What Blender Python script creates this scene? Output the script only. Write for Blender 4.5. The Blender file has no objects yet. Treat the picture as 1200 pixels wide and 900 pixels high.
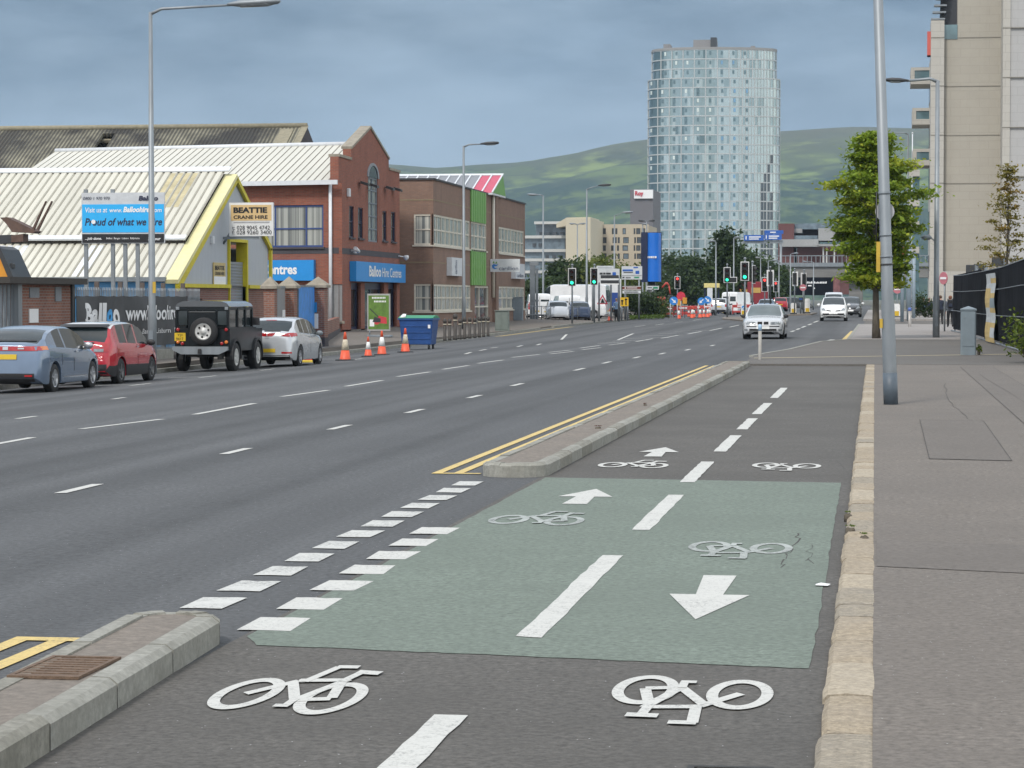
import bpy, bmesh, math, random
from mathutils import Vector, Matrix
from mathutils.bvhtree import BVHTree
R = math.radians
rnd = random.Random(7)
SC = bpy.context.scene
COL = SC.collection
CAMH = 1.65
F_PX = 2950.0
PSI = math.asin(425/2982.2); TH = math.asin((100/2982.2)/math.cos(PSI))
FW = Vector((-math.sin(PSI)*math.cos(TH), math.cos(PSI)*math.cos(TH), -math.sin(TH)))
RT = Vector((math.cos(PSI), math.sin(PSI), 0)); UP = RT.cross(FW)
# measurements: a pixel of the 1200 x 900 photograph becomes a direction from the viewpoint
def ray(px, py):
    d = RT*(px-600) + UP*(450-py) + FW*F_PX
    return d/d.y
def atY(px, py, Y):
    d = ray(px, py); return Vector((d.x*Y, Y, CAMH+d.z*Y))
def atX(px, py, X):
    d = ray(px, py); t = X/d.x; return Vector((X, t, CAMH+d.z*t))
def lin(x, pts):
    if x <= pts[0][0]: return pts[0][1]
    for (a, b), (c, d) in zip(pts, pts[1:]):
        if x <= c: return b+(d-b)*(x-a)/(c-a)
    return pts[-1][1]
AX = [(-26, -.2), (-20, -.45), (-4.6, 0)]
BY = [(100, 0), (165, .3)]
def G(x, y): return lin(x, AX)+lin(y, BY)
def atZ(px, py, z):
    d = ray(px, py); t = (z-CAMH)/d.z; return Vector((d.x*t, t, z))
def onG(px, py, dz=0):
    z = 0
    for _ in range(30):
        p = atZ(px, py, z+dz); z = .5*z+.5*G(p.x, p.y)
    return atZ(px, py, z+dz)
def scale_at(p): return F_PX/((p-Vector((0, 0, CAMH))).dot(FW))

# ---------- materials
MATS = {}
def nodes(m):
    m.use_nodes = True; nt = m.node_tree; return nt, nt.nodes, nt.links
def M(name, rgb, rough=.6, metal=0.0, var=.12, scale=4.0, bump=0.0, bscale=None, spec=.5, coat=0.0, coord='Object', stretch=None, emit=0.0, trans=0.0):
    if name in MATS: return MATS[name]
    m = bpy.data.materials.new(name); nt, N, L = nodes(m); b = N['Principled BSDF']
    tc = N.new('ShaderNodeTexCoord'); out = tc.outputs[coord]
    if stretch:
        mp = N.new('ShaderNodeMapping'); mp.inputs['Scale'].default_value = stretch; L.new(out, mp.inputs[0]); out = mp.outputs[0]
    nz = N.new('ShaderNodeTexNoise'); nz.inputs['Scale'].default_value = scale; nz.inputs['Detail'].default_value = 6; nz.inputs['Roughness'].default_value = .65
    L.new(out, nz.inputs['Vector'])
    mx = N.new('ShaderNodeMix'); mx.data_type = 'RGBA'
    c = Vector(rgb)
    mx.inputs['A'].default_value = (*(c*(1-var)), 1); mx.inputs['B'].default_value = (*[min(1, v*(1+var)) for v in c], 1)
    mr = N.new('ShaderNodeMapRange'); mr.inputs[1].default_value = .3; mr.inputs[2].default_value = .7
    L.new(nz.outputs['Fac'], mr.inputs[0]); L.new(mr.outputs[0], mx.inputs['Factor'])
    L.new(mx.outputs['Result'], b.inputs['Base Color'])
    b.inputs['Roughness'].default_value = rough; b.inputs['Metallic'].default_value = metal
    b.inputs['Specular IOR Level'].default_value = spec; b.inputs['Coat Weight'].default_value = coat
    if trans: b.inputs['Transmission Weight'].default_value = trans
    if emit:
        b.inputs['Emission Color'].default_value = (*rgb, 1); b.inputs['Emission Strength'].default_value = emit
    if bump:
        n2 = N.new('ShaderNodeTexNoise'); n2.inputs['Scale'].default_value = bscale or scale*4; n2.inputs['Detail'].default_value = 5
        L.new(out, n2.inputs['Vector'])
        bp = N.new('ShaderNodeBump'); bp.inputs['Strength'].default_value = bump; bp.inputs['Distance'].default_value = .02
        L.new(n2.outputs['Fac'], bp.inputs['Height']); L.new(bp.outputs[0], b.inputs['Normal'])
    MATS[name] = m; return m
def mix(N, L, fac, a, b, blend='MIX'):
    mx = N.new('ShaderNodeMix'); mx.data_type = 'RGBA'; mx.blend_type = blend
    for s, v in (('A', a), ('B', b)):
        if isinstance(v, (tuple, list)): mx.inputs[s].default_value = (*v, 1)
        else: L.new(v, mx.inputs[s])
    if isinstance(fac, (int, float)): mx.inputs['Factor'].default_value = fac
    else: L.new(fac, mx.inputs['Factor'])
    return mx.outputs['Result']
def noise(N, L, vec, scale, detail=5, rough=.6, stretch=None, lo=.3, hi=.7):
    if stretch:
        mp = N.new('ShaderNodeMapping'); mp.inputs['Scale'].default_value = stretch; L.new(vec, mp.inputs[0]); vec = mp.outputs[0]
    n = N.new('ShaderNodeTexNoise'); n.inputs['Scale'].default_value = scale; n.inputs['Detail'].default_value = detail; n.inputs['Roughness'].default_value = rough
    L.new(vec, n.inputs['Vector'])
    mr = N.new('ShaderNodeMapRange'); mr.inputs[1].default_value = lo; mr.inputs[2].default_value = hi; L.new(n.outputs['Fac'], mr.inputs[0])
    return mr.outputs[0], n.outputs['Fac']
def M_ground(name, rgb, speck=.5, speckscale=60, patch=.12, patchscale=.35, tint=None, streak=0, rough=.85, bump=.4, cracks=0, wear=0, lightspeck=0, spots=0):
    """worn horizontal surfaces: aggregate, patches, streaks along the road"""
    if name in MATS: return MATS[name]
    m = bpy.data.materials.new(name); nt, N, L = nodes(m); b = N['Principled BSDF']
    v = N.new('ShaderNodeTexCoord').outputs['Object']
    c = Vector(rgb)
    f1, h1 = noise(N, L, v, speckscale, 4, .75)
    col = mix(N, L, f1, tuple(c*(1-speck)), tuple(c*(1+speck)))
    f2, _ = noise(N, L, v, patchscale, 6, .6)
    t = Vector(tint) if tint else c*(1-patch*2)
    col = mix(N, L, f2, col, mix(N, L, .55, col, tuple(t)))
    if streak:
        f3, _ = noise(N, L, v, .9, 3, .5, stretch=(1, .012, 1), lo=.35, hi=.65)
        dk = N.new('ShaderNodeMix'); dk.data_type = 'RGBA'; dk.blend_type = 'MULTIPLY'; L.new(f3, dk.inputs['Factor']); L.new(col, dk.inputs['A'])
        k = 1-streak; dk.inputs['B'].default_value = (k, k, k, 1); col = dk.outputs['Result']
    if lightspeck:
        vo = N.new('ShaderNodeTexVoronoi'); vo.inputs['Scale'].default_value = 22; vo.inputs['Randomness'].default_value = 1; L.new(v, vo.inputs['Vector'])
        lt = N.new('ShaderNodeMath'); lt.operation = 'LESS_THAN'; L.new(vo.outputs['Distance'], lt.inputs[0]); lt.inputs[1].default_value = .085
        sp = N.new('ShaderNodeSeparateColor'); L.new(vo.outputs['Color'], sp.inputs[0])
        gt = N.new('ShaderNodeMath'); gt.operation = 'GREATER_THAN'; L.new(sp.outputs[0], gt.inputs[0]); gt.inputs[1].default_value = 1-lightspeck
        mu = N.new('ShaderNodeMath'); mu.operation = 'MULTIPLY'; L.new(lt.outputs[0], mu.inputs[0]); L.new(gt.outputs[0], mu.inputs[1])
        col = mix(N, L, mu.outputs[0], col, (.5, .5, .5))
    f9, _ = noise(N, L, v, patchscale*6, 5, .65, lo=.35, hi=.75)
    col = mix(N, L, f9, col, mix(N, L, .5, col, tuple(c*(1-patch*1.6))))
    if spots:
        vo = N.new('ShaderNodeTexVoronoi'); vo.inputs['Scale'].default_value = 3.2; L.new(v, vo.inputs['Vector'])
        sp = N.new('ShaderNodeSeparateColor'); L.new(vo.outputs['Color'], sp.inputs[0])
        r9 = N.new('ShaderNodeMath'); r9.operation = 'MULTIPLY'; L.new(sp.outputs[1], r9.inputs[0]); r9.inputs[1].default_value = .11
        lt = N.new('ShaderNodeMath'); lt.operation = 'LESS_THAN'; L.new(vo.outputs['Distance'], lt.inputs[0]); L.new(r9.outputs[0], lt.inputs[1])
        gt = N.new('ShaderNodeMath'); gt.operation = 'GREATER_THAN'; L.new(sp.outputs[0], gt.inputs[0]); gt.inputs[1].default_value = 1-spots
        mu = N.new('ShaderNodeMath'); mu.operation = 'MULTIPLY'; L.new(lt.outputs[0], mu.inputs[0]); L.new(gt.outputs[0], mu.inputs[1])
        mu2 = N.new('ShaderNodeMath'); mu2.operation = 'MULTIPLY'; L.new(mu.outputs[0], mu2.inputs[0]); mu2.inputs[1].default_value = .55
        col = mix(N, L, mu2.outputs[0], col, tuple(c*.4))
    if cracks:
        nv = N.new('ShaderNodeTexNoise'); nv.inputs['Scale'].default_value = 1.2; nv.inputs['Detail'].default_value = 6; L.new(v, nv.inputs['Vector'])
        ad = mix(N, L, .25, v, nv.outputs['Color'])
        vo = N.new('ShaderNodeTexVoronoi'); vo.feature = 'DISTANCE_TO_EDGE'; vo.inputs['Scale'].default_value = .55; L.new(ad, vo.inputs['Vector'])
        mr = N.new('ShaderNodeMapRange'); mr.inputs[1].default_value = 0; mr.inputs[2].default_value = .006; mr.inputs[3].default_value = cracks; mr.inputs[4].default_value = 0
        L.new(vo.outputs['Distance'], mr.inputs[0])
        fm, _ = noise(N, L, v, .25, 3, .5, lo=.52, hi=.6)
        mu = N.new('ShaderNodeMath'); mu.operation = 'MULTIPLY'; L.new(mr.outputs[0], mu.inputs[0]); L.new(fm, mu.inputs[1])
        col = mix(N, L, mu.outputs[0], col, tuple(c*.3))
    if wear:     # worn paint: the asphalt shows through
        fw, _ = noise(N, L, v, 45, 6, .8, lo=.62-wear*.4, hi=.74-wear*.4)
        fb, _ = noise(N, L, v, 3, 3, .6, lo=.3, hi=.7)
        mu = N.new('ShaderNodeMath'); mu.operation = 'MULTIPLY'; L.new(fw, mu.inputs[0]); L.new(fb, mu.inputs[1])
        col = mix(N, L, mu.outputs[0], col, (.12, .12, .12))
    L.new(col, b.inputs['Base Color']); b.inputs['Roughness'].default_value = rough; b.inputs['Specular IOR Level'].default_value = .3
    bp = N.new('ShaderNodeBump'); bp.inputs['Strength'].default_value = bump; bp.inputs['Distance'].default_value = .006
    L.new(h1, bp.inputs['Height']); L.new(bp.outputs[0], b.inputs['Normal'])
    MATS[name] = m; return m
def M_brick(name, c1, c2, mortar, bw=.225, rh=.075, ms=.01, var=.25, rough=.85, bump=.3, stain=0):
    if name in MATS: return MATS[name]
    m = bpy.data.materials.new(name); nt, N, L = nodes(m); b = N['Principled BSDF']
    v = N.new('ShaderNodeTexCoord').outputs['Object']
    s = N.new('ShaderNodeSeparateXYZ'); L.new(v, s.inputs[0])
    a = N.new('ShaderNodeMath'); a.operation = 'ADD'; L.new(s.outputs[0], a.inputs[0]); L.new(s.outputs[1], a.inputs[1])
    cb = N.new('ShaderNodeCombineXYZ'); L.new(a.outputs[0], cb.inputs[0]); L.new(s.outputs[2], cb.inputs[1])
    br = N.new('ShaderNodeTexBrick'); L.new(cb.outputs[0], br.inputs['Vector'])
    br.inputs['Color1'].default_value = (*c1, 1); br.inputs['Color2'].default_value = (*c2, 1); br.inputs['Mortar'].default_value = (*mortar, 1)
    br.inputs['Scale'].default_value = 1; br.inputs['Brick Width'].default_value = bw; br.inputs['Row Height'].default_value = rh; br.inputs['Mortar Size'].default_value = ms
    f, _ = noise(N, L, v, .7, 6, .65)
    k = 1-var
    col = mix(N, L, f, br.outputs['Color'], mix(N, L, 1.0, br.outputs['Color'], (k, k, k), 'MULTIPLY'))
    if stain:
        f2, _ = noise(N, L, v, 1.6, 4, .6, stretch=(1, 1, .12), lo=.55, hi=.75)
        q = N.new('ShaderNodeMath'); q.operation = 'MULTIPLY'; L.new(f2, q.inputs[0]); q.inputs[1].default_value = stain
        col = mix(N, L, q.outputs[0], col, mix(N, L, 1.0, col, (.45, .43, .4), 'MULTIPLY'))
    L.new(col, b.inputs['Base Color']); b.inputs['Roughness'].default_value = rough
    bp = N.new('ShaderNodeBump'); bp.inputs['Strength'].default_value = bump; bp.inputs['Distance'].default_value = .01
    L.new(br.outputs['Fac'], bp.inputs['Height']); bp.invert = True; L.new(bp.outputs[0], b.inputs['Normal'])
    MATS[name] = m; return m
def M_glass(name, rgb, rough=.04, spec=.9, metal=.0, blinds=None, per_pane=0):
    """window glass seen from outside: a dark or blind-filled room behind a glossy sheet"""
    if name in MATS: return MATS[name]
    m = bpy.data.materials.new(name); nt, N, L = nodes(m); b = N['Principled BSDF']
    v = N.new('ShaderNodeTexCoord').outputs['Object']
    if blinds:
        s = N.new('ShaderNodeSeparateXYZ'); L.new(v, s.inputs[0])
        a = N.new('ShaderNodeMath'); a.operation = 'ADD'; L.new(s.outputs[0], a.inputs[0]); L.new(s.outputs[1], a.inputs[1])
        cb = N.new('ShaderNodeCombineXYZ'); L.new(a.outputs[0], cb.inputs[0])
        br = N.new('ShaderNodeTexNoise'); br.noise_dimensions = '1D'; br.inputs['Scale'].default_value = 5.0; br.inputs['Detail'].default_value = 3
        L.new(a.outputs[0], br.inputs['W'])
        mr = N.new('ShaderNodeMapRange'); mr.inputs[1].default_value = .42; mr.inputs[2].default_value = .56; L.new(br.outputs['Fac'], mr.inputs[0])
        col = mix(N, L, mr.outputs[0], rgb, blinds)
    else:
        f, _ = noise(N, L, v, .8, 3, .5)
        c = Vector(rgb); col = mix(N, L, f, tuple(c*.7), tuple(c*1.3))
    L.new(col, b.inputs['Base Color']); b.inputs['Roughness'].default_value = rough; b.inputs['Specular IOR Level'].default_value = spec
    b.inputs['Metallic'].default_value = metal
    MATS[name] = m; return m
def M_paint(name, rgb, rough=.24, metal=.0, coat=1.0, dirt=.08):
    return M(name, rgb, rough=rough, metal=metal, coat=coat, var=dirt, scale=2.2)

# ---------- mesh builder
class MB:
    def __init__(s): s.v = []; s.f = []; s.m = []; s.sm = []
    def add(s, vs, fs, mi=0, smooth=False):
        o = len(s.v); s.v += [Vector(p) for p in vs]
        for f in fs: s.f.append([i+o for i in f]); s.m.append(mi); s.sm.append(smooth)
        return s
    def quad(s, a, b, c, d, mi=0): return s.add([a, b, c, d], [[0, 1, 2, 3]], mi)
    def poly(s, pts, mi=0): return s.add(pts, [list(range(len(pts)))], mi)
    def box(s, x0, x1, y0, y1, z0, z1, mi=0):
        if x0 > x1: x0, x1 = x1, x0
        if y0 > y1: y0, y1 = y1, y0
        if z0 > z1: z0, z1 = z1, z0
        vs = [(x0,y0,z0),(x1,y0,z0),(x1,y1,z0),(x0,y1,z0),(x0,y0,z1),(x1,y0,z1),(x1,y1,z1),(x0,y1,z1)]
        return s.add(vs, [[0,3,2,1],[4,5,6,7],[0,1,5,4],[1,2,6,5],[2,3,7,6],[3,0,4,7]], mi)
    def cbox(s, x0, x1, y0, y1, z0, z1, c=.01, mi=0):
        """box with chamfered vertical and top edges"""
        s.prism([(x0+c,y0),(x1-c,y0),(x1,y0+c),(x1,y1-c),(x1-c,y1),(x0+c,y1),(x0,y1-c),(x0,y0+c)], z0, z1-c, mi, cap=False)
        lo = [(x0+c,y0),(x1-c,y0),(x1,y0+c),(x1,y1-c),(x1-c,y1),(x0+c,y1),(x0,y1-c),(x0,y0+c)]
        k = c
        hi = [(min(max(x,x0+k),x1-k), min(max(y,y0+k),y1-k)) for x, y in lo]
        n = len(lo); vs = [(x,y,z1-c) for x,y in lo]+[(x,y,z1) for x,y in hi]
        s.add(vs, [[i,(i+1)%n,n+(i+1)%n,n+i] for i in range(n)]+[list(range(n,2*n))], mi)
        s.poly([(x,y,z0) for x,y in reversed(lo)], mi)
        return s
    def prism(s, pts, z0, z1, mi=0, cap=True):
        n = len(pts); vs = [(x,y,z0) for x,y in pts]+[(x,y,z1) for x,y in pts]
        fs = [[i,(i+1)%n,n+(i+1)%n,n+i] for i in range(n)]
        if cap: fs += [list(range(n-1,-1,-1)), list(range(n,2*n))]
        return s.add(vs, fs, mi)
    def slab(s, pts3, d, mi=0):
        """planar outline given thickness along vector d"""
        n = len(pts3); d = Vector(d); vs = [Vector(p) for p in pts3]+[Vector(p)+d for p in pts3]
        fs = [[i,(i+1)%n,n+(i+1)%n,n+i] for i in range(n)]+[list(range(n-1,-1,-1)), list(range(n,2*n))]
        return s.add(vs, fs, mi)
    def tube(s, pts, rs, n=10, mi=0, cap=True, smooth=True):
        pts = [Vector(p) for p in pts]
        if isinstance(rs, (int, float)): rs = [rs]*len(pts)
        o = len(s.v); prev = None
        for i, p in enumerate(pts):
            t = (pts[min(i+1, len(pts)-1)]-pts[max(i-1, 0)]).normalized()
            if prev is None:
                a = Vector((0,0,1)) if abs(t.z) < .9 else Vector((1,0,0))
                u = t.cross(a).normalized()
            else:
                u = (prev-t*prev.dot(t)).normalized()
            prev = u; w = t.cross(u)
            for k in range(n):
                an = 2*math.pi*k/n; s.v.append(p+(u*math.cos(an)+w*math.sin(an))*rs[i])
        for i in range(len(pts)-1):
            for k in range(n):
                a = o+i*n+k; b = o+i*n+(k+1)%n
                s.f.append([a, b, b+n, a+n]); s.m.append(mi); s.sm.append(smooth)
        if cap:
            s.f.append([o+k for k in range(n)][::-1]); s.m.append(mi); s.sm.append(False)
            e = o+(len(pts)-1)*n; s.f.append([e+k for k in range(n)]); s.m.append(mi); s.sm.append(False)
        return s
    def lathe(s, prof, c=(0,0,0), axis='Z', n=24, mi=0, smooth=True, cap=True):
        """prof: (radius, along-axis)"""
        o = len(s.v); c = Vector(c)
        for r, h in prof:
            for k in range(n):
                a = 2*math.pi*k/n; x, y = r*math.cos(a), r*math.sin(a)
                p = {'Z': (x,y,h), 'Y': (x,h,y), 'X': (h,x,y)}[axis]
                s.v.append(c+Vector(p))
        for i in range(len(prof)-1):
            for k in range(n):
                a = o+i*n+k; b = o+i*n+(k+1)%n
                s.f.append([a,b,b+n,a+n]); s.m.append(mi); s.sm.append(smooth)
        if not cap: return s
        s.f.append([o+k for k in range(n)][::-1]); s.m.append(mi); s.sm.append(False)
        e = o+(len(prof)-1)*n; s.f.append([e+k for k in range(n)]); s.m.append(mi); s.sm.append(False)
        return s
    def merge(s, o, mi=None):
        k = len(s.v); s.v += o.v
        for f, m, sm in zip(o.f, o.m, o.sm): s.f.append([i+k for i in f]); s.m.append(m if mi is None else mi); s.sm.append(sm)
        return s
    def xform(s, mat):
        s.v = [mat @ v for v in s.v]; return s
    def build(s, name, mats, parent=None, local=True, fix=True, bevel=0):
        me = bpy.data.meshes.new(name)
        off = Vector((0,0,0))
        if parent is not None and not local:
            p = parent
            while p: off = off+Vector(p.location); p = p.parent
        me.from_pydata([tuple(v-off) for v in s.v], [], s.f)
        if not isinstance(mats, (list, tuple)): mats = [mats]
        for m in mats: me.materials.append(m)
        me.polygons.foreach_set('material_index', s.m)
        me.polygons.foreach_set('use_smooth', s.sm)
        if fix:
            bm = bmesh.new(); bm.from_mesh(me)
            bmesh.ops.remove_doubles(bm, verts=bm.verts, dist=1e-5)
            bmesh.ops.recalc_face_normals(bm, faces=bm.faces); bm.to_mesh(me); bm.free()
        me.update()
        o = bpy.data.objects.new(name, me); COL.objects.link(o)
        if parent is not None: o.parent = parent
        if bevel:
            md = o.modifiers.new('edge', 'BEVEL'); md.width = bevel; md.segments = 2; md.limit_method = 'ANGLE'
        return o
def tag(o, label=None, cat=None, group=None, kind=None):
    if label: o['label'] = label
    if cat: o['category'] = cat
    if group: o['group'] = group
    if kind: o['kind'] = kind
    return o
def thing(name, label, cat, loc=(0,0,0), rz=0, group=None):
    o = bpy.data.objects.new(name, None); COL.objects.link(o); o.empty_display_size = .2
    o.location = loc; o.rotation_euler = (0,0,rz); tag(o, label, cat, group); return o
def struct(name, mb, mat, **k):
    return tag(mb.build(name, mat, **k), kind='structure')
KIDS = {}
def dup(root, loc, rz=None, label=None, group=None, scale=None):
    r = root.copy(); COL.objects.link(r); r.location = loc
    if rz is not None: r.rotation_euler = (0,0,rz)
    if scale: r.scale = (scale,)*3
    if label: r['label'] = label
    if group: r['group'] = group
    for ch in list(root.children):
        c = ch.copy(); COL.objects.link(c); c.parent = r
        for g in list(ch.children):
            d = g.copy(); COL.objects.link(d); d.parent = c
    return r
_tcache = {}
def text_mesh(body, bold=0.0):
    k = (body, bold)
    if k in _tcache: return _tcache[k]
    cu = bpy.data.curves.new('lettering', 'FONT'); cu.body = body; cu.size = 1; cu.offset = bold; cu.resolution_u = 3
    ob = bpy.data.objects.new('lettering', cu); COL.objects.link(ob)
    dg = bpy.context.evaluated_depsgraph_get(); dg.update()
    me = bpy.data.meshes.new_from_object(ob.evaluated_get(dg))
    vs = [Vector(v.co) for v in me.vertices]; fs = [list(p.vertices) for p in me.polygons]
    bpy.data.objects.remove(ob); bpy.data.curves.remove(cu); bpy.data.meshes.remove(me)
    _tcache[k] = (vs, fs); return vs, fs
def text(mb, body, o, u, v, w, h=None, bold=0.0, shear=0.0, mi=0, lift=.012):
    """lettering fitted into a w x h box with its lower left corner at o"""
    vs, fs = text_mesh(body, bold)
    x0 = min(p.x for p in vs); x1 = max(p.x for p in vs); y0 = min(p.y for p in vs); y1 = max(p.y for p in vs)
    u = Vector(u).normalized(); v = Vector(v).normalized(); n = u.cross(v)
    sx = w/(x1-x0); sy = (h/(y1-y0)) if h else sx
    o = Vector(o)+n*lift
    mb.add([o+u*((p.x-x0)*sx+shear*(p.y-y0)*sy)+v*((p.y-y0)*sy) for p in vs], fs, mi)
    return mb
def grid_pts(a, b, n): return [a+(b-a)*i/n for i in range(n+1)]
def wall(mb, O, U, V, w, h, holes=(), depth=.12, mi=0, mr=None):
    """a wall sheet with real window and door openings; (U x V) points outwards"""
    O = Vector(O); U = Vector(U).normalized(); V = Vector(V).normalized(); N = U.cross(V)
    us = sorted(set([0, w]+[x for r in holes for x in (r[0], r[2])])); vs = sorted(set([0, h]+[x for r in holes for x in (r[1], r[3])]))
    P = lambda a, b, d=0: O+U*a+V*b-N*d
    for i in range(len(us)-1):
        for j in range(len(vs)-1):
            cu, cv = (us[i]+us[i+1])/2, (vs[j]+vs[j+1])/2
            if any(r[0] < cu < r[2] and r[1] < cv < r[3] for r in holes): continue
            mb.quad(P(us[i], vs[j]), P(us[i+1], vs[j]), P(us[i+1], vs[j+1]), P(us[i], vs[j+1]), mi)
    k = mi if mr is None else mr
    for a, b, c, d in holes:
        mb.quad(P(a,b), P(a,b,depth), P(c,b,depth), P(c,b), k); mb.quad(P(a,d), P(c,d), P(c,d,depth), P(a,d,depth), k)
        mb.quad(P(a,b), P(a,d), P(a,d,depth), P(a,b,depth), k); mb.quad(P(c,b), P(c,b,depth), P(c,d,depth), P(c,d), k)
    return mb
def obar(mb, O, U, V, a0, b0, a1, b1, d0, d1, mi=0):
    """a bar on a wall plane from (a0,b0) to (a1,b1), between offsets d0 and d1 along the outward normal"""
    O = Vector(O); U = Vector(U).normalized(); V = Vector(V).normalized(); N = U.cross(V)
    q = [O+U*a+V*b+N*d0 for a, b in ((a0,b0),(a1,b0),(a1,b1),(a0,b1))]
    return mb.slab(q, N*(d1-d0), mi)
def window(parent, O, U, V, r, cols=1, rows=1, fw=.06, depth=.1, fm=None, gm=None, local=False, sill=None, name='window', us=None, vs=None):
    """frame with glazing bars set back in an opening; the pane is its sub-part"""
    a, b, c, d = r; mb = MB(); d0, d1 = -depth-.03, -depth+.04
    obar(mb, O, U, V, a, b, a+fw, d, d0, d1); obar(mb, O, U, V, c-fw, b, c, d, d0, d1)
    obar(mb, O, U, V, a+fw, b, c-fw, b+fw, d0, d1); obar(mb, O, U, V, a+fw, d-fw, c-fw, d, d0, d1)
    us = us if us is not None else [i/cols for i in range(1, cols)]; vs = vs if vs is not None else [i/rows for i in range(1, rows)]
    for q in us:
        x = a+(c-a)*q; obar(mb, O, U, V, x-fw*.4, b+fw, x+fw*.4, d-fw, d0+.002, d1-.004)
    for q in vs:
        y = b+(d-b)*q; obar(mb, O, U, V, a+fw, y-fw*.4, c-fw, y+fw*.4, d0+.004, d1-.008)
    f = mb.build(name, fm, parent, local)
    g = MB(); O2 = Vector(O); U2 = Vector(U).normalized(); V2 = Vector(V).normalized(); N2 = U2.cross(V2)
    P = lambda p, q: O2+U2*p+V2*q-N2*(depth+.01)
    g.quad(P(a+.01,b+.01), P(c-.01,b+.01), P(c-.01,d-.01), P(a+.01,d-.01))
    g.build('pane', gm, f, local, fix=False)
    if sill:
        s = MB(); obar(s, O, U, V, a-.08, b-.09, c+.08, b-.003, -.02, .09); s.build('sill', sill, f, local)
    return f
# flat sheets that follow the road's crossfall
def clip(poly, axis, val, keep_less):
    out = []
    for i in range(len(poly)):
        a, b = poly[i], poly[(i+1) % len(poly)]
        ia = (a[axis] <= val) if keep_less else (a[axis] >= val); ib = (b[axis] <= val) if keep_less else (b[axis] >= val)
        if ia: out.append(a)
        if ia != ib:
            t = (val-a[axis])/(b[axis]-a[axis]); out.append(tuple(a[k]+(b[k]-a[k])*t for k in (0, 1)))
    return out
def drape(mb, poly, dz, mi=0):
    for x0, x1 in ((-1e5,-26),(-26,-20),(-20,-4.6),(-4.6,1e5)):
        for y0, y1 in ((-1e5,100),(100,165),(165,1e5)):
            p = [tuple(q[:2]) for q in poly]
            for ax, val, kl in ((0,x0,False),(0,x1,True),(1,y0,False),(1,y1,True)):
                if len(p) >= 3: p = clip(p, ax, val, kl)
            if len(p) >= 3:
                A = sum(p[i][0]*p[(i+1) % len(p)][1]-p[(i+1) % len(p)][0]*p[i][1] for i in range(len(p)))
                if A < 0: p = p[::-1]
                if abs(A) > 1e-7: mb.poly([(x, y, G(x, y)+dz) for x, y in p], mi)
    return mb
def rect(x0, x1, y0, y1): return [(x0,y0),(x1,y0),(x1,y1),(x0,y1)]
EXPOSURE = 0.58
SUN_E = 1.5
SKY_DARK = (.62,1.05,1.6); SKY_LIGHT = (1.8,2.5,3.3); SKY_PALE = (3.0,3.7,4.4); SKY_HIGH = (8.5,9.0,9.6)
HILL_FIELD = (.20,.25,.07); HILL_FIELD2 = (.06,.092,.038); HILL_WOOD = (.014,.034,.026); HILL_WOOD2 = (.035,.06,.036); HILL_HEATH = (.09,.085,.05)
HAZE = 8e-5; HAZE_COL = (.6,.8,1.0,1)
# ---------- camera, sky, sun
cam = bpy.data.cameras.new('camera'); camo = bpy.data.objects.new('camera', cam); COL.objects.link(camo)
camo.location = (0, 0, CAMH); camo.rotation_euler = (math.pi/2-TH, 0, PSI)
cam.lens = F_PX/1200*36; cam.sensor_width = 36; cam.clip_start = .5; cam.clip_end = 30000
SC.camera = camo
SC.view_settings.view_transform = 'Standard'; SC.view_settings.look = 'None'; SC.view_settings.gamma = 1; SC.view_settings.exposure = EXPOSURE
SC.view_settings.use_curve_mapping = False
SUN_EL, SUN_AZ = R(48), R(200)      # azimuth clockwise from +Y: behind the viewpoint, a little to the left
w = bpy.data.worlds.new('World'); SC.world = w; w.use_nodes = True
N, L = w.node_tree.nodes, w.node_tree.links
bg = N['Background']; sky = N.new('ShaderNodeTexSky'); sky.sky_type = 'NISHITA'; sky.sun_disc = False
sky.sun_elevation = SUN_EL; sky.sun_rotation = SUN_AZ; sky.air_density = 1.2; sky.dust_density = 2
tc = N.new('ShaderNodeTexCoord').outputs['Generated']
sp = N.new('ShaderNodeSeparateXYZ'); L.new(tc, sp.inputs[0])
fa, _ = noise(N, L, tc, 1.0, 9, .58, stretch=(5, 5, 19), lo=.42, hi=.6)
fb, _ = noise(N, L, tc, 1.0, 7, .6, stretch=(13, 13, 40), lo=.32, hi=.72)
low = mix(N, L, fa, SKY_DARK, SKY_LIGHT)
low = mix(N, L, fb, low, mix(N, L, .4, low, SKY_PALE))
hor = N.new('ShaderNodeMapRange'); hor.interpolation_type = 'SMOOTHSTEP'; hor.inputs[1].default_value = .1; hor.inputs[2].default_value = .05; hor.inputs[3].default_value = 0; hor.inputs[4].default_value = .4; L.new(sp.outputs[2], hor.inputs[0])
low = mix(N, L, hor.outputs[0], low, SKY_PALE)
east = N.new('ShaderNodeMapRange'); east.interpolation_type = 'SMOOTHSTEP'; east.inputs[1].default_value = .3; east.inputs[2].default_value = .95; L.new(sp.outputs[0], east.inputs[0])
low = mix(N, L, east.outputs[0], low, (13.0,12.8,11.6))     # unseen eastern sky, brightness added for the tower glass to reflect
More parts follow.
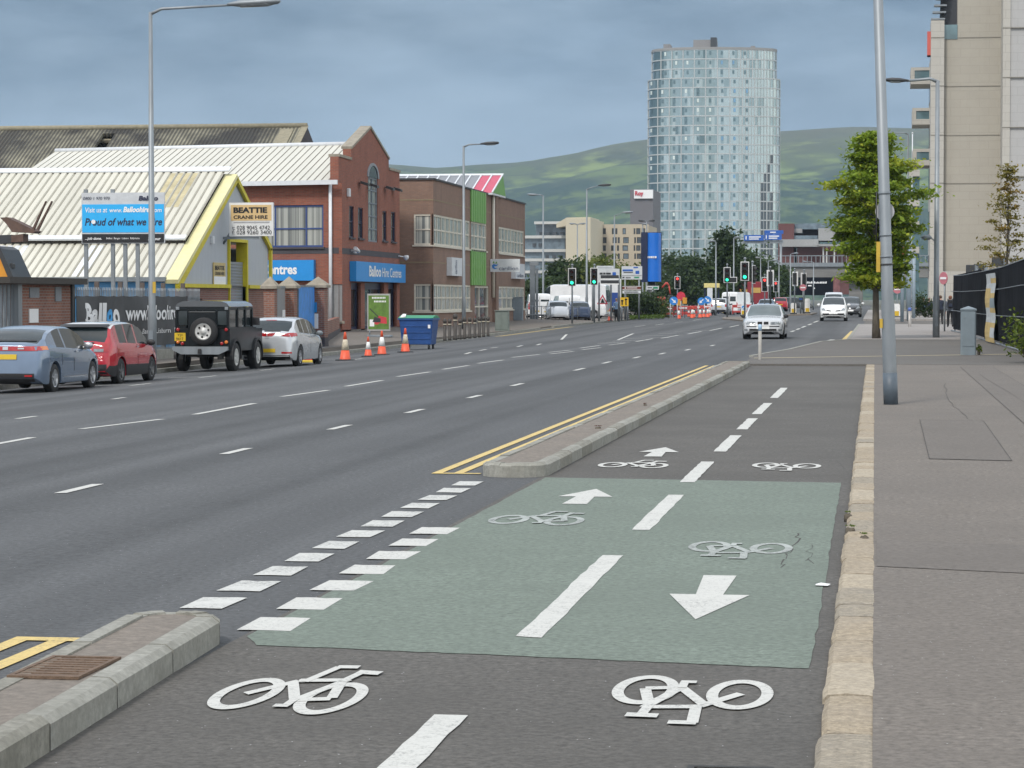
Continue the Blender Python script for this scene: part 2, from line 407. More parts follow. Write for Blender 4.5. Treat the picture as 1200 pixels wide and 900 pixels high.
# heavy cloud low in the north, broken bright cloud overhead and behind
mr = N.new('ShaderNodeMapRange'); mr.interpolation_type = 'SMOOTHSTEP'; mr.inputs[1].default_value = .13; mr.inputs[2].default_value = .5; L.new(sp.outputs[2], mr.inputs[0])
fc, _ = noise(N, L, tc, 2.2, 6, .6, lo=.42, hi=.62)
high = mix(N, L, fc, SKY_HIGH, mix(N, L, .5, SKY_HIGH, sky.outputs[0]))
south = N.new('ShaderNodeMapRange'); south.inputs[1].default_value = .2; south.inputs[2].default_value = -.6; L.new(sp.outputs[1], south.inputs[0])
mxf = N.new('ShaderNodeMath'); mxf.operation = 'MAXIMUM'; L.new(mr.outputs[0], mxf.inputs[0])
sm = N.new('ShaderNodeMath'); sm.operation = 'MULTIPLY'; L.new(south.outputs[0], sm.inputs[0]); sm.inputs[1].default_value = .75; L.new(sm.outputs[0], mxf.inputs[1])
L.new(mix(N, L, mxf.outputs[0], low, high), bg.inputs['Color']); bg.inputs['Strength'].default_value = .1
sun = bpy.data.lights.new('sun', 'SUN'); sun.energy = SUN_E; sun.angle = R(10); sun.color = (1, .95, .88)
so = bpy.data.objects.new('sun', sun); COL.objects.link(so)
sd = Vector((math.sin(SUN_AZ)*math.cos(SUN_EL), math.cos(SUN_AZ)*math.cos(SUN_EL), math.sin(SUN_EL)))
so.rotation_euler = (-sd).to_track_quat('-Z', 'Y').to_euler(); so.location = sd*200

# ---------- ground, road, pavements
m_ground = M_ground('waste_ground', (.13,.125,.11), speck=.3, speckscale=3, patchscale=.02, tint=(.08,.1,.05))
m_road = M_ground('road_asphalt', (.121,.124,.127), speck=.55, speckscale=24, patch=.18, patchscale=.14, streak=.42, bump=.5, lightspeck=.2, spots=.12)
m_track = M_ground('cycle_track_asphalt', (.114,.107,.097), speck=.55, speckscale=26, patch=.22, patchscale=.4, cracks=.3, spots=.14, lightspeck=.12)
m_green = M_ground('green_surfacing', (.165,.197,.165), speck=.48, speckscale=26, patch=.13, patchscale=.5, tint=(.128,.15,.127), wear=.05, spots=.08)
m_foot = M_ground('footway_asphalt', (.176,.155,.134), speck=.5, speckscale=24, patch=.18, patchscale=.22, tint=(.118,.107,.097), cracks=.3, lightspeck=.28, spots=.25)
m_drive = M_ground('crossover_asphalt', (.142,.132,.12), speck=.5, speckscale=26, patch=.16, patchscale=.3, cracks=.4)
m_slab = M_brick('paving_slabs', (.30,.275,.255), (.27,.25,.235), (.16,.15,.14), bw=.6, rh=.6, ms=.012, var=.15)
m_kerbc = M_ground('concrete_kerb', (.34,.335,.30), speck=.26, speckscale=22, patch=.3, patchscale=2.6, tint=(.15,.145,.115), rough=.9)
m_granite = M_ground('granite_kerb', (.335,.275,.195), speck=.55, speckscale=34, patch=.2, patchscale=2.5, tint=(.33,.29,.24), rough=.9, bump=.9)
m_infill = M_ground('island_infill', (.215,.185,.155), speck=.42, speckscale=22, patch=.2, patchscale=1.2, tint=(.15,.135,.12))
m_white = M_ground('white_road_paint', (.56,.555,.52), speck=.08, speckscale=40, patch=.06, patchscale=2, wear=.27, rough=.7, bump=.2)
m_worn = M_ground('worn_white_road_paint', (.56,.56,.53), speck=.08, speckscale=40, patch=.08, patchscale=3, wear=.34, rough=.75, bump=.2)
m_faded = M_ground('faded_white_road_paint', (.42,.45,.425), speck=.12, speckscale=30, patch=.15, patchscale=3, wear=.42, rough=.8, bump=.2)
m_yellow = M_ground('yellow_road_paint', (.66,.50,.20), speck=.08, speckscale=40, patch=.1, patchscale=2, wear=.3, rough=.75, bump=.2)
m_cream = M_ground('cream_road_paint', (.58,.50,.33), speck=.1, speckscale=40, patch=.15, patchscale=2, wear=.25, rough=.75, bump=.2)

g = MB(); drape(g, rect(-5100, 3700, -115, 9150), -.03); struct('ground', g, m_ground)
g = MB(); drape(g, [(-19.9,-40),(-.2,-40),(-.2,70),(-.6,70),(-.6,520),(-60,520),(-60,300),(-26,300),(-19.9,205)], .0); struct('road', g, m_road)
g = MB(); drape(g, [(-3.05,-10),(-.19,-10),(-.19,62),(-3.3,62),(-3.05,58)], .003); struct('cycle_track', g, m_track)
re_ = random.Random(17); jag = lambda a, b, n: [(a[0]+(b[0]-a[0])*k/n+re_.uniform(-.008,.008), a[1]+(b[1]-a[1])*k/n+re_.uniform(-.012,.012)) for k in range(n)]
gpts = jag((-3.02,11.9),(-2.9,11.62),3)+jag((-2.9,11.62),(-.275,11.22),30)+jag((-.275,11.22),(-.29,22.65),40)+jag((-.29,22.65),(-2.0,22.85),20)+jag((-2.0,22.85),(-2.99,22.95),10)+jag((-2.99,22.95),(-3.02,11.9),30)
g = MB(); drape(g, gpts, .006); struct('green_cycle_surface', g, m_green)
# right footway: flush with the track's granite edging, wider past the end of the track
m_fw = [(.0,-10),(9,-10),(9,70),(-3.35,70),(-3.35,62),(0,62)]
def raised(name, poly, h, mat, base=-.02):
    mb = MB(); drape(mb, poly, h)
    n = len(poly)
    for i in range(n):
        a, b = poly[i], poly[(i+1) % n]
        mb.quad((a[0],a[1],G(*a)+base),(b[0],b[1],G(*b)+base),(b[0],b[1],G(*b)+h),(a[0],a[1],G(*a)+h))
    return struct(name, mb, mat)
raised('footway', [(.0,-10),(9,-10),(9,62.02),(0,62.02)], .045, m_foot)
raised('crossover', [(-3.2,62.04),(9,62.04),(9,100),(-.95,100),(-1.9,95),(-2.6,80),(-3.35,71)], .05, m_drive)
g = MB(); drape(g, [(-3.2,67.7),(4.3,73.9),(4.3,74.3),(-3.2,68.1)], .056); struct('edging_strip', g, m_cream)
raised('paved_footway', [(-.95,100.01),(9,100.01),(9,141),(-.75,141)], .055, m_slab)
g = MB(); drape(g, rect(-.6, 60, 141.0, 158), .01); struct('side_road', g, m_drive)
raised('far_footway', [(-.7,158.01),(60,158.01),(60,280),(-.7,280)], .12, m_slab)
g = MB()       # low kerb line along the right edge of the carriageway past the track
ks = [(-3.35,71),(-2.6,80),(-1.9,95),(-.95,100),(-.75,141)]
for (x0,y0),(x1,y1) in zip(ks, ks[1:]):
    n = max(1, int((Vector((x1-x0,y1-y0)).length)/1.0))
    for k in range(n):
        a0 = (x0+(x1-x0)*k/n, y0+(y1-y0)*k/n); a1 = (x0+(x1-x0)*(k+.985)/n, y0+(y1-y0)*(k+.985)/n)
        q = [(a0[0]-.14,a0[1]),(a1[0]-.14,a1[1]),(a1[0]-.003,a1[1]),(a0[0]-.003,a0[1])]
        g.add([(x,y,G(x,y)-.02) for x,y in q]+[(x,y,G(x,y)+.06) for x,y in q], [[4,5,6,7],[0,1,5,4],[1,2,6,5],[2,3,7,6],[3,0,4,7]])
struct('footway_kerb', g, m_kerbc)
# granite edging: rough stones of uneven length
g = MB(); y = 4.0; rs = random.Random(3)
while y < 61.5:
    l = rs.choice([.35,.5,.75,.9,1.1]); jx0 = rs.uniform(-.006,.006); jx1 = 0; z = .046+rs.uniform(-.003,.004)
    nn = 5
    rows = []
    for i in range(nn+1):
        yy = y+.007+(l-.014)*i/nn
        e = .014 if i in (0, nn) else 0
        a = -.2+jx0+rs.uniform(-.005,.005)+e*.3; b = .004+rs.uniform(-.003,.003)
        rows.append([(a,yy,-.02),(a+.004,yy,z-.02-e*.4),(a+.025,yy,z-e*.3+rs.uniform(-.003,.003)),(a*.5+b*.5,yy,z+rs.uniform(0,.006)-e*.3),(b-.015,yy,z-e*.3+rs.uniform(-.002,.002)),(b,yy,z-.003-e*.4),(b,yy,-.02)])
    vs = [p for r_ in rows for p in r_]; fs = [[i*7+j, i*7+j+1, (i+1)*7+j+1, (i+1)*7+j] for i in range(nn) for j in range(6)]
    fs += [list(range(7)), list(range(nn*7, nn*7+7))]
    g.add(vs, fs, rs.choice((0,0,0,1,2))); y += l
struct('granite_kerb', g, [m_granite, M_ground('pale_granite_kerb', (.39,.33,.245), speck=.5, speckscale=34, patch=.2, patchscale=2.5, tint=(.38,.34,.28), rough=.9, bump=.9), M_ground('grey_granite_kerb', (.30,.258,.195), speck=.55, speckscale=34, patch=.2, patchscale=2.5, tint=(.27,.25,.22), rough=.9, bump=.9)])
g = MB()      # trench reinstatements in the footway
for poly in ([(.55,25.5),(1.35,25.3),(1.42,33.5),(.6,33.7)],[(1.9,31),(2.7,30.8),(2.75,60),(2.0,60)],[(.02,15.2),(2.6,14.4),(2.6,16.2),(.02,16.9)]): drape(g, poly, .0485)
struct('footway_patch', g, M_ground('patch_asphalt', (.155,.138,.122), speck=.42, speckscale=26, patch=.12, patchscale=.5))
g = MB()
for poly in ([(.55,25.5),(1.35,25.3),(1.42,33.5),(.6,33.7)],[(1.9,31),(2.7,30.8),(2.75,60),(2.0,60)]):
    for a, b in zip(poly, poly[1:]+poly[:1]):
        d = Vector((b[0]-a[0],b[1]-a[1])).normalized(); n_ = Vector((-d.y,d.x))*(.004 if abs(d.y) > .7 else .016)
        drape(g, [(a[0]+n_.x,a[1]+n_.y),(a[0]-n_.x,a[1]-n_.y),(b[0]-n_.x,b[1]-n_.y),(b[0]+n_.x,b[1]+n_.y)], .051)
def crack(pts, w_, z, seed):
    r_ = random.Random(seed); q = []
    for a, b in zip(pts, pts[1:]):
        for k in range(6): q.append((a[0]+(b[0]-a[0])*k/6+r_.uniform(-.025,.025), a[1]+(b[1]-a[1])*k/6+r_.uniform(-.08,.08)))
    for a, b in zip(q, q[1:]):
        ww = w_*r_.uniform(.4,1.2); drape(g, [(a[0]-ww,a[1]),(a[0]+ww,a[1]),(b[0]+ww*.8,b[1]),(b[0]-ww*.8,b[1])], z)
crack([(1.25,34.),(1.15,40),(1.35,50)], .006, .0515, 1); crack([(1.75,26),(2.3,36),(2.2,58)], .005, .0515, 2)
p0 = [tuple(onG(x,y))[:2] for x,y in ((938,625),(930,641),(918,655),(914,668))]; crack(p0, .006, .0072, 4); p0 = [tuple(onG(x,y))[:2] for x,y in ((950,640),(947,655),(952,662))]; crack(p0, .003, .0072, 5); crack([(-1.75,22.6),(-.3,45)], .0, .0072, 6)
struct('surface_crack', g, M_ground('crack_seam', (.075,.07,.065), speck=.3))
# left pavement with a stone kerb
raised('pavement', [(-26,-40),(-20.05,-40),(-20.05,205),(-24.5,295),(-60,295),(-60,232),(-26,232)], .12, m_foot)
g = MB(); yy = 20.0
while yy < 205:
    drop = .1 if 118 < yy < 127 or 150 < yy < 156 else .0
    q = rect(-20.05, -19.88, yy+.006, yy+.9)
    g.add([(x,y_,G(x,y_)-.03) for x,y_ in q]+[(x,y_,G(x,y_)+.125-drop) for x,y_ in q], [[4,5,6,7],[0,1,5,4],[1,2,6,5],[2,3,7,6],[3,0,4,7]]); yy += .91
struct('pavement_kerb', g, m_kerbc)
g = MB(); drape(g, rect(-60,-26.0,-40,232), -.015); struct('yard_ground', g, m_foot)
# islands between the track and the carriageway
def island(name, x0, x1, y0, y1, round0, round1, h=.13, sk=0):
    r_ = (x1-x0)/2; xc = (x0+x1)/2
    def outline(ins):
        a = []; R_ = r_-ins
        n = 8
        if round1: a += [(xc+R_*math.cos(t), y1-r_*.75+R_*.95*math.sin(t)) for t in grid_pts(0, math.pi, n)]
        else: a += [(xc+R_, y1-ins), (xc-R_, y1-ins)]
        if round0: a += [(xc+R_*math.cos(t), y0+r_*.75+R_*.95*math.sin(t)) for t in grid_pts(math.pi, 2*math.pi, n)]
        else: a += [(xc-R_, y0+ins), (xc+R_, y0+ins)]
        return [(x-sk*(y-y1), y) for x, y in a]
    def dens(a, step=.9):
        out = []
        for p, q in zip(a, a[1:]+a[:1]):
            n = max(1, round(math.dist(p, q)/step)); out += [(p[0]+(q[0]-p[0])*i/n, p[1]+(q[1]-p[1])*i/n) for i in range(n)]
        return out
    oo, ii = outline(0), outline(.115)
    rr = random.Random(5); mb = MB()
    for k in range(len(oo)):
        p, q = oo[k], oo[(k+1) % len(oo)]; pi, qi = ii[k], ii[(k+1) % len(ii)]
        n = max(1, round(math.dist(p, q)/.92))
        for i in range(n):
            gp = .009 if math.dist(p, q) > .5 else 0
            t0, t1 = (i+gp)/n, (i+1-gp)/n
            lp = lambda a, b, t: (a[0]+(b[0]-a[0])*t, a[1]+(b[1]-a[1])*t)
            A, B_, C_, D = lp(p,q,t0), lp(p,q,t1), lp(pi,qi,t1), lp(pi,qi,t0)
            hz = h+rr.uniform(-.006,.006); mi_ = rr.choice((0,0,1))
            c = .03; A2, B2 = lp(A, D, .3), lp(B_, C_, .3)
            g0 = lambda P, z: (P[0], P[1], G(*P)+z)
            mb.add([g0(A,-.02),g0(B_,-.02),g0(A,hz-.025),g0(B_,hz-.025),g0(A2,hz),g0(B2,hz),g0(C_,hz),g0(D,hz),g0(C_,-.02),g0(D,-.02)],
                   [[0,1,3,2],[2,3,5,4],[4,5,6,7],[7,6,8,9],[0,2,4,7,9],[1,8,6,5,3]], mi_)
    struct(name, mb, [m_kerbc, M_ground('stained_concrete_kerb', (.30,.29,.25), speck=.3, speckscale=20, patch=.35, patchscale=3.5, tint=(.12,.115,.09), rough=.9)])
    mb = MB(); mb.poly([(x,y,G(x,y)+h-.008) for x,y in outline(.112)]); struct(name+'_infill', mb, m_infill)
island('traffic_island', -3.59, -3.10, 3, 11.85, False, True, sk=.045)
island('traffic_island', -3.62, -3.0, 23.0, 61.5, True, False)

# ---------- painted lines
rw_ = random.Random(23)
def worn_rect(x0, x1, y0, y1):
    n = max(3, int((y1-y0)/.22)); j = lambda: rw_.uniform(-.006,.006)
    return [(x0+j(),y0+rw_.uniform(-.03,.03)),((x0+x1)/2,y0+rw_.uniform(-.02,.02)),(x1+j(),y0+rw_.uniform(-.03,.03))]+[(x1+j(),y0+(y1-y0)*k/n) for k in range(1,n)]+[(x1+j(),y1),(x0+j(),y1)]+[(x0+j(),y0+(y1-y0)*k/n) for k in range(n-1,0,-1)]
L1 = MB()
for a, b in ((6.0,9.75),(12.07,16.0),(17.8,21.02),(22.5,25.36),(27.06,30.3),(31.7,34.64),(35.9,39.75),(41.8,46.6)):
    jx = rnd.uniform(-.015,.015); L1.merge(drape(MB(), worn_rect(-1.71+jx, -1.575+jx, a, b), .009))
struct('track_centre_line', L1, m_white)
L2 = MB(); L3 = MB()
def ragged(x0, x1, y0, y1, r_):
    j = lambda: r_.uniform(-.012,.012)
    top = [(x0+(x1-x0)*t, y1+r_.uniform(-.014,.014)) for t in (1,.8,.6,.4,.2,0)]
    return [(x0+j(),y0+j()),((x0+x1)/2,y0+j()),(x1+j(),y0+j())]+[(x+(j() if i in (0,5) else 0),y) for i,(x,y) in enumerate(top)]
rr = random.Random(11)
for i in range(7): drape(L2, ragged(-3.12-.015*i, -2.86-.015*i, 12.13+.86*i, 12.63+.86*i, rr), .0075)
for i in range(12): drape(L3, ragged(-3.655-.004*i, -3.42-.004*i, 12.96+.808*i, 13.46+.808*i, rr), .006)
struct('give_way_line', L2, m_white); struct('give_way_line', L3, m_worn)
L4 = MB()
for x in (-4.08, -3.88):
    drape(L4, rect(x-.045, x+.045, 23.4, 62), .006); drape(L4, rect(x-.045, x+.045, -5, 11.7), .006)
drape(L4, rect(-4.125, -3.66, 23.3, 23.42), .0065); drape(L4, rect(-4.125, -3.7, 11.62, 11.74), .0065)
for dx in (0, 8):
    p, q = onG(984.5+dx, 402), onG(1000+dx*.8, 388); drape(L4, [(p.x-.1,p.y),(p.x+.1,p.y),(q.x+.12,q.y),(q.x-.12,q.y)], .006)
for x in (-19.3, -19.05): drape(L4, rect(x-.06, x+.06, 128, 160), .006)
struct('double_yellow_line', L4, m_yellow)
L5 = MB()
def dashes(mb, px0, px1, segs, wdt, mat=None):
    for (x0, y0, x1, y1) in segs:
        p, q = onG(x0, y0), onG(x1, y1)
        drape(mb, [(p.x-wdt/2,p.y),(p.x+wdt/2,p.y),(q.x+wdt/2,q.y),(q.x-wdt/2,q.y)], .006)
# lane line nearest the island: short studs of paint, then the hazard line, then the parking line
y = 12.5
for (px, py, l) in ((93,573,1.1),(277,529,1.1),(398,501,1.2),(486,482,1.3),(556,465,1.3),(606,451,1.5),(679,433,2),(711,425,2),(746,419,2),(776,414.5,2),(806,410,2),(835,405,2)):
    p = onG(px, py); drape(L5, rect(p.x-.06, p.x+.06, p.y-l/2, p.y+l/2), .006)
dashes(L5, 0, 0, [(-6,521,38,513),(95,503,190,491.5),(228,486,298,473),(330,465,385,457.5),(405,453,448,446),(466,441.5,504,436),(519,433,549,428.5),(560,426,590,422),
    (600,419,632,415.5),(643,413,668,410.5),(645,415,672,412),(680,408,703,405),(682,410,704,407.5),(713,404.5,733,402),(745,400.5,765,397),(775,396.5,795,393),(806,391.5,822,388.5),(832,387.5,846,384.5),(855,383.5,866,381)], .13)
dashes(L5, 0, 0, [(20,491,42,488),(132,468,146,466),(545,415,552,413),(562,411,570,409.5),(575,408,583,407),(606,406.5,612,405),(629,404.5,634,403),(658,398,664,392),(724,398.5,742,391),(744,383,756,381.5),(768,381,778,379.5),(790,378,800,377),(812,375.5,822,374)], .12)
dashes(L5, 0, 0, [(927,389,931,387.5),(933.5,386.5,937,385),(939.5,384,944,382.2),(947,381,951,379.5),(953.5,378,959,376)], .14)
struct('lane_line', L5, m_white)
L6 = MB()   # edge marks of the crossover and the cross-hatching before the lights
dashes(L6, 0, 0, [(898,414.5,905,413),(928,410,938,408.5),(943,406.5,952,405),(957,403.5,962,402.5),(968,400.2,976,398)], .2)
for (x0, y0, x1, y1) in ((700,402.5,738,401),(718,399.8,760,398.6),(733,396.8,785,395.6),(752,394,800,392.6),(772,391.2,815,389.8),(790,388.5,832,387)):
    a, b = onG(x0, y0), onG(x1, y1); d = Vector((b.x-a.x, b.y-a.y)).normalized(); n_ = Vector((-d.y, d.x))*.11
    drape(L6, [(a.x+n_.x,a.y+n_.y),(a.x-n_.x,a.y-n_.y),(b.x-n_.x,b.y-n_.y),(b.x+n_.x,b.y+n_.y)], .0065)
struct('hatched_marking', L6, m_worn)
# parking-bay marks by the left kerb
L7 = MB()
for yb in (57,63,69.5,75.5,82): drape(L7, rect(-18.05,-17.0+.1, yb, yb+.12), .006); drape(L7, rect(-17.05,-16.95, yb-.8, yb+.9), .0065)
struct('parking_bay_line', L7, m_worn)

def stroke(mb, pts, wdt, tf, dz=.0092):
    for a, b in zip(pts, pts[1:]):
        d = Vector((b[0]-a[0], b[1]-a[1])); n = Vector((-d.y, d.x)).normalized()*wdt/2
        q = [(a[0]+n.x,a[1]+n.y),(b[0]+n.x,b[1]+n.y),(b[0]-n.x,b[1]-n.y),(a[0]-n.x,a[1]-n.y)]
        mb.poly([(*tf(*p), dz) for p in (q if (tf(1,0)[0]-tf(0,0)[0])*(tf(0,1)[1]-tf(0,0)[1]) < 0 else q[::-1])])
def bike(c, w_, l_, flip, label, mat):
    """cycle symbol: unit square, x across the lane and y along it"""
    mb = MB(); s = -1 if flip else 1
    lay = [0]
    def tf(x, y): return (c[0]+s*(x-.5)*w_, c[1]+s*(y-.5)*l_)
    def st(pts, wdt):
        lay[0] += 1; stroke(mb, pts, wdt, tf, .0092+.00025*lay[0])
    def ring(cx, cy, rx, ry, t):
        n = 40; lay[0] += 1; z = .0092+.00025*lay[0]
        for k in range(n):
            a, b = 2*math.pi*k/n, 2*math.pi*(k+1)/n
            mb.poly([(*tf(cx+(rx)*math.cos(a), cy+ry*math.sin(a)), z), (*tf(cx+rx*math.cos(b), cy+ry*math.sin(b)), z), (*tf(cx+(rx-t)*math.cos(b), cy+(ry-t*1.15)*math.sin(b)), z), (*tf(cx+(rx-t)*math.cos(a), cy+(ry-t*1.15)*math.sin(a)), z)])
    ring(.205, .34, .205, .33, .074); ring(.795, .28, .205, .33, .074)
    t = .07
    st([(.2,.33),(.42,.62),(.50,.64)], t)                         # fork and stem
    st([(.40,.58),(.58,.22)], t); st([(.42,.63),(.745,.66)], t)      # down tube, cross bar
    st([(.74,.67),(.575,.2)], t); st([(.575,.22),(.8,.26)], t); st([(.8,.27),(.72,.62)], t)
    if flip: st([(.44,.60),(.42,.96)], t); st([(.395,.96),(.56,.955)], t); st([(.72,.62),(.735,.84)], t*.9); st([(.635,.84),(.825,.83)], t*1.1)
    else: st([(.47,.60),(.56,.95)], t*.9); st([(.545,.95),(.70,.955)], t); st([(.72,.62),(.765,.82)], t*.9); st([(.735,.84),(.905,.82)], t*1.2)
    st([(.50,.1),(.60,.1)], t*.8); st([(.575,.1),(.575,.24)], t*.8)
    o = mb.build('cycle_symbol', mat, fix=False); tag(o, label, 'road marking', 'white bicycle symbols painted on the cycle track'); return o
bike((-2.39,10.37), .635, 1.27, False, 'crisp white bicycle symbol on dark asphalt beside the near kerb end', m_white)
bike((-.745,10.24), .675, 1.2, True, 'large upside down bicycle symbol on dark asphalt nearest the granite kerb', m_white)
bike((-2.475,18.68), .715, 1.16, False, 'faded grey bicycle symbol on green surface below an upward arrow', m_faded)
bike((-.87,16.42), .69, 1.1, True, 'worn bicycle symbol on green surface above the downward arrow', m_faded)
bike((-2.35,24.93), .70, 1.15, False, 'bright small bicycle symbol on dark asphalt just past the green surface, beside the island', m_white)
bike((-.85,24.65), .68, 1.12, True, 'upside down small bicycle symbol on dark asphalt past the green surface, beside granite kerb', m_white)
def arrow(c, w_, l_, flip, label):
    s = -1 if flip else 1
    pts = [(-.22,-.5),(.22,-.5),(.17,-.03),(.5,-.03),(0,.5),(-.5,-.03),(-.17,-.03)]
    q = [(c[0]+s*x*w_, c[1]+s*y*l_, .0095) for x, y in pts]
    o = MB().add(q, [[0,1,2,6],[5,6,2,3,4]]).build('direction_arrow', m_white, fix=False)
    tag(o, label, 'road marking', 'white arrows painted on the cycle track')
arrow((-2.28,26.92), .43, 1.65, False, 'white arrow pointing ahead on dark asphalt above a bicycle symbol')
arrow((-2.37,20.77), .455, 1.6, False, 'white arrow pointing ahead on green surface')
arrow((-.9,13.88), .445, 2.07, True, 'large white arrow on green surface pointing towards the viewer')
# cracked patch and its weeds are in the surface; ironwork sits on it
m_rust = M('rusty_cast_iron', (.17,.115,.08), rough=.8, metal=.4, var=.3, scale=20, bump=.4)
m_iron = M('dark_cast_iron', (.06,.058,.055), rough=.7, metal=.6, var=.2, scale=20)
t = thing('drain_grate', 'rusty drain grating set in the top of the near kerb island', 'drain cover', (-3.30, 9.98, .124))
mb = MB(); mb.box(-.15,.15,-.29,-.26,0,.012); mb.box(-.15,.15,.26,.29,0,.012); mb.box(-.15,-.13,-.26,.26,0,.012); mb.box(.13,.15,-.26,.26,0,.012); mb.build('frame', m_rust, t)
mb = MB()
for k in range(8): mb.box(-.13,.13,-.25+k*.064,-.212+k*.064,0,.009)
mb.build('grating', m_rust, t)
t = thing('gully_grate', 'dark iron gully grating at the near edge of the cycle track', 'drain cover', (-.49, 8.58, .004))
mb = MB(); mb.box(-.15,.15,-.2,-.17,0,.012); mb.box(-.15,.15,.17,.2,0,.012); mb.box(-.15,-.125,-.17,.17,0,.012); mb.box(.125,.15,-.17,.17,0,.012); mb.build('frame', m_iron, t)
mb = MB()
for k in range(6): mb.box(-.115+k*.042,-.09+k*.042,-.17,.17,0,.009)
mb.build('grating', m_iron, t)
mb = MB(); p = onG(964,688)
mb.add([(p.x-.04,p.y-.03,.014),(p.x+.03,p.y-.04,.013),(p.x+.045,p.y+.03,.016),(p.x-.01,p.y+.015,.024),(p.x-.04,p.y+.04,.013)], [[0,1,3],[1,2,3],[2,4,3],[4,0,3]])
tag(mb.build('paper_scrap', M('white_paper', (.75,.75,.75), rough=.8)), 'crumpled white paper scrap on the green surface by the kerb', 'litter')
# ---------- shared kit: vehicles, lamps, signals, trees, people
m_tyre = M('tyre_rubber', (.02,.02,.021), rough=.8, var=.2, scale=12)
m_rim = M('alloy_wheel', (.45,.46,.48), rough=.35, metal=.7, var=.1)
m_hub = M('white_steel_wheel', (.55,.55,.53), rough=.4, metal=.2, var=.15)
m_blackpl = M('black_plastic', (.022,.022,.024), rough=.55, var=.15)
m_under = M('dark_underbody', (.012,.012,.012), rough=.9)
m_cglass = M_glass('car_glass', (.022,.03,.033), rough=.03, spec=.55)
m_lred = M('red_lamp_lens', (.35,.012,.015), rough=.12, coat=.8, var=.2, scale=20)
m_lamb = M('amber_lamp_lens', (.6,.16,.02), rough=.15, coat=.8)
m_lclr = M('clear_lamp_lens', (.26,.28,.29), rough=.15, metal=.3, var=.35, scale=18)
m_plY = M('yellow_number_plate', (.62,.42,.02), rough=.4)
m_plW = M('white_number_plate', (.7,.7,.68), rough=.4)
m_ink = M('black_lettering', (.012,.012,.014), rough=.5)
m_inkw = M('white_lettering', (.78,.78,.78), rough=.5, var=.03)
m_galv = M('galvanised_steel', (.235,.258,.275), rough=.5, metal=.35, var=.16, scale=3, stretch=(1,1,.3))
m_galvd = M('weathered_grey_steel', (.19,.215,.235), rough=.55, metal=.3, var=.2, scale=2)
m_dark = M('dark_grey_paint', (.035,.037,.04), rough=.5)
m_sbk = M('signal_black', (.014,.015,.016), rough=.55)
m_sw = M('signal_white_edge', (.75,.75,.74), rough=.5, var=.05)
m_gon = M('green_signal_lit', (.03,.85,.45), emit=1.6); m_ron = M('red_signal_lit', (.95,.06,.05), emit=1.6)
m_roff = M('red_signal_unlit', (.08,.01,.01), rough=.2); m_aoff = M('amber_signal_unlit', (.08,.045,.01), rough=.2); m_goff = M('green_signal_unlit', (.01,.06,.04), rough=.2)

def wheel(parent, x, y, r, wdt, side, rimmat=m_rim, spokes=5, rimr=.66):
    """tyre with shoulder, rim dish and spokes; the axle along X, side +1 shows towards +X"""
    tw = wdt/2
    t = MB().lathe([(r*.62,-tw),(r*.9,-tw*.98),(r*.985,-tw*.8),(r,-tw*.5),(r,tw*.5),(r*.985,tw*.8),(r*.9,tw*.98),(r*.62,tw)], (x,y,r), 'X', 28, cap=False)
    o = t.build('wheel', m_tyre, parent)
    s = side; f = tw*.9*s
    m = MB().lathe([(r*rimr,0),(r*rimr,f*1.04),(r*(rimr-.06),f*1.06),(r*(rimr-.1),f*.75),(r*.14,f*.7),(r*.13,f*.95),(.01,f*.95)], (x,y,r), 'X', 28, mi=0)
    for k in range(spokes):
        a = 2*math.pi*k/spokes+.3; ca, sa = math.cos(a), math.sin(a); w2 = r*.085
        P = lambda q, e, d: (x+d, y+ca*q-sa*e, r+sa*q+ca*e)
        m.slab([P(r*.1,-w2,f*.98), P(r*(rimr-.07),-w2*.9,f*1.04), P(r*(rimr-.07),w2*.9,f*1.04), P(r*.1,w2,f*.98)], (-.05*s,0,0), 0)
    m.build('rim', rimmat, o)
    return o
def interp(pts, x):
    """smooth interpolation through control points"""
    n = len(pts)
    if x <= pts[0][0]: return pts[0][1]
    if x >= pts[-1][0]: return pts[-1][1]
    for i in range(n-1):
        x0, y0 = pts[i]; x1, y1 = pts[i+1]
        if x0 <= x <= x1:
            sl = lambda a, b: (b[1]-a[1])/(b[0]-a[0]) if b[0] > a[0] else 0
            s = sl(pts[i], pts[i+1]); sp_ = sl(pts[i-1], pts[i]) if i > 0 else s; sn = sl(pts[i+1], pts[i+2]) if i < n-2 else s
            hm = lambda a, b: 0 if a*b <= 0 else 2*a*b/(a+b)
            m0, m1 = hm(sp_, s), hm(s, sn); h = x1-x0; t = (x-x0)/h
            return y0*(1+2*t)*(1-t)**2+m0*h*t*(1-t)**2+y1*t*t*(3-2*t)+m1*h*t*t*(t-1)
def proj_patch(bvh, corners, dirv, n=6, m=3, off=.008):
    d = Vector(dirv); vs = []; c = [Vector(p) for p in corners]
    for j in range(m+1):
        for i in range(n+1):
            u, v = i/n, j/m
            p = c[0]*(1-u)*(1-v)+c[1]*u*(1-v)+c[2]*u*v+c[3]*(1-u)*v
            h = bvh.ray_cast(p-d*6, d, 12)
            vs.append((h[0] if h[0] is not None else p)-d*off)
    mb = MB(); mb.add(vs, [[j*(n+1)+i, j*(n+1)+i+1, (j+1)*(n+1)+i+1, (j+1)*(n+1)+i] for j in range(m) for i in range(n)], 0, True)
    return mb
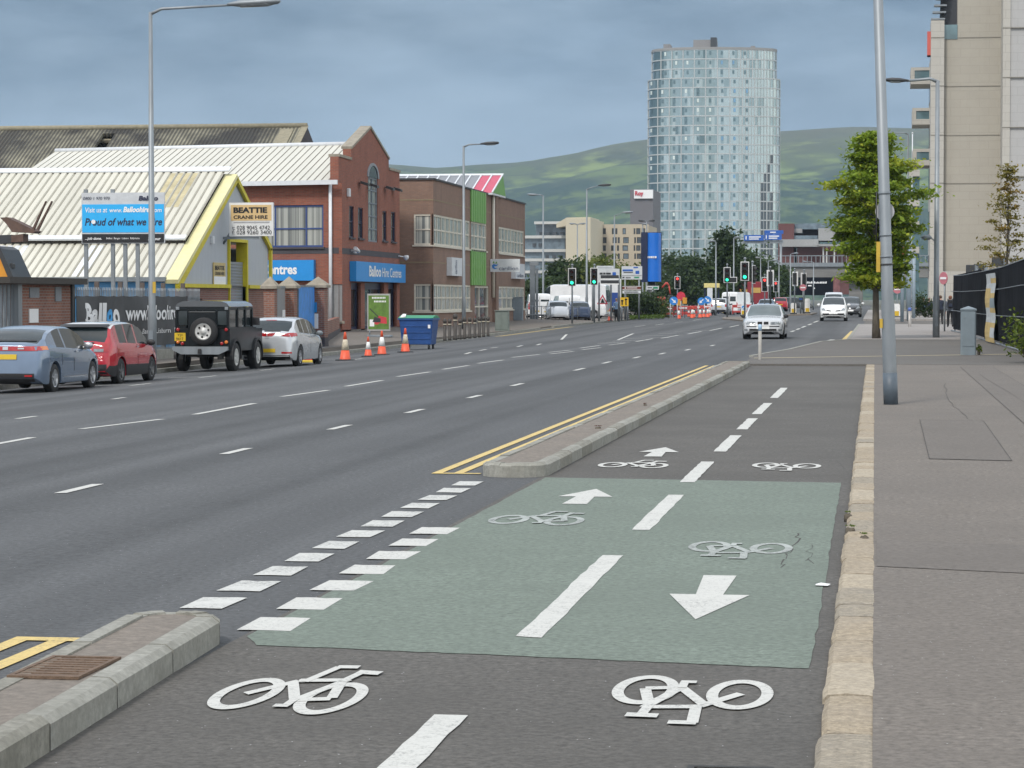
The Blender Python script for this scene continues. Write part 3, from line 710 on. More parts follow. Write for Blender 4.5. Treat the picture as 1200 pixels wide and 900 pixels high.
def car(name, label, cat, paint, L, W, top, belt, wy, loc, rz, wr=.31, z0=.2, tum=.28, side=(), ws=None, rw=None, plan=None, detail=None, group=None, trim=None, rimmat=m_rim, spokes=5, glass=m_cglass, wt=.2, roofmat=None, bump0=None):
    """a car body lofted from its side profile; +Y is the front. top: roof and bonnet line; belt: shoulder line; wy: axle positions"""
    root = thing(name, label, cat, loc, rz, group)
    ys = set()
    a, b = top[0][0], top[-1][0]
    n = 64
    ys |= {a+(b-a)*i/n for i in range(n+1)}; ra = wr+.055
    for w_ in wy: ys |= {w_+ra*math.sin(t) for t in grid_pts(-math.pi/2, math.pi/2, 14)}
    for s_ in list(side)+([ws] if ws else [])+([rw] if rw else []): ys |= set(s_[:2])
    for p in top: ys.add(p[0])
    ys = sorted(ys); y2 = [ys[0]]
    for y in ys[1:]:
        if y-y2[-1] > .004: y2.append(y)
    ys = y2
    plan = plan or [(a,.80),(a+.08,.90),(a+.45,.985),(-.2,1),(b-.9,.985),(b-.35,.93),(b-.1,.82),(b,.66)]
    rows = []
    for y in ys:
        zt = interp(top, y); zb = min(interp(belt, y), zt-.01); w_ = W/2*interp(plan, y)
        e = min(1, min(y-a, b-y)/.25); zz = z0+(1-e)**2*.14
        zz = min(zz, zb-.1)
        dz = zt-zb; wr_ = w_-.05-tum*max(0, dz-.06)
        if dz < .18: wr_ = w_-.05-.05*dz/.18-.02
        lift = 0
        for q in wy:
            if abs(y-q) < ra: lift = max(lift, wr+math.sqrt(ra*ra-(y-q)**2))
        L_ = lambda z: max(z, lift) if lift else z
        k = min(.05, dz*.5)
        row = [(0, zz), (w_-.27, zz), (w_-.265, L_(zz+.001)), (w_-.025, L_(zz+.003)), (w_-.008, L_(zz+.05)), (w_, L_(zz+.35*(zb-zz))), (w_-.002, L_(zz+.68*(zb-zz))), (w_-.018, L_(zb-.06*(min(1,(zb-zz)/.4)))), (w_-.05, max(zb, lift+.012)),
               (w_-.05-(w_-.05-wr_)*.5, zb+(dz-k)*.5), (wr_, zt-k), (wr_-.07, zt-k*.35), (wr_*.55, zt-.002+.012), (0, zt+.02)]
        rows.append([Vector((x, y, z)) for x, z in row])
    m = len(rows[0]); bodyf, sidef, wsf, rwf, trimf, rooff = [], [], [], [], [], []
    V = []
    for r_ in rows:
        V += r_; V += [Vector((-p.x, p.y, p.z)) for p in r_]
    for i in range(len(rows)-1):
        yc = (ys[i]+ys[i+1])/2
        for j in range(m-1):
            A, B_ = i*2*m+j, (i+1)*2*m+j
            fR = [A, A+1, B_+1, B_]; fL = [A+m, B_+m, B_+m+1, A+m+1]
            dest = bodyf
            if j in (8, 9) and any(s_[0] < yc < s_[1] for s_ in side): dest = sidef
            elif j >= 11 and ws and ws[0] < yc < ws[1]: dest = wsf
            elif j >= 11 and rw and rw[0] < yc < rw[1]: dest = rwf
            elif trim and j in trim.get('j', ()) and trim['y'][0] < yc < trim['y'][1]: dest = trimf
            elif bump0 and (yc < bump0[0] or yc > bump0[1]) and j < 5: dest = trimf
            elif roofmat and j >= 10 and interp(top, yc) > max(p[1] for p in top)-.12: dest = rooff
            if j == 0 or j == 1: dest = dest if dest is not bodyf else trimf
            dest += [fR, fL]
    e = (len(rows)-1)*2*m
    bodyf.append([k for k in range(m)]+[m+k for k in range(m-1, -1, -1)][0:m]); bodyf.append([e+k for k in range(m)][::-1]+[e+m+k for k in range(m)])
    def mk(fs, nm, mat, par):
        mb = MB(); used = sorted({k for f in fs for k in f}); mp = {k: i for i, k in enumerate(used)}
        mb.add([V[k] for k in used], [[mp[k] for k in f] for f in fs], 0, True)
        o = mb.build(nm, mat, par); o.data.set_sharp_from_angle(angle=R(38)); return o
    full = MB(); full.add(V, bodyf+sidef+wsf+rwf+trimf+rooff)
    bvh = BVHTree.FromPolygons(V, [f for f in full.f])
    mk(bodyf, 'body', paint, root)
    if trimf: mk(trimf, 'lower_trim', m_blackpl, root)
    if rooff: mk(rooff, 'roof', roofmat, root)
    if sidef:
        for nm, sgn in (('side_window', 1), ('side_window', -1)):
            for s_ in side:
                ff = [f for f in sidef if (V[f[0]].x+V[f[2]].x)*sgn > 0 and s_[0] < (V[f[0]].y+V[f[2]].y)/2 < s_[1]]
                if ff: mk(ff, nm, glass, root)
    if wsf: mk(wsf, 'windscreen', glass, root)
    if rwf: mk(rwf, 'rear_window', glass, root)
    for q in wy:
        wb = W/2*interp(plan, q)
        for s in (1, -1): wheel(root, s*(wb-.012-wt/2), q, wr, wt, s, rimmat, spokes)
    P = lambda nm, mat, corners, d, n_=6, m_=3, off=.008, par=root: proj_patch(bvh, corners, d, n_, m_, off).build(nm, mat, par, fix=False)
    if detail: detail(root, P, bvh)
    return root
REAR, FRONT = (0,1,0), (0,-1,0)
def rz4(x0, x1, z0, z1): return [(x0,0,z0),(x1,0,z0),(x1,0,z1),(x0,0,z1)]
def mirrors(root, x, y, z, mat):
    for s in (1, -1):
        mb = MB().lathe([(.02,-.05),(.07,-.04),(.085,0),(.075,.04),(.03,.06)], (0,0,0), 'Y', 14); mb.xform(Matrix.Diagonal((1.35,1,.95,1)))
        mb.v = [v+Vector((s*(x+.12), y, z)) for v in mb.v]
        mb.tube([(s*(x-.03),y-.01,z-.05),(s*(x+.07),y,z-.03)], .022, 8)
        mb.build('mirror', mat, root)
def plate(root, P, bvh, x, z, front, txt=None, w=.52, h=.11):
    d = FRONT if front else REAR
    o = P('number_plate', m_plW if front else m_plY, rz4(x-w/2, x+w/2, z-h/2, z+h/2), d, 4, 1, .02)
    mb = MB()
    yy = o.data.vertices[0].co.y; yy = min(v.co.y for v in o.data.vertices) if not front else max(v.co.y for v in o.data.vertices)
    if txt:
        if front: text(mb, txt, (x+w*.42, yy, z-h*.28), (-1,0,0), (0,0,1), w*.84, h*.56, lift=.006)
        else: text(mb, txt, (x-w*.42, yy, z-h*.28), (1,0,0), (0,0,1), w*.84, h*.56, lift=.006)
        mb.build('plate_characters', m_ink, o, fix=False)

# ---------- lamp columns
def lamp_column(label, base, H, arm, dx, kind='dark', r0=.11, r1=.06, group='street lamps', double=False, bands=True, lean=(0,0), arm_rise=.25, cat='street lamp', name='street_lamp', wide=1.0):
    root = thing(name, label, cat, base, 0, group)
    top = Vector((lean[0]*H, lean[1]*H, H))
    mb = MB(); f = min(.17, 1.6/H)
    mb.tube([(0,0,-.05),(lean[0]*1.6,lean[1]*1.6,1.6),(lean[0]*1.7,lean[1]*1.7,1.72),tuple(top)], [r0*1.2,r0*1.18,r0*.95,r1], 14)
    mb.build('pole', m_galv, root)
    if bands:
        mb = MB(); mb.box(-.06,.06,-r0*1.3,-r0*1.15,.45,1.1); mb.build('access_door', m_galvd, root)
    for sg in ((1, -1) if double else (1,)):
        ex = dx*sg
        if arm:
            mb = MB().tube([tuple(top-Vector((0,0,.05))), (top.x+.3*ex, top.y, H+.08), (top.x+arm*ex, top.y, H+arm_rise)], [r1*.9, r1*.75, r1*.6], 10)
            mb.build('arm', m_galv, root)
        hx = top.x+arm*ex; hz = H+(arm_rise if arm else 0)
        mb = MB(); l = 1.05*wide; 
        mb.lathe([(.05,0),(.09,.12),(.15,.35),(.16,l*.7),(.11,l*.95),(.04,l)], (0,0,0), 'X', 14)
        mb.xform(Matrix.Diagonal((ex,1.15,.62,1))); mb.v = [v+Vector((hx-.1*ex, top.y, hz+.02+.04*abs(v.x))) for v in mb.v]
        mb.build('lamp_head', m_galvd if kind == 'dark' else m_galv, root) if kind != 'black' else mb.build('lamp_head', m_dark, root)
        mb = MB().lathe([(.02,.3),(.13,.35),(.14,l*.75),(.05,l*.88)], (0,0,0), 'X', 12); mb.xform(Matrix.Diagonal((ex,1.05,.45,1)))
        mb.v = [v+Vector((hx-.1*ex, top.y, hz-.035+.04*abs(v.x))) for v in mb.v]; mb.build('lamp_lens', m_lclr, root)
    return root
# ---------- traffic signals
def signal(label, base, H, state='green', rz=0, arrow_box=False, group='traffic signals', hs=1.0, pole_h=None, pm=None):
    root = thing('traffic_light', label, 'traffic light', base, rz, group)
    MB().tube([(0,0,0),(0,0,H+.15)], .057, 12).build('pole', pm or m_galvd, root)
    MB().lathe([(.05,0),(.09,.02),(.09,.1),(.03,.14)], (0,0,H+.15), 'Z', 12).build('pole_cap', m_galv, root)
    z1, z0, hw = H, H-1.22*hs, .27*hs
    pts = [(-hw,z0),(hw,z0),(hw,z1),(-hw,z1)]
    if arrow_box: pts = [(-hw,z0),(hw+.5*hs,z0),(hw+.5*hs,z0+.46*hs),(hw,z0+.46*hs),(hw,z1),(-hw,z1)]
    mb = MB(); mb.slab([(x,-.085,z) for x,z in pts], (0,-.02,0)); mb.build('backing_board', m_sw, root)
    ins = []
    e = .045*hs
    q = [(-hw+e,z0+e),(hw-e,z0+e),(hw-e,z1-e),(-hw+e,z1-e)]
    if arrow_box: q = [(-hw+e,z0+e),(hw+.5*hs-e,z0+e),(hw+.5*hs-e,z0+.46*hs-e),(hw-e,z0+.46*hs-e),(hw-e,z1-e),(-hw+e,z1-e)]
    mb = MB(); mb.slab([(x,-.106,z) for x,z in q], (0,-.012,0))
    mb.box(-.17*hs,.17*hs,-.16,-.117,z0+.08*hs,z1-.08*hs); mb.box(-.15*hs,.15*hs,-.084,.06,z0+.12*hs,z1-.12*hs)
    mb.build('housing', m_sbk, root)
    for k, nm in enumerate(('red', 'amber', 'green')):
        zc = z1-(.24+.37*k)*hs; on = nm == state
        mat = {'red': m_ron if on else m_roff, 'amber': m_aoff, 'green': m_gon if on else m_goff}[nm]
        if on or True: MB().lathe([(.115*hs,-.18),(.1*hs,-.195),(.01,-.2)], (0,0,zc), 'Y', 16).build('lens', mat, root)
        v = MB(); n = 10
        for i in range(n):
            a0, a1 = R(-20)+R(220)*i/n, R(-20)+R(220)*(i+1)/n; r_ = .135*hs
            d0 = .2
            v.quad((r_*math.cos(a0),-.16,zc+r_*math.sin(a0)),(r_*math.cos(a1),-.16,zc+r_*math.sin(a1)),(r_*math.cos(a1),-.16-d0,zc+r_*math.sin(a1)-.03),(r_*math.cos(a0),-.16-d0,zc+r_*math.sin(a0)-.03))
        v.build('visor', m_sbk, root)
    return root
# ---------- trees
def leafset(seed, base, hue, n=3):
    out = []
    for i in range(n):
        k = .65+.55*i/(n-1) if n > 1 else 1; c = Vector(base)*k; 
        if i == n-1: c = c.lerp(Vector(hue), .5)
        nm = f'leaves_{seed}_{i}'
        if nm in MATS: out.append(MATS[nm]); continue
        m = bpy.data.materials.new(nm); nt, N, L = nodes(m); b = N['Principled BSDF']
        f, _ = noise(N, L, N.new('ShaderNodeTexCoord').outputs['Object'], 1.3, 3)
        L.new(mix(N, L, f, tuple(c*.8), tuple(c*1.2)), b.inputs['Base Color']); b.inputs['Roughness'].default_value = .55; b.inputs['Specular IOR Level'].default_value = .25
        tr = N.new('ShaderNodeBsdfTranslucent'); tr.inputs[0].default_value = (*(c*1.1), 1)
        ms = N.new('ShaderNodeMixShader'); ms.inputs[0].default_value = .38; L.new(b.outputs[0], ms.inputs[1]); L.new(tr.outputs[0], ms.inputs[2])
        L.new(ms.outputs[0], N['Material Output'].inputs['Surface']); MATS[nm] = m; out.append(m)
    return out
m_bark = M('tree_bark', (.10,.085,.065), rough=.9, var=.35, scale=9, bump=.6, stretch=(1,1,.25))
def leaf(mb, p, sz, r_, flat=.5, mi=0):
    n = Vector((r_.gauss(0,1), r_.gauss(0,1), r_.gauss(0,1)+flat*2)).normalized()
    u = n.cross(Vector((r_.gauss(0,1), r_.gauss(0,1), r_.gauss(0,1)))).normalized(); v = n.cross(u)
    a, b = sz*r_.uniform(.6,1.2), sz*r_.uniform(.35,.65)
    mb.add([p-u*a, p+v*b*.9-u*a*.1, p+u*a*.95+n*a*.12, p-v*b-u*a*.1], [[0,1,2,3]], mi)
def tree(name, label, base, H, crown, trunk_r, nclump, nleaf, lsz, mats, seed, group=None, cat='tree', flat=.6, lay=.5, fork=.32, shape=None, spread=.3, lean=(0,0)):
    """tapered trunk, limbs to every clump, leaves clustered round the limb ends. crown = (z0, z1, radius_x, radius_y)"""
    r_ = random.Random(seed); root = thing(name, label, cat, base, 0, group)
    z0, z1, rx, ry = crown; tm = MB(); lm = MB()
    tip = Vector((lean[0], lean[1], z1-(z1-z0)*.12))
    wob = [Vector((0,0,-.1))]+[Vector((lean[0]*t+r_.uniform(-.05,.05)*H*.06, lean[1]*t+r_.uniform(-.05,.05)*H*.06, tip.z*t)) for t in (.12,.3,.5,.7,.88,1)]
    rad = [trunk_r*1.25]+[trunk_r*(1-.85*t) for t in (.12,.3,.5,.7,.88,1)]
    tm.tube(wob, rad, 10)
    def axis(z):
        for a, b in zip(wob, wob[1:]):
            if z <= b.z: return a.lerp(b, (z-a.z)/max(1e-6, b.z-a.z))
        return wob[-1]
    shape = shape or (lambda t: math.sqrt(max(0, 1-(2*t-1)**2))*.9+.1)
    per = max(1, nleaf//nclump)
    for k in range(nclump):
        t = (k+r_.random())/nclump; z = z0+(z1-z0)*t; an = k*2.399963+r_.uniform(-.5,.5); rr_ = shape(t)*math.sqrt(r_.uniform(.12,1))*r_.uniform(.85,1.12)
        c = Vector((lean[0]*t+rx*rr_*math.cos(an), lean[1]*t+ry*rr_*math.sin(an), z))
        s0 = axis(max(z0*.8, z-.45*math.hypot(c.x,c.y)-.1*H*r_.random()))
        mid = s0.lerp(c, .55)+Vector((0,0,.06*H*r_.random()))
        br = trunk_r*.28*(1-.6*t)
        if br > .012: tm.tube([s0, mid, c], [br, br*.6, br*.2], 6, cap=False)
        cs = spread*rx*r_.uniform(.55,1.25)
        cm = r_.choice([0,0,1,1,1,2]) if len(mats) > 2 else 0
        for q in range(per):
            p = c+Vector((r_.gauss(0,cs), r_.gauss(0,cs), r_.gauss(0,cs*lay)-.15*cs))
            if r_.random() < .12: p = c.lerp(s0, r_.random()*.5)+Vector((r_.gauss(0,cs*.4), r_.gauss(0,cs*.4), r_.gauss(0,cs*.3)))
            if p.z < z0*.85: p.z = z0*.85+r_.random()*.2
            mi = cm if r_.random() < .7 else r_.randrange(len(mats))
            leaf(lm, p, lsz*r_.uniform(.7,1.3), r_, flat, mi)
    tm.build('trunk', m_bark, root); lm.build('crown', mats, root, fix=False)
    return root
def bush(name, label, base, rx, ry, H, n, lsz, mats, seed, group=None, cat='shrub'):
    r_ = random.Random(seed); root = thing(name, label, cat, base, 0, group); mb = MB(); st = MB()
    cl = [(r_.uniform(-.75,.75)*rx, r_.uniform(-.75,.75)*ry, r_.uniform(.25,.85)*H, r_.uniform(.22,.42)) for _ in range(max(6, n//140))]
    for c in cl[:14]: st.tube([(c[0]*.2,c[1]*.2,-.05),(c[0]*.7,c[1]*.7,c[2]*.6),(c[0],c[1],c[2])], [.03,.02,.008], 5)
    for i in range(n):
        c = r_.choice(cl); s = c[3]*min(rx, ry, H)
        p = Vector((c[0]+r_.gauss(0,s), c[1]+r_.gauss(0,s), max(.03, c[2]+r_.gauss(0,s*.9)))); leaf(mb, p, lsz*r_.uniform(.6,1.3), r_, .4, r_.randrange(len(mats)))
    st.build('stem', m_bark, root); mb.build('foliage', mats, root, fix=False); return root
# ---------- people: one skinned surface per body
def person(label, loc, rz, H, joints, top, legs, skin, hair, shoes=None, group=None, sleeves=True, hairlen=.0, name='person', vest=None):
    """joints: dict of joint -> (x, y, z) as fractions of the height; facing +Y"""
    root = thing(name, label, 'person', loc, rz, group)
    J = {'pelvis':(0,0,.53),'waist':(0,.005,.61),'chest':(0,.0,.72),'neck0':(0,-.005,.815),'neck1':(0,.008,.86),'head0':(0,.015,.905),'head1':(0,.012,.955),'crown':(0,.005,.985),
         'shl':(-.105,0,.795),'ell':(-.135,-.02,.64),'wrl':(-.125,.03,.50),'hal':(-.122,.045,.455),'shr':(.105,0,.795),'elr':(.135,-.02,.64),'wrr':(.125,.03,.50),'har':(.122,.045,.455),
         'hil':(-.05,0,.50),'knl':(-.052,.015,.28),'anl':(-.054,-.01,.045),'tol':(-.06,.075,.016),'hir':(.05,0,.50),'knr':(.052,.015,.28),'anr':(.054,-.01,.045),'tor':(.06,.075,.016)}
    J.update(joints)
    rad = {'pelvis':(.088,.062),'waist':(.078,.056),'chest':(.092,.062),'neck0':(.05,.045),'neck1':(.032,.034),'head0':(.040,.048),'head1':(.046,.054),'crown':(.028,.034),
           'shl':(.04,.04),'ell':(.029,.029),'wrl':(.019,.019),'hal':(.021,.015),'shr':(.04,.04),'elr':(.029,.029),'wrr':(.019,.019),'har':(.021,.015),
           'hil':(.055,.056),'knl':(.038,.04),'anl':(.028,.03),'tol':(.024,.018),'hir':(.055,.056),'knr':(.038,.04),'anr':(.028,.03),'tor':(.024,.018)}
    E = [('pelvis','waist'),('waist','chest'),('chest','neck0'),('neck0','neck1'),('neck1','head0'),('head0','head1'),('head1','crown'),('neck0','shl'),('shl','ell'),('ell','wrl'),('wrl','hal'),('neck0','shr'),('shr','elr'),('elr','wrr'),('wrr','har'),
         ('pelvis','hil'),('hil','knl'),('knl','anl'),('anl','tol'),('pelvis','hir'),('hir','knr'),('knr','anr'),('anr','tor')]
    ks = list(J); ix = {k: i for i, k in enumerate(ks)}
    vs = [Vector(J[k])*H for k in ks]; es = [(ix[a], ix[b]) for a, b in E]; rr_ = [(rad[k][0]*H, rad[k][1]*H) for k in ks]
    # five separate fingers, each a short chain rooted in the palm
    for s, h, wv in (('l','hal','wrl'),('r','har','wrr')):
        sg = -1 if s == 'l' else 1; hp = Vector(J[h])*H; dv = (hp-Vector(J[wv])*H).normalized()
        for k in range(5):
            o = len(vs); off = Vector((0, (k-1.5)*.011*H/1.0, 0)) if k < 4 else Vector((0, .026*H, .012*H))
            l = (.03,.034,.032,.025,.022)[k]*H
            vs += [hp+off*.8+dv*.006*H, hp+off+dv*(.006*H+l*.6), hp+off+dv*(.004*H+l)+Vector((-sg*.006*H,0,0))]
            es += [(ix[h], o), (o, o+1), (o+1, o+2)]; rr_ += [(.0062*H,)*2, (.0055*H,)*2, (.0045*H,)*2]
    me = bpy.data.meshes.new('body'); me.from_pydata([tuple(v) for v in vs], es, [])
    ob = bpy.data.objects.new('body', me); COL.objects.link(ob)
    sk = ob.modifiers.new('skin', 'SKIN'); sk.use_smooth_shade = True
    for i, r2 in enumerate(rr_): me.skin_vertices[0].data[i].radius = r2; me.skin_vertices[0].data[i].use_root = i == ix['pelvis']
    sb = ob.modifiers.new('sub', 'SUBSURF'); sb.levels = 2; sb.render_levels = 2
    dg = bpy.context.evaluated_depsgraph_get(); dg.update()
    m2 = bpy.data.meshes.new_from_object(ob.evaluated_get(dg)); bpy.data.objects.remove(ob)
    m2.materials.clear()
    for m_ in (top, legs, skin, shoes or m_blackpl): m2.materials.append(m_)
    pel = J['pelvis'][2]*H
    for p in m2.polygons:
        c = p.center; p.use_smooth = True
        hw = min((c-Vector(J['hal'])*H).length, (c-Vector(J['har'])*H).length)
        an = min((c-Vector(J[k])*H).length for k in ('tol','tor')); an2 = min((c-Vector(J[k])*H).length for k in ('anl','anr'))
        el = min((c-Vector(J['wrl'])*H).length, (c-Vector(J['wrr'])*H).length)
        nb = (Vector(J['neck1'])-Vector(J['neck0'])).normalized()
        above = (c-Vector(J['neck0'])*H).dot(nb) > .028*H
        arm = abs(c.x) > .1*H and c.z > .3*H
        if hw < .05*H or above or (not sleeves and el < .14*H and arm): i = 2
        elif an < .055*H or an2 < .03*H: i = 3
        elif c.z < pel-.005*H and not (arm and abs(c.x) > .112*H): i = 1
        else: i = 0
        p.material_index = i
    ob = bpy.data.objects.new('body', m2); COL.objects.link(ob); ob.parent = root
    hd = Vector(J['head1'])*H; hm = MB()
    prof = [(.004,.062),(.03,.056),(.047,.038),(.053,.012),(.052,-.012-hairlen*.3),(.046,-.035-hairlen),(.02,-.045-hairlen)]
    hm.lathe([(a*H, b*H) for a, b in prof], (0,0,0), 'Z', 18)
    vs = []
    for v in hm.v:
        if v.y > .018*H and v.z < .022*H: v.y = .018*H*.55      # open over the face
        vs.append(Vector((v.x*.95, v.y*1.08-.006*H, v.z))+hd)
    hm.v = vs; hm.build('hair', hair, root)
    fm = MB()
    f0 = hd+Vector((0, .052*H, -.014*H))
    fm.lathe([(.004*H,.0),(.007*H,-.012*H),(.003*H,-.02*H)], f0+Vector((0,.004*H,.01*H)), 'Z', 8)
    for sg in (-1, 1):
        fm.lathe([(.002*H,-.004*H),(.008*H,-.002*H),(.009*H,.003*H),(.002*H,.006*H)], hd+Vector((sg*.048*H,.0,-.012*H)), 'X', 8)
    fm.build('face', skin, root)
    em = MB()
    for sg in (-1, 1): em.lathe([(.001*H,.002*H),(.006*H,.0),(.001*H,-.002*H)], hd+Vector((sg*.019*H, .051*H, -.004*H)), 'Y', 8)
    em.box(-.014*H,.014*H,f0.y-.004*H,f0.y+.001*H,f0.z-.022*H,f0.z-.018*H); em.build('eyes_and_mouth', m_ink, root)
    return root
# ---------- buildings
Zv = Vector((0,0,1)); Yv = Vector((0,1,0)); Xv = Vector((1,0,0))
def atP(px, py, O, Nn):
    d = ray(px, py); c = Vector((0,0,CAMH)); O = Vector(O); Nn = Vector(Nn); t = (O-c).dot(Nn)/d.dot(Nn); return c+d*t
def hole(px0, py0, px1, py1, O, U, V=Zv):
    """an opening given by its near-left edge pixels (x, top, x, bottom) on the wall plane"""
    O = Vector(O); U = Vector(U).normalized(); N_ = U.cross(V)
    a = atP(px0, py0, O, N_); b = atP(px0, py1, O, N_); c = atP(px1, (py0+py1)/2, O, N_)
    return ((b-O).dot(U), (b-O).dot(V), (c-O).dot(U), (a-O).dot(V))
m_brick = M_brick('red_brick', (.31,.098,.058), (.24,.072,.045), (.22,.13,.10), var=.25, stain=.3)
m_brickd = M_brick('dark_brick_band', (.06,.055,.065), (.075,.065,.07), (.08,.075,.075), var=.2)
m_brickc = M_brick('brown_brick', (.285,.172,.122), (.24,.145,.104), (.20,.15,.125), var=.2, stain=.35)
m_brickh = M_brick('rough_red_brick', (.29,.115,.075), (.21,.075,.052), (.25,.20,.17), bw=.23, rh=.078, ms=.014, var=.3)
m_coping = M('stone_coping', (.28,.25,.20), rough=.9, var=.25, scale=3, bump=.3)
m_roofw = M('cream_metal_sheet', (.58,.56,.485), rough=.45, var=.07, scale=.5, stretch=(1,.3,.3))
m_rooff = M('white_fibre_sheet', (.55,.53,.45), rough=.6, var=.12, scale=.8, stretch=(1,.15,.15))
m_groove = M('dirty_sheet_groove', (.27,.255,.215), rough=.8, var=.3, scale=1.5)  # darker grey for the strips between the raised pans
m_gutter = M('white_gutter', (.62,.64,.66), rough=.4, var=.08)
m_bluesign = M('blue_sign_panel', (.02,.25,.62), rough=.35, var=.05)
m_bluef = M('blue_window_frame', (.03,.06,.19), rough=.4)
m_glb = M_glass('blind_filled_glass', (.11,.12,.12), rough=.08, spec=.6, blinds=(.36,.37,.34))
m_gl = M_glass('dark_window_glass', (.03,.035,.04), rough=.05, spec=.8)
m_glc = M_glass('pale_curtained_glass', (.16,.18,.18), rough=.1, spec=.6, blinds=(.55,.55,.49))
m_creamf = M('cream_window_frame', (.62,.58,.49), rough=.5, var=.08)
m_stonew = M('grey_stone_surround', (.24,.26,.28), rough=.8)
m_yel = M('yellow_trim', (.56,.47,.02), rough=.5, var=.12)
m_yelp = M('pale_yellow_flashing', (.68,.63,.34), rough=.5, var=.1)
m_gclad = M('grey_cladding', (.40,.425,.45), rough=.5, var=.06, stretch=(1,1,.2))
m_shut = M('grey_roller_shutter', (.24,.26,.28), rough=.45, metal=.2, var=.1, scale=8, stretch=(.2,.2,4))
m_bluec = M('blue_cladding', (.09,.32,.62), rough=.5, var=.2, scale=1.5)
m_navy = M('navy_door_paint', (.012,.02,.06), rough=.35)
m_shutp = M('grey_shutter_board', (.22,.22,.22), rough=.6, var=.1)

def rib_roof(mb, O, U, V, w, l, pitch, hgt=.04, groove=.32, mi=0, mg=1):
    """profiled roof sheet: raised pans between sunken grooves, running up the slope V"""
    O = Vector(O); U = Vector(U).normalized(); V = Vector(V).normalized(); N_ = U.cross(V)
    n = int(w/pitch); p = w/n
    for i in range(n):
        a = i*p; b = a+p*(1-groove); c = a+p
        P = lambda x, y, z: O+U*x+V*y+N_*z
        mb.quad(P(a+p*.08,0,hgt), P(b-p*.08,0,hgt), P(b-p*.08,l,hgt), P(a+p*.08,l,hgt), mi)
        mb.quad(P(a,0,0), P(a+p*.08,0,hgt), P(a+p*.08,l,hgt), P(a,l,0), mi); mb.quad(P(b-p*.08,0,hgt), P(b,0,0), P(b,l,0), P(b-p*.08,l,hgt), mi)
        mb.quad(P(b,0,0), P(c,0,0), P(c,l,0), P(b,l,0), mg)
# --- the gabled brick store
FX, FY0, FY1, FYR = -26.0, 121.0, 137.0, 128.8
B1 = thing('brick_store', 'red brick store with stepped gable, tall arched window and blue shop signs', 'building', (FX, FYR, -.2))
SK = .22; USd = Vector((1, -SK, 0)).normalized(); W1 = 18.5*math.sqrt(1+SK*SK); O1 = Vector((FX,FY0,-.3))-USd*W1
H1 = 7.6
side_win = hole(300, 241, 379, 290, O1, USd); shut = hole(383, 333, 401, 376, O1, USd)
mb = MB(); wall(mb, O1, USd, Zv, W1, H1, [side_win, shut], .14)
Of = Vector((FX,FY0,-.3))
slims = [hole(*q, Of, Yv) for q in ((409.3,241,414.6,278),(419.8,243,425.4,279),(448.2,247,453.2,282),(458.2,248,463.4,283))]
arch = hole(431.5, 207, 442.5, 283, Of, Yv)
doors = [hole(*q, Of, Yv) for q in ((411.5,331,423,392),(427.5,331,450,392),(455,331,465,391))]
doors = [(a, .32, c, d) for a, b, c, d in doors]
wall(mb, Of, Yv, Zv, FY1-FY0, 8.9, slims+[arch]+doors, .13)
# arched head infill and gable above the shoulders
Pg = lambda y, z, d=0: Vector((FX-d, y, z))
zs, zg = 8.6, 9.15
out = [Pg(FY0,zs),Pg(124,zs),Pg(124,zg),Pg(FYR,10.5),Pg(133.9,zg),Pg(133.9,zs),Pg(FY1,zs)]
for i in range(len(out)-1):   # thickness of the parapet
    a, b = out[i], out[i+1]; mb.quad(a, a-Xv*.42, b-Xv*.42, b)
mb.poly([Pg(124,zs+.0),Pg(133.9,zs),Pg(133.9,zg),Pg(FYR,10.5),Pg(124,zg)])
mb.quad(Pg(FY0,H1-.31,.42), Pg(FY0,zs,.42), Pg(FY0,zs), Pg(FY0,H1-.31)); mb.poly([Pg(y,z,.42) for y,z in ((FY0,7),(FY0,zs),(124,zs),(124,zg),(FYR,10.5),(133.9,zg),(133.9,zs),(FY1,zs),(FY1,7))])
mb.quad(Pg(FY1,-.3), Pg(FY1,zs), Vector((FX-18,FY1+4,zs-1)), Vector((FX-18,FY1+4,-.3)))
ww = mb.build('wall', m_brick, B1, False)
bm_ = MB()
for (a, b) in ((0,1),(1,2),(2,3),(3,4),(4,5),(5,6)):
    p, q = out[a], out[b]
    if abs(p.y-q.y) < .05: continue
    up = Vector((0,-(q.z-p.z),(q.y-p.y))).normalized()
    bm_.slab([p+Xv*.06, q+Xv*.06, q-Xv*.5, p-Xv*.5], up*.13)
bm_.build('coping', m_coping, B1, False)
bm_ = MB(); r_ = hole(396,290,468,297,Of,Yv)
obar(bm_, Of, Yv, Zv, 0, r_[1], FY1-FY0, r_[3], -.02, .012); obar(bm_, O1, USd, Zv, 0, r_[1], W1+.012, r_[3], -.02, .012)
obar(bm_, Of, Yv, Zv, 0, 0, .15, .45, -.05, .04); bm_.build('brick_band', m_brickd, B1, False)
for s_ in slims: window(B1, Of, Yv, Zv, s_, 1, 2, .06, .09, m_navy, m_gl, sill=m_brickd)
a, b, c, d = arch
window(B1, Of, Yv, Zv, arch, 2, 5, .09, .08, M('grey_window_frame', (.16,.19,.22), rough=.5), m_glb)
sm_ = MB(); nA = 10; yc, zc = (a+c)/2, d; rin = (c-a)/2
for i in range(nA):          # the arch's own stone ring and its glazed head
    t0, t1 = math.pi*i/nA, math.pi*(i+1)/nA
    P = lambda t, q, dd: Of+Yv*(yc+q*math.cos(t))+Zv*(zc+q*.5*math.sin(t))+Xv*dd
    sm_.slab([P(t0,rin,-.01),P(t1,rin,-.01),P(t1,rin+.28,-.01),P(t0,rin+.28,-.01)], Xv*.06)
sm_.build('arch_surround', m_stonew, B1, False)
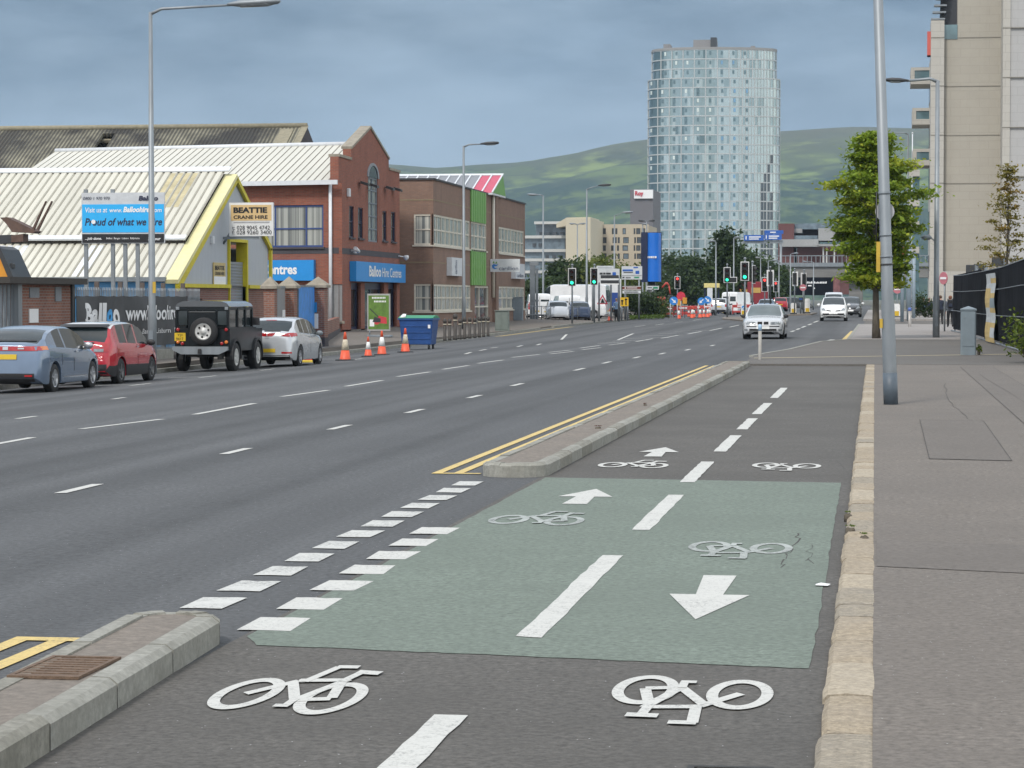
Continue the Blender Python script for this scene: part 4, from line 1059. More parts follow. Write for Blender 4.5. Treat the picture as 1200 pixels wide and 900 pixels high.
hm_ = MB(); hm_.slab([Of+Yv*(yc+rin*math.cos(math.pi*i/12))+Zv*(zc+rin*.5*math.sin(math.pi*i/12)) for i in range(13)], Xv*.008); hm_.build('arch_glass', m_gl, B1, False)
window(B1, O1, USd, Zv, side_win, 1, 1, .09, .1, m_bluef, m_glb, us=[.28,.74], vs=[.44], sill=m_brickd)
f = MB(); a, b, c, d = shut; obar(f, O1, USd, Zv, a, b, c, d, -.1, -.05); f.build('shutter', m_shutp, B1, False)
f = MB(); obar(f, O1, USd, Zv, a-.12, b-.14, c+.12, b-.004, -.03, .1); f.build('window_sill', m_coping, B1, False)
# shop front: doors and glass set back in the openings
for i, (a, b, c, d) in enumerate(doors):
    f = MB(); obar(f, Of, Yv, Zv, a, b, a+.1, d, -.3, -.22); obar(f, Of, Yv, Zv, c-.1, b, c, d, -.3, -.22); obar(f, Of, Yv, Zv, a+.1, d-.35, c-.1, d, -.3, -.22); obar(f, Of, Yv, Zv, a+.1, b, c-.1, b+.2, -.3, -.22)
    if i == 1: obar(f, Of, Yv, Zv, (a+c)/2-.06, b+.2, (a+c)/2+.06, d-.35, -.3, -.23)
    fo = f.build('door' if i == 1 else 'shop_window', m_navy, B1, False)
    g = MB(); obar(g, Of, Yv, Zv, a+.1, b+.2, c-.1, d-.35, -.3, -.27); g.build('pane', m_gl, fo, False)
# roof
yE, zE, zR = FY0-.35, 7.42, 9.68
mb = MB(); slope = Vector((0, FYR-yE, zR-zE)); l_ = slope.length
rr0 = Vector((FX-18.3, yE+SK*18.3, zE)); U = Vector((1,-SK,0)); wd = 18.3*U.length-.42
n = 46
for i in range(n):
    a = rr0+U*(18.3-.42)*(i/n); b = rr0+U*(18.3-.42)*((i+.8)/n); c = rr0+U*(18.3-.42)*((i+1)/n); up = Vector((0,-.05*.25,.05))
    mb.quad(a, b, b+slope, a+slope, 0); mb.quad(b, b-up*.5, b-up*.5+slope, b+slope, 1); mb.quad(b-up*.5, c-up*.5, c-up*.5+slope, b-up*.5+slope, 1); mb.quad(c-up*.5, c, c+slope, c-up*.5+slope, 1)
far0 = rr0+slope; far1 = rr0+U*17.88+slope
mb.quad(far0, far1, far1+Vector((0,8.2,-2.2)), far0+Vector((0,8.2,-2.2)), 0)
mb.poly([rr0, far0, far0+Vector((0,8.2,-2.2))], 0)
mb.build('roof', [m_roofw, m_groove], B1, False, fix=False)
mb = MB(); mb.tube([far0+Zv*.03, far1+Zv*.03], .13, 8); mb.build('ridge_cap', m_gutter, B1, False)
mb = MB(); e0 = rr0+Vector((0,-.1,-.1)); mb.slab([e0+Vector((0,-.12,-.10)), e0+U*18.35+Vector((0,-.12,-.10)), e0+U*18.35+Vector((0,-.12,.12)), e0+Vector((0,-.12,.12))], Vector((0,.2,0))); mb.build('gutter', m_gutter, B1, False)
dp = atP(388, 333, O1, USd.cross(Zv)); mb = MB(); mb.tube([Vector((dp.x,dp.y-.12,7.3)), Vector((dp.x,dp.y-.12,-.1))], .085, 10); mb.build('downpipe', m_gutter, B1, False)
# fascia signs
def sign_board(name, label, parent, O, U, r, mat, th=.18):
    f = MB(); obar(f, O, U, Zv, *r, .015, th); o = f.build(name, mat, parent, False)
    if label: o['label'] = label
    return o
sg = hole(409.5, 306, 468, 329.5, Of, Yv)
s1 = sign_board('shop_sign', 'blue fascia sign over the shop door', B1, Of, Yv, sg, m_bluesign, .35)
w_, h_ = sg[2]-sg[0], sg[3]-sg[1]
mb = MB(); o_ = Of+Yv*(sg[0]+w_*.24)+Zv*(sg[1]+h_*.28)+Xv*.35
text(mb, 'Balloo', o_-Zv*h_*.02, Yv, Zv, w_*.235, h_*.56, bold=.03); text(mb, 'Hire Centres', o_+Yv*w_*.26-Zv*h_*.02, Yv, Zv, w_*.40, h_*.5, bold=.01)
mb.build('lettering', m_inkw, s1, False, fix=False)
sg = hole(300, 305, 370, 329, O1, USd)
s2 = sign_board('shop_sign', 'blue fascia sign on the side wall', B1, O1, USd, sg, m_bluesign, .25)
w_, h_ = sg[2]-sg[0], sg[3]-sg[1]; mb = MB(); nn = USd.cross(Zv)
text(mb, 'Balloo Hire Centres', O1+USd*(sg[2]-.9-4.9)+Zv*(sg[1]+h_*.3)+nn*.25, USd, Zv, 4.9, h_*.5, bold=.03)
mb.build('lettering', m_inkw, s2, False, fix=False)
# floodlights, alarm boxes and cameras on the gable
for px, py in ((421,215),(432,217.5),(451,220.5),(460,222)):
    p = atX(px, py, FX); mb = MB(); mb.tube([p+Zv*.02, p+Vector((.2,0,.05))], .025, 6); mb.slab([p+Vector((.12,-.3,.12)),p+Vector((.12,.3,.12)),p+Vector((.5,.3,.0)),p+Vector((.5,-.3,.0))], (0,0,-.14)); mb.build('floodlight', m_dark, B1, False)
for px, py, sz in ((407,225.5,.34),(414.5,306-12,.2)):
    p = atX(px, py, FX); mb = MB(); mb.cbox(p.x, p.x+.15, p.y-sz/2, p.y+sz/2, p.z-sz*.6, p.z+sz*.6, .03); mb.build('alarm_box', m_gutter, B1, False)
p = atX(411, 294, FX); mb = MB(); mb.tube([p, p+Vector((.3,0,.02))], .04, 8); mb.tube([p+Vector((.3,-.3,.12)), p+Vector((.32,.35,-.02))], .1, 10); mb.build('security_camera', m_gutter, B1, False)
p = atX(471.5, 301.5, FX); 
mb = MB(); mb.tube([Vector((FX,p.y-1.2,p.z+.05)), Vector((FX+.35,p.y-.9,p.z))], .035, 8); mb.lathe([(.05,.12),(.14,.1),(.16,0),(.12,-.1),(.02,-.17)], Vector((FX+.38,p.y-.9,p.z-.02)), 'Z', 12); mb.build('dome_camera', m_gutter, B1, False)
# --- front shed with the steep yellow-edged gable
GX = -25.0; Yn, Yp, Yf = 88.2, 96.8, 102.6; Zn, Zp, Zf = 2.25, 6.46, 3.8
B2 = thing('crane_depot', 'steep gabled shed with white sheet roof and yellow edges', 'building', (GX, 95, -.25))
mb = MB(); Og = Vector((GX, Yn+.3, -.3))
sh = hole(267.5, 283, 287, 352, Og, Yv); sh = (sh[0], .3, sh[2], sh[3])
pl = [(.0,2.5),(0,2.75),(Yp-Yn-.3,Zp+.2),(Yf-Yn-.5,Zf+.35),(Yf-Yn-.5,2.5)]
pl = [(.15,2.4),(Yp-Yn-.3,Zp+.1),(Yf-Yn-.55,Zf+.2),(Yf-Yn-.55,2.4)]
def strip_poly(mb, poly, h, O, mi=0):   # gable polygon minus a rectangular opening, in vertical strips
    us = sorted(set([p[0] for p in poly]+[h[0], h[2]]))
    def top(u):
        best = None
        for (a, b) in zip(poly, poly[1:]):
            if a[0] <= u <= b[0] and b[0] > a[0]: best = a[1]+(b[1]-a[1])*(u-a[0])/(b[0]-a[0])
        return best
    for a, b in zip(us, us[1:]):
        if b-a < 1e-6: continue
        lo = h[3] if h[0] <= (a+b)/2 <= h[2] else poly[0][1]
        mb.quad(O+Yv*a+Zv*lo, O+Yv*b+Zv*lo, O+Yv*b+Zv*top(b-1e-7), O+Yv*a+Zv*top(a+1e-7), mi)
strip_poly(mb, pl, sh, Og)
mb.quad(Vector((GX,Yf-.25,2.1)), Vector((GX-30,Yf-.25,2.1)), Vector((GX-30,Yf-.25,3.7)), Vector((GX,Yf-.25,3.7)))
mb.build('gable_cladding', m_gclad, B2, False)
mb = MB(); wall(mb, Vector((GX+.03,Yn+.3,-.3)), Yv, Zv, Yf-Yn-.5, 2.42, [(sh[0],-.01,sh[2],2.43),(1.6,1.0,3.4,1.95)], .2); mb.build('brick_base', m_brickh, B2, False)
mb = MB(); mb.quad(Vector((GX-.1,Yn+2,.6)), Vector((GX-.1,Yn+3.9,.6)), Vector((GX-.1,Yn+3.9,1.7)), Vector((GX-.1,Yn+2,1.7))); mb.build('window', m_gl, B2, False)
mb = MB()
for k in range(26): z = .0+k*.12; obar(mb, Og, Yv, Zv, sh[0], .3+z, sh[2], .3+z+.105, -.14, -.09)
mb.build('roller_shutter', m_shut, B2, False)
mb = MB(); O_ = Og
obar(mb, O_, Yv, Zv, sh[0]-.12, .3, sh[0], sh[3]+.12, -.36, .1); obar(mb, O_, Yv, Zv, sh[2], .3, sh[2]+.16, sh[3]+.12, -.36, .1); obar(mb, O_, Yv, Zv, sh[0], sh[3], sh[2], sh[3]+.12, -.36, .1)
mb.build('door_frame', m_yel, B2, False)
e1, e2, e3 = Vector((GX,Yn,Zn-.1)), Vector((GX,Yp,Zp+.05)), Vector((GX,Yf,Zf))
def edge(mb, a, b, w_in, w_face):
    d = (b-a).normalized(); up = Vector((0,-d.z,d.y)) if d.y > 0 else Vector((0,d.z,-d.y))
    mb.slab([a-up*w_face+Xv*.02, b-up*w_face+Xv*.02, b+Xv*.02, a+Xv*.02], Xv*.12)
mb = MB(); edge(mb, e1, e2, .3, .28); edge(mb, e2, e3, .3, .2)
mb.slab([e3+Xv*.02+Vector((0,-.22,-.05)), e3+Xv*.02+Vector((0,0,-.05)), Vector((GX+.02,Yf,2.05)), Vector((GX+.02,Yf-.22,2.05))], Xv*.12)
obar(mb, Vector((GX+.03,Yn+.3,-.3)), Yv, Zv, -.2, 2.36, sh[0]-.15, 2.5, .0, .14); obar(mb, Vector((GX+.03,Yn+.3,-.3)), Yv, Zv, sh[2]+.18, 2.36, Yf-Yn-.4, 2.5, .0, .14)
mb.build('yellow_trim', m_yel, B2, False)
sl = Vector((0,Yp-Yn,Zp-Zn)); nrm = Vector((0,-sl.z,sl.y)).normalized()
mb = MB(); a = e1+nrm*.05; mb.slab([a-Xv*.34, a+Xv*.16, a+Xv*.16+sl, a-Xv*.34+sl], nrm*.16); mb.build('verge_flashing', m_yelp, B2, False)
# roof in two tiers
mb = MB(); le = 35; t1 = .31
o_ = Vector((GX-le-.3, Yn, Zn+.12)); o2 = o_+sl*t1+Vector((0,-.12,.12))
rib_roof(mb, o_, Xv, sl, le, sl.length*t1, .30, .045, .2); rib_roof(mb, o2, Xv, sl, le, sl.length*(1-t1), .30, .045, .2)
sl2 = Vector((0,Yf-Yp,Zf-Zp)); q0 = Vector((GX-le-.3,Yp,Zp+.1)); q1 = Vector((GX,Yp,Zp+.1)); mb.quad(q0, q1, q1+sl2, q0+sl2)
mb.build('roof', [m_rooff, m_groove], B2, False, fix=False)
def sheet(px0, px1, f0, f1, mat, nm):
    x0_, x1_ = atY(px0,250,93).x, atY(px1,250,93).x; mb = MB(); n_ = round((x1_-x0_)/.3); up = nrm*.052
    for k in range(n_): a = Vector((x0_+.3*k, Yn, Zn+.12))+sl*f0+Vector((0,-.12,.12))*(1 if f0 >= t1 else 0)+up; mb.quad(a+Xv*.03, a+Xv*.22, a+Xv*.22+sl*(f1-f0), a+Xv*.03+sl*(f1-f0))
    mb.build(nm, mat, B2, False, fix=False)
sheet(172, 204, .62, .96, M('yellowed_roof_sheet', (.46,.40,.24), rough=.7, var=.25, scale=1.2), 'stained_sheet'); sheet(24, 62, .01, .29, M('white_translucent_sheet', (.66,.68,.70), rough=.35, var=.06), 'rooflight_sheet'); sheet(128, 150, .01, .29, M('white_translucent_sheet', (.66,.68,.70)), 'rooflight_sheet')
mb = MB(); rp = Vector((GX-le-.3,Yp-.05,Zp+.30)); mb.slab([rp+Vector((0,-.32,-.13)), rp+Vector((le+.2,-.32,-.13)), rp+Vector((le+.2,.05,.05)), rp+Vector((0,.05,.05))], nrm*.05)
p5 = o2+Vector((0,-.05,.02)); mb.slab([p5, p5+Xv*le, p5+Xv*le+sl*.035, p5+sl*.035], nrm*.07); mb.build('roof_flashing', m_gutter, B2, False)
mb = MB(); gp = o_+Vector((0,-.12,-.1)); mb.slab([gp, gp+Xv*le, gp+Xv*le+Zv*.16, gp+Zv*.16], Vector((0,.14,0))); mb.build('gutter', m_galvd, B2, False)
mb = MB(); wq = Vector((GX-36,Yn+.25,-.3)); mb.quad(wq, wq+Xv*35.95, wq+Xv*35.95+Zv*2.55, wq+Zv*2.55); mb.build('side_wall', m_bluec, B2, False)
p = atX(247, 281, GX); mb = MB(); mb.cbox(GX, GX+.14, p.y-.1, p.y+.1, p.z-.14, p.z+.14, .02); mb.build('alarm_box', m_gutter, B2, False)
sg = hole(249, 307.5, 262.5, 333, Og, Yv); ns = sign_board('notice_board', None, B2, Og, Yv, sg, M('tan_sign_panel', (.52,.40,.17), rough=.5), .06)
w_, h_ = sg[2]-sg[0], sg[3]-sg[1]; mb = MB(); o_ = Og+Yv*(sg[0]+.08*w_)+Zv*sg[1]+Xv*.06
text(mb, 'BEATTIE', o_+Zv*h_*.66, Yv, Zv, w_*.8, h_*.2, bold=.03); text(mb, 'CRANE HIRE', o_+Zv*h_*.42, Yv, Zv, w_*.8, h_*.16, bold=.02); mb.build('lettering', m_ink, ns, False, fix=False)
mb = MB(); obar(mb, Og, Yv, Zv, sg[0], sg[1], sg[2], sg[1]+h_*.36, .061, .07); mb.build('white_panel', m_inkw, ns, False)
# --- old works with the weathered sheet roof, behind
def M_old():
    m = bpy.data.materials.new('weathered_corrugated_sheet'); nt, N, L = nodes(m); b = N['Principled BSDF']; v = N.new('ShaderNodeTexCoord').outputs['Object']
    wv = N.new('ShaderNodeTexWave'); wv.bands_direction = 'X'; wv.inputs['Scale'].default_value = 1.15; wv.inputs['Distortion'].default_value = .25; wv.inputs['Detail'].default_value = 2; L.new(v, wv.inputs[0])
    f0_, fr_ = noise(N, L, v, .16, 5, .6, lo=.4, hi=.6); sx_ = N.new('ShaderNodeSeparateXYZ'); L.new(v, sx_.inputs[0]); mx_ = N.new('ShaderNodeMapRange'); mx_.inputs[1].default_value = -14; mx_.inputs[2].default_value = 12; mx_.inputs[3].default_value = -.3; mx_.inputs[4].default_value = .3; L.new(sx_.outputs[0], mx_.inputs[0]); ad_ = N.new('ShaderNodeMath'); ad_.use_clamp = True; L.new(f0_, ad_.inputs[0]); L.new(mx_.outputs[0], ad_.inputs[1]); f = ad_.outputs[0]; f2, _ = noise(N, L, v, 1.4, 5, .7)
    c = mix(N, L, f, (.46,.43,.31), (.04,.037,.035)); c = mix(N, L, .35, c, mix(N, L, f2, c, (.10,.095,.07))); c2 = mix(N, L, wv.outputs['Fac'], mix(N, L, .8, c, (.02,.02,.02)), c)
    L.new(c2, b.inputs['Base Color']); b.inputs['Roughness'].default_value = .9
    bp = N.new('ShaderNodeBump'); bp.inputs['Strength'].default_value = .8; bp.inputs['Distance'].default_value = .1; L.new(wv.outputs['Fac'], bp.inputs['Height']); L.new(bp.outputs[0], b.inputs['Normal']); return m
m_old = M_old(); m_oldl = M('pale_patched_sheet', (.25,.225,.16), rough=.9, var=.2)
YR, ZR, ZE = 175., 13.85, 7.6; XR = atY(360,147,YR).x; XL = -75.
B3 = thing('old_works', 'long old works with dark weathered corrugated roof and a hole near its ridge', 'building', ((XL+XR)/2, YR, 0))
mb = MB(); o_ = Vector((XL,YR-12,ZE)); V_ = Vector((0,12,ZR-ZE)); n_ = Xv.cross(V_.normalized())
h0 = hole(107,156.5,128,177,o_,Xv,V_.normalized()); wall(mb, o_, Xv, V_, XR-XL, V_.length, [h0], .25)
mb.quad(Vector((XL,YR,ZR)), Vector((XR,YR,ZR)), Vector((XR,YR+12,ZE)), Vector((XL,YR+12,ZE)))
mb.build('roof', m_old, B3, False)
mb = MB(); obar(mb, o_, Xv, V_, h0[0]-.3, h0[1]+.3, h0[2]+.5, h0[1]+.62, -.6, -.4); obar(mb, o_, Xv, V_, h0[0]-.3, h0[3]-.3, h0[2]+.4, h0[3]-.05, -.6, -.4); mb.build('roof_beam', m_oldl, B3, False)
mb = MB(); p = atY(331,150,YR); q = atY(346,150,YR); obar(mb, o_, Xv, V_, p.x-XL, V_.length-4, q.x-XL, V_.length-.5, .01, .06); p = atY(357,150,YR); obar(mb, o_, Xv, V_, p.x-XL-.2, V_.length-6, XR-XL+.1, V_.length, .01, .06); mb.build('patched_sheet', m_oldl, B3, False)
mb = MB(); mb.poly([Vector((XR,YR-12,ZE)),Vector((XR,YR+12,ZE)),Vector((XR,YR,ZR))]); mb.quad(Vector((XL,YR-11.5,-.5)),Vector((XR,YR-11.5,-.5)),Vector((XR,YR-11.5,ZE+.2)),Vector((XL,YR-11.5,ZE+.2))); mb.quad(Vector((XR,YR-12,-.5)),Vector((XR,YR+12,-.5)),Vector((XR,YR+12,ZE)),Vector((XR,YR-12,ZE))); mb.build('wall', m_brickd, B3, False)
mb = MB(); mb.tube([Vector((XL,YR,ZR+.05)),Vector((XR,YR,ZR+.05))], .2, 8); mb.build('ridge_cap', m_oldl, B3, False)
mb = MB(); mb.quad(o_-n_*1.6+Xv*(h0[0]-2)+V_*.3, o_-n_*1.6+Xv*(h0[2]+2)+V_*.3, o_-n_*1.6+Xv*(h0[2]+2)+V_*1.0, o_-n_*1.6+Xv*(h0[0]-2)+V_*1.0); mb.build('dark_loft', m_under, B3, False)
# --- brown brick offices with the green panel
CX = -24.5; CY0, CY1, CH = 139.2, 176.6, 8.55
B4 = thing('brown_brick_office', 'two storey brown brick offices with cream ribbon windows and a green panel', 'building', (CX,158,-.05))
Oc = Vector((CX,CY0,-.25)); Os = Vector((CX-4,CY0,-.25))
hs = [hole(*q, Oc, Yv) for q in ((508.2,251,550.5,287),(552,258.5,570,288.5),(584,264.5,613.8,291),(508.2,333,551.5,365),(584,333,614.5,360))]
z_t = hs[0][3]; z_b = hs[0][1]
hs = [(0.0 if i in (0,3) else a, hs[0][1] if i < 3 else hs[3][1], c, hs[0][3] if i < 3 else hs[3][3]) for i, (a, b, c, d) in enumerate(hs)]
dr = hole(556.5, 331, 573, 386, Oc, Yv); dr = (dr[0], .2, dr[2], hs[3][3])
gp = hole(551, 226, 567.5, 262, Oc, Yv); zb2 = hole(551,290,568,331,Oc,Yv)
mb = MB(); wall(mb, Oc, Yv, Zv, CY1-CY0, CH, [hs[0],hs[1],hs[2],hs[3],hs[4],dr], .16)
sw = [(2.0+.9, hs[0][1], 4.0, hs[0][3]), (2.0+.9, hs[3][1], 4.0, hs[3][3])]
wall(mb, Os, Xv, Zv, 4.0, CH, sw, .16)
mb.quad(Vector((CX,CY1,-.25)), Vector((CX-14,CY1,-.25)), Vector((CX-14,CY1,CH-.25)), Vector((CX,CY1,CH-.25)))
mb.quad(Vector((CX,CY0,CH-.25)), Vector((CX,CY1,CH-.25)), Vector((CX-14,CY1,CH-.25)), Vector((CX-14,CY0,CH-.25)))
mb.build('wall', m_brickc, B4, False)
mb = MB()
for z in (CH-1.15, 3.9): 
    for (O_, U_, w__) in ((Os, Xv, 4.0), (Oc, Yv, CY1-CY0)):
        obar(mb, O_, U_, Zv, 0, z, w__, z+.07, -.01, .012)
mb.build('string_course', M('tan_brick_course', (.24,.19,.12), rough=.9), B4, False)
mb = MB(); obar(mb, Oc, Yv, Zv, 0, CH, CY1-CY0, CH+.1, -.3, .08); obar(mb, Os, Xv, Zv, 0, CH, 4.08, CH+.1, -.3, .08); mb.build('parapet_cap', m_dark, B4, False)
for i, (r_, cols) in enumerate(((hs[0],9),(hs[1],4),(hs[2],8),(hs[3],9),(hs[4],6))): window(B4, Oc, Yv, Zv, r_, cols, 2, .11, .06, m_creamf, m_glc, sill=m_creamf)
for r_ in sw: window(B4, Os, Xv, Zv, r_, 1, 2, .09, .06, m_creamf, m_glc, sill=m_creamf)
m_grn = M('green_profiled_panel', (.16,.36,.08), rough=.45, var=.08)
for z0_, z1_ in ((hs[0][3], CH+.02), (hs[3][3]+.02, hs[0][1])):
    mb = MB(); n = 7; a0, a1 = gp[0], gp[2]+.4; 
    for k in range(n): w__ = (a1-a0)/n; obar(mb, Oc, Yv, Zv, a0+k*w__, z0_, a0+(k+.78)*w__, z1_, .015, .09); obar(mb, Oc, Yv, Zv, a0+(k+.78)*w__, z0_, a0+(k+1)*w__, z1_, .015, .03)
    mb.build('green_panel', m_grn, B4, False)
f = MB(); a, b, c, d = dr
for q in (a, a+(c-a)*.36, c-.12): obar(f, Oc, Yv, Zv, q, b, q+.14, d, -.2, -.05)
obar(f, Oc, Yv, Zv, a+.14, d-.14, c-.12, d, -.19, -.06); obar(f, Oc, Yv, Zv, a+.14, b+1.15, c-.12, b+1.25, -.19, -.06)
fo = f.build('door', m_creamf, B4, False)
g = MB(); obar(g, Oc, Yv, Zv, a+.1, b, c-.1, d-.1, -.17, -.15); g.build('pane', m_gl, fo, False)
pa = atX(576, 300, CX); mb = MB(); mb.tube([Vector((CX+.12,pa.y,CH-.2)), Vector((CX+.12,pa.y,hs[3][3]-1))], .11, 8); mb.build('downpipe', m_creamf, B4, False)
mb = MB(); mb.box(CX, CX+.25, pa.y+.4, pa.y+1.5, -.2, CH-.3); mb.build('brick_pier', m_brickc, B4, False)
# rooflight with its ridge across the building: grey and red sheets between white bars, green end
mb = MB(); ye, yrg = 159.0, 163.6; z0_ = CH-.15; zr_ = z0_+1.35; xe = CX+.35; xw_ = -32.5; n = 12
mats3 = [M('grey_rooflight_sheet', (.20,.205,.22), rough=.4), M('crimson_rooflight_sheet', (.50,.05,.10), rough=.4), m_gutter, m_grn]
P3 = lambda x, s: Vector((x, ye+(yrg-ye)*s, z0_+(zr_-z0_)*s))
for k in range(n):
    a_, b_ = xe+(xw_-xe)*k/n, xe+(xw_-xe)*(k+1)/n
    mb.quad(P3(a_,0), P3(a_,1), P3(b_,1), P3(b_,0), 1 if k < 2 else 0); mb.slab([P3(a_+.03,0), P3(a_+.03,1), P3(a_-.06,1), P3(a_-.06,0)], Vector((0,-.02,.07)), 2)
mb.slab([P3(xe+.04,1)+Vector((0,-.16,-.02)), P3(xw_,1)+Vector((0,-.16,-.02)), P3(xw_,1)+Zv*.07, P3(xe+.04,1)+Zv*.07], Vector((0,.1,.04)), 2)
yb3 = yrg+1.2; mb.poly([P3(xe,0), Vector((xe,yb3,z0_)), P3(xe,1)], 3); mb.quad(P3(xe,1), Vector((xe,yb3,z0_)), Vector((xw_,yb3,z0_)), P3(xw_,1), 0)
mb.box(xe-.3, xe, ye, yb3, z0_-.12, z0_-.005, 2)
mb.build('rooflight', mats3, B4, False, fix=False)
for (q, nm) in (((523.5,301.5,537,323),0),((599,308.5,610,326.5),1)):
    r_ = hole(*q, Oc, Yv); f = MB(); obar(f, Oc, Yv, Zv, *r_, .0, .3); so_ = f.build('box_sign', m_gutter, B4, False)
    mb = MB(); w_, h_ = r_[2]-r_[0], r_[3]-r_[1]; o_ = Oc+Yv*(r_[0]+w_*.35)+Zv*(r_[1]+h_*.1)+Xv*.3
    if nm == 0: 
        text(mb, 'carillion', o_+Yv*w_*.1, Zv, -Yv, h_*.75, w_*.2, lift=.012); mb.build('lettering', M('dark_blue_lettering', (.03,.05,.12)), so_, False, fix=False)
    else:
        text(mb, 'carillion', o_-Yv*w_*.2, Yv, Zv, w_*.7, h_*.25); mb.build('lettering', M('dark_blue_lettering', (.03,.05,.12)), so_, False, fix=False)
# --- stone office block on the right
m_stone = M_brick('ashlar_stone', (.40,.372,.315), (.39,.362,.307), (.34,.315,.267), bw=1.4, rh=.62, ms=.012, var=.07, stain=.08)
m_stonel = M_brick('pale_ashlar_stone', (.46,.44,.395), (.45,.43,.385), (.34,.32,.285), bw=1.4, rh=.62, ms=.012, var=.07, stain=.06)
m_stoneg = M_brick('grey_ashlar_stone', (.42,.415,.405), (.41,.405,.395), (.34,.335,.325), bw=1.2, rh=.62, ms=.012, var=.08)
m_joint = M('dark_joint', (.22,.205,.175), rough=.9)
RY = 190.; X0 = atY(1090,200,RY).x; X1 = atY(1105.5,200,RY).x; X2 = atY(1172,200,RY).x; X3 = atY(1183,200,RY-3).x
B5 = thing('stone_office_block', 'tall stone faced office block with projecting bay windows along its street side', 'building', (X1+4, RY, .3))
HT = 34.
ztop = atY(1095,25,RY).z; zt2_ = atY(1110,45,RY).z-.3
mb = MB(); O_ = Vector((X0,RY-.6,-.2)); wall(mb, O_, Xv, Zv, X1-X0, ztop+.2, [], .1)
wall(mb, Vector((X0,RY+2,-.2)), -Yv, Zv, 2.6, ztop+.2, [], .1); wall(mb, Vector((X0+.6,RY+35,-.2)), -Yv, Zv, 33, ztop+.2, [], .1); mb.quad(Vector((X0,RY+2,-.2)), Vector((X0+.6,RY+2,-.2)), Vector((X0+.6,RY+2,ztop)), Vector((X0,RY+2,ztop)))
mb.quad(Vector((X0,RY-.6,ztop)), Vector((X1,RY-.6,ztop)), Vector((X1,RY+2,ztop)), Vector((X0,RY+2,ztop)))
mb.quad(Vector((X0+.6,RY+2,ztop)), Vector((X1+3,RY+2,ztop)), Vector((X1+3,RY+35,ztop)), Vector((X0+.6,RY+35,ztop))); mb.quad(Vector((X1,RY-.6,zt2_)), Vector((X1,RY+2,zt2_)), Vector((X1,RY+2,ztop)), Vector((X1,RY-.6,ztop)))
mb.build('corner_pier', m_stonel, B5, False)
zt2 = atY(1110,45,RY).z; xl = atY(1122,45,RY).x
mb = MB(); O_ = Vector((X1,RY,-.2)); wall(mb, O_, Xv, Zv, X2-X1, zt2+.2, [], .1)
wall(mb, Vector((xl,RY,zt2)), Xv, Zv, X2-xl, HT-zt2, [], .1); wall(mb, Vector((xl,RY+14,zt2)), -Yv, Zv, 14, HT-zt2, [], .1)
mb.quad(Vector((X1,RY,zt2)), Vector((X2,RY,zt2)), Vector((X2,RY+14,zt2)), Vector((X1,RY+14,zt2)))
mb.build('wall', m_stone, B5, False)
mb = MB(); wall(mb, Vector((X2,RY-3,-.2)), Xv, Zv, 30, HT+.2, [], .1); mb.build('near_wing_wall', m_stoneg, B5, False)
mb = MB(); wall(mb, Vector((X2,RY,-.2)), -Yv, Zv, 3.0, HT+.2, [], .1); xb = atY(1183,200,RY-3).x; mb.slab([Vector((X2,RY-3.001,-.2)),Vector((xb,RY-3.001,-.2)),Vector((xb,RY-3.001,HT)),Vector((X2,RY-3.001,HT))], Vector((0,-.12,0))); mb.build('pilaster', m_stonel, B5, False)
mb = MB()
for py in (44,101,158.5,215):
    z = atY(1140,py,RY).z; mb.box(X1, X2, RY-.03, RY+.01, z-.03, z+.03); z2 = z+.35; mb.box(X2-.03, X2+30, RY-3.15, RY-2.99, z2-.03, z2+.03)
for py in (45,101.5,159,215): z = atY(1095,py,RY).z; mb.box(X0, X1, RY-.63, RY-.59, z-.03, z+.03)
mb.build('storey_joint', m_joint, B5, False)
# roof terrace: louvres, dark screen and glass balustrade
mb = MB(); zb_ = atY(1105,25,RY).z
sx = atY(1103,20,RY).x
mb.slab([Vector((sx-.1,RY+1.5,zb_-.2)),Vector((xl,RY+1.5,zb_-.2)),Vector((xl,RY+1.5,HT)),Vector((atY(1110,0,RY).x,RY+1.5,HT))], Vector((0,.3,0))); mb.build('plant_screen', M('dark_screen', (.05,.055,.065), rough=.5), B5, False)
mb = MB()
for k in range(16):
    z = zb_+.2+k*.5; xa = atY(1094.5,24,RY).x+.06*k*.9; mb.box(xa-.2+k*.06, sx+.3+k*.06, RY+.6, RY+1.4, z, z+.12)
mb.build('louvre', m_galv, B5, False)
mb = MB(); z0_, z1_ = atY(1112,46,RY).z, atY(1112,29,RY).z; mb.box(X1, xl, RY-.05, RY-.02, z0_, z1_); mb.build('glass_balustrade', M_glass('pale_blue_glass', (.12,.2,.22), rough=.05), B5, False)
# street side: bays with glass, and the banner sign
yb = [RY+9+9.5*k for k in range(6)]
m_bayg = M_glass('bay_glass', (.10,.17,.19), rough=.06, spec=.8)
for pyt, pyb, Yb, xq in ((79,98.5,212,1067.5),(126.5,146,212,1069.3),(174.5,194,212,1069.8)):
    xr = X0+.62; xo = atY(xq, pyt, Yb).x; zt_, zb_ = atY(xq,pyt,Yb).z, atY(xq,pyb,Yb).z
    f = MB(); t_ = .45; f.box(xo, xr, Yb, Yb+5, zb_, zb_+t_); f.box(xo, xr, Yb, Yb+5, zt_-.25, zt_); f.box(xo, xo+.3, Yb, Yb+5, zb_+t_, zt_-.25); f.box(xr-.25, xr, Yb, Yb+.3, zb_+t_, zt_-.25)
    fo = f.build('bay_window', m_stonel, B5, False)
    g = MB(); g.box(xo+.3, xr-.25, Yb+.08, Yb+.12, zb_+t_, zt_-.25); g.build('pane', m_bayg, fo, False)
mb = MB()
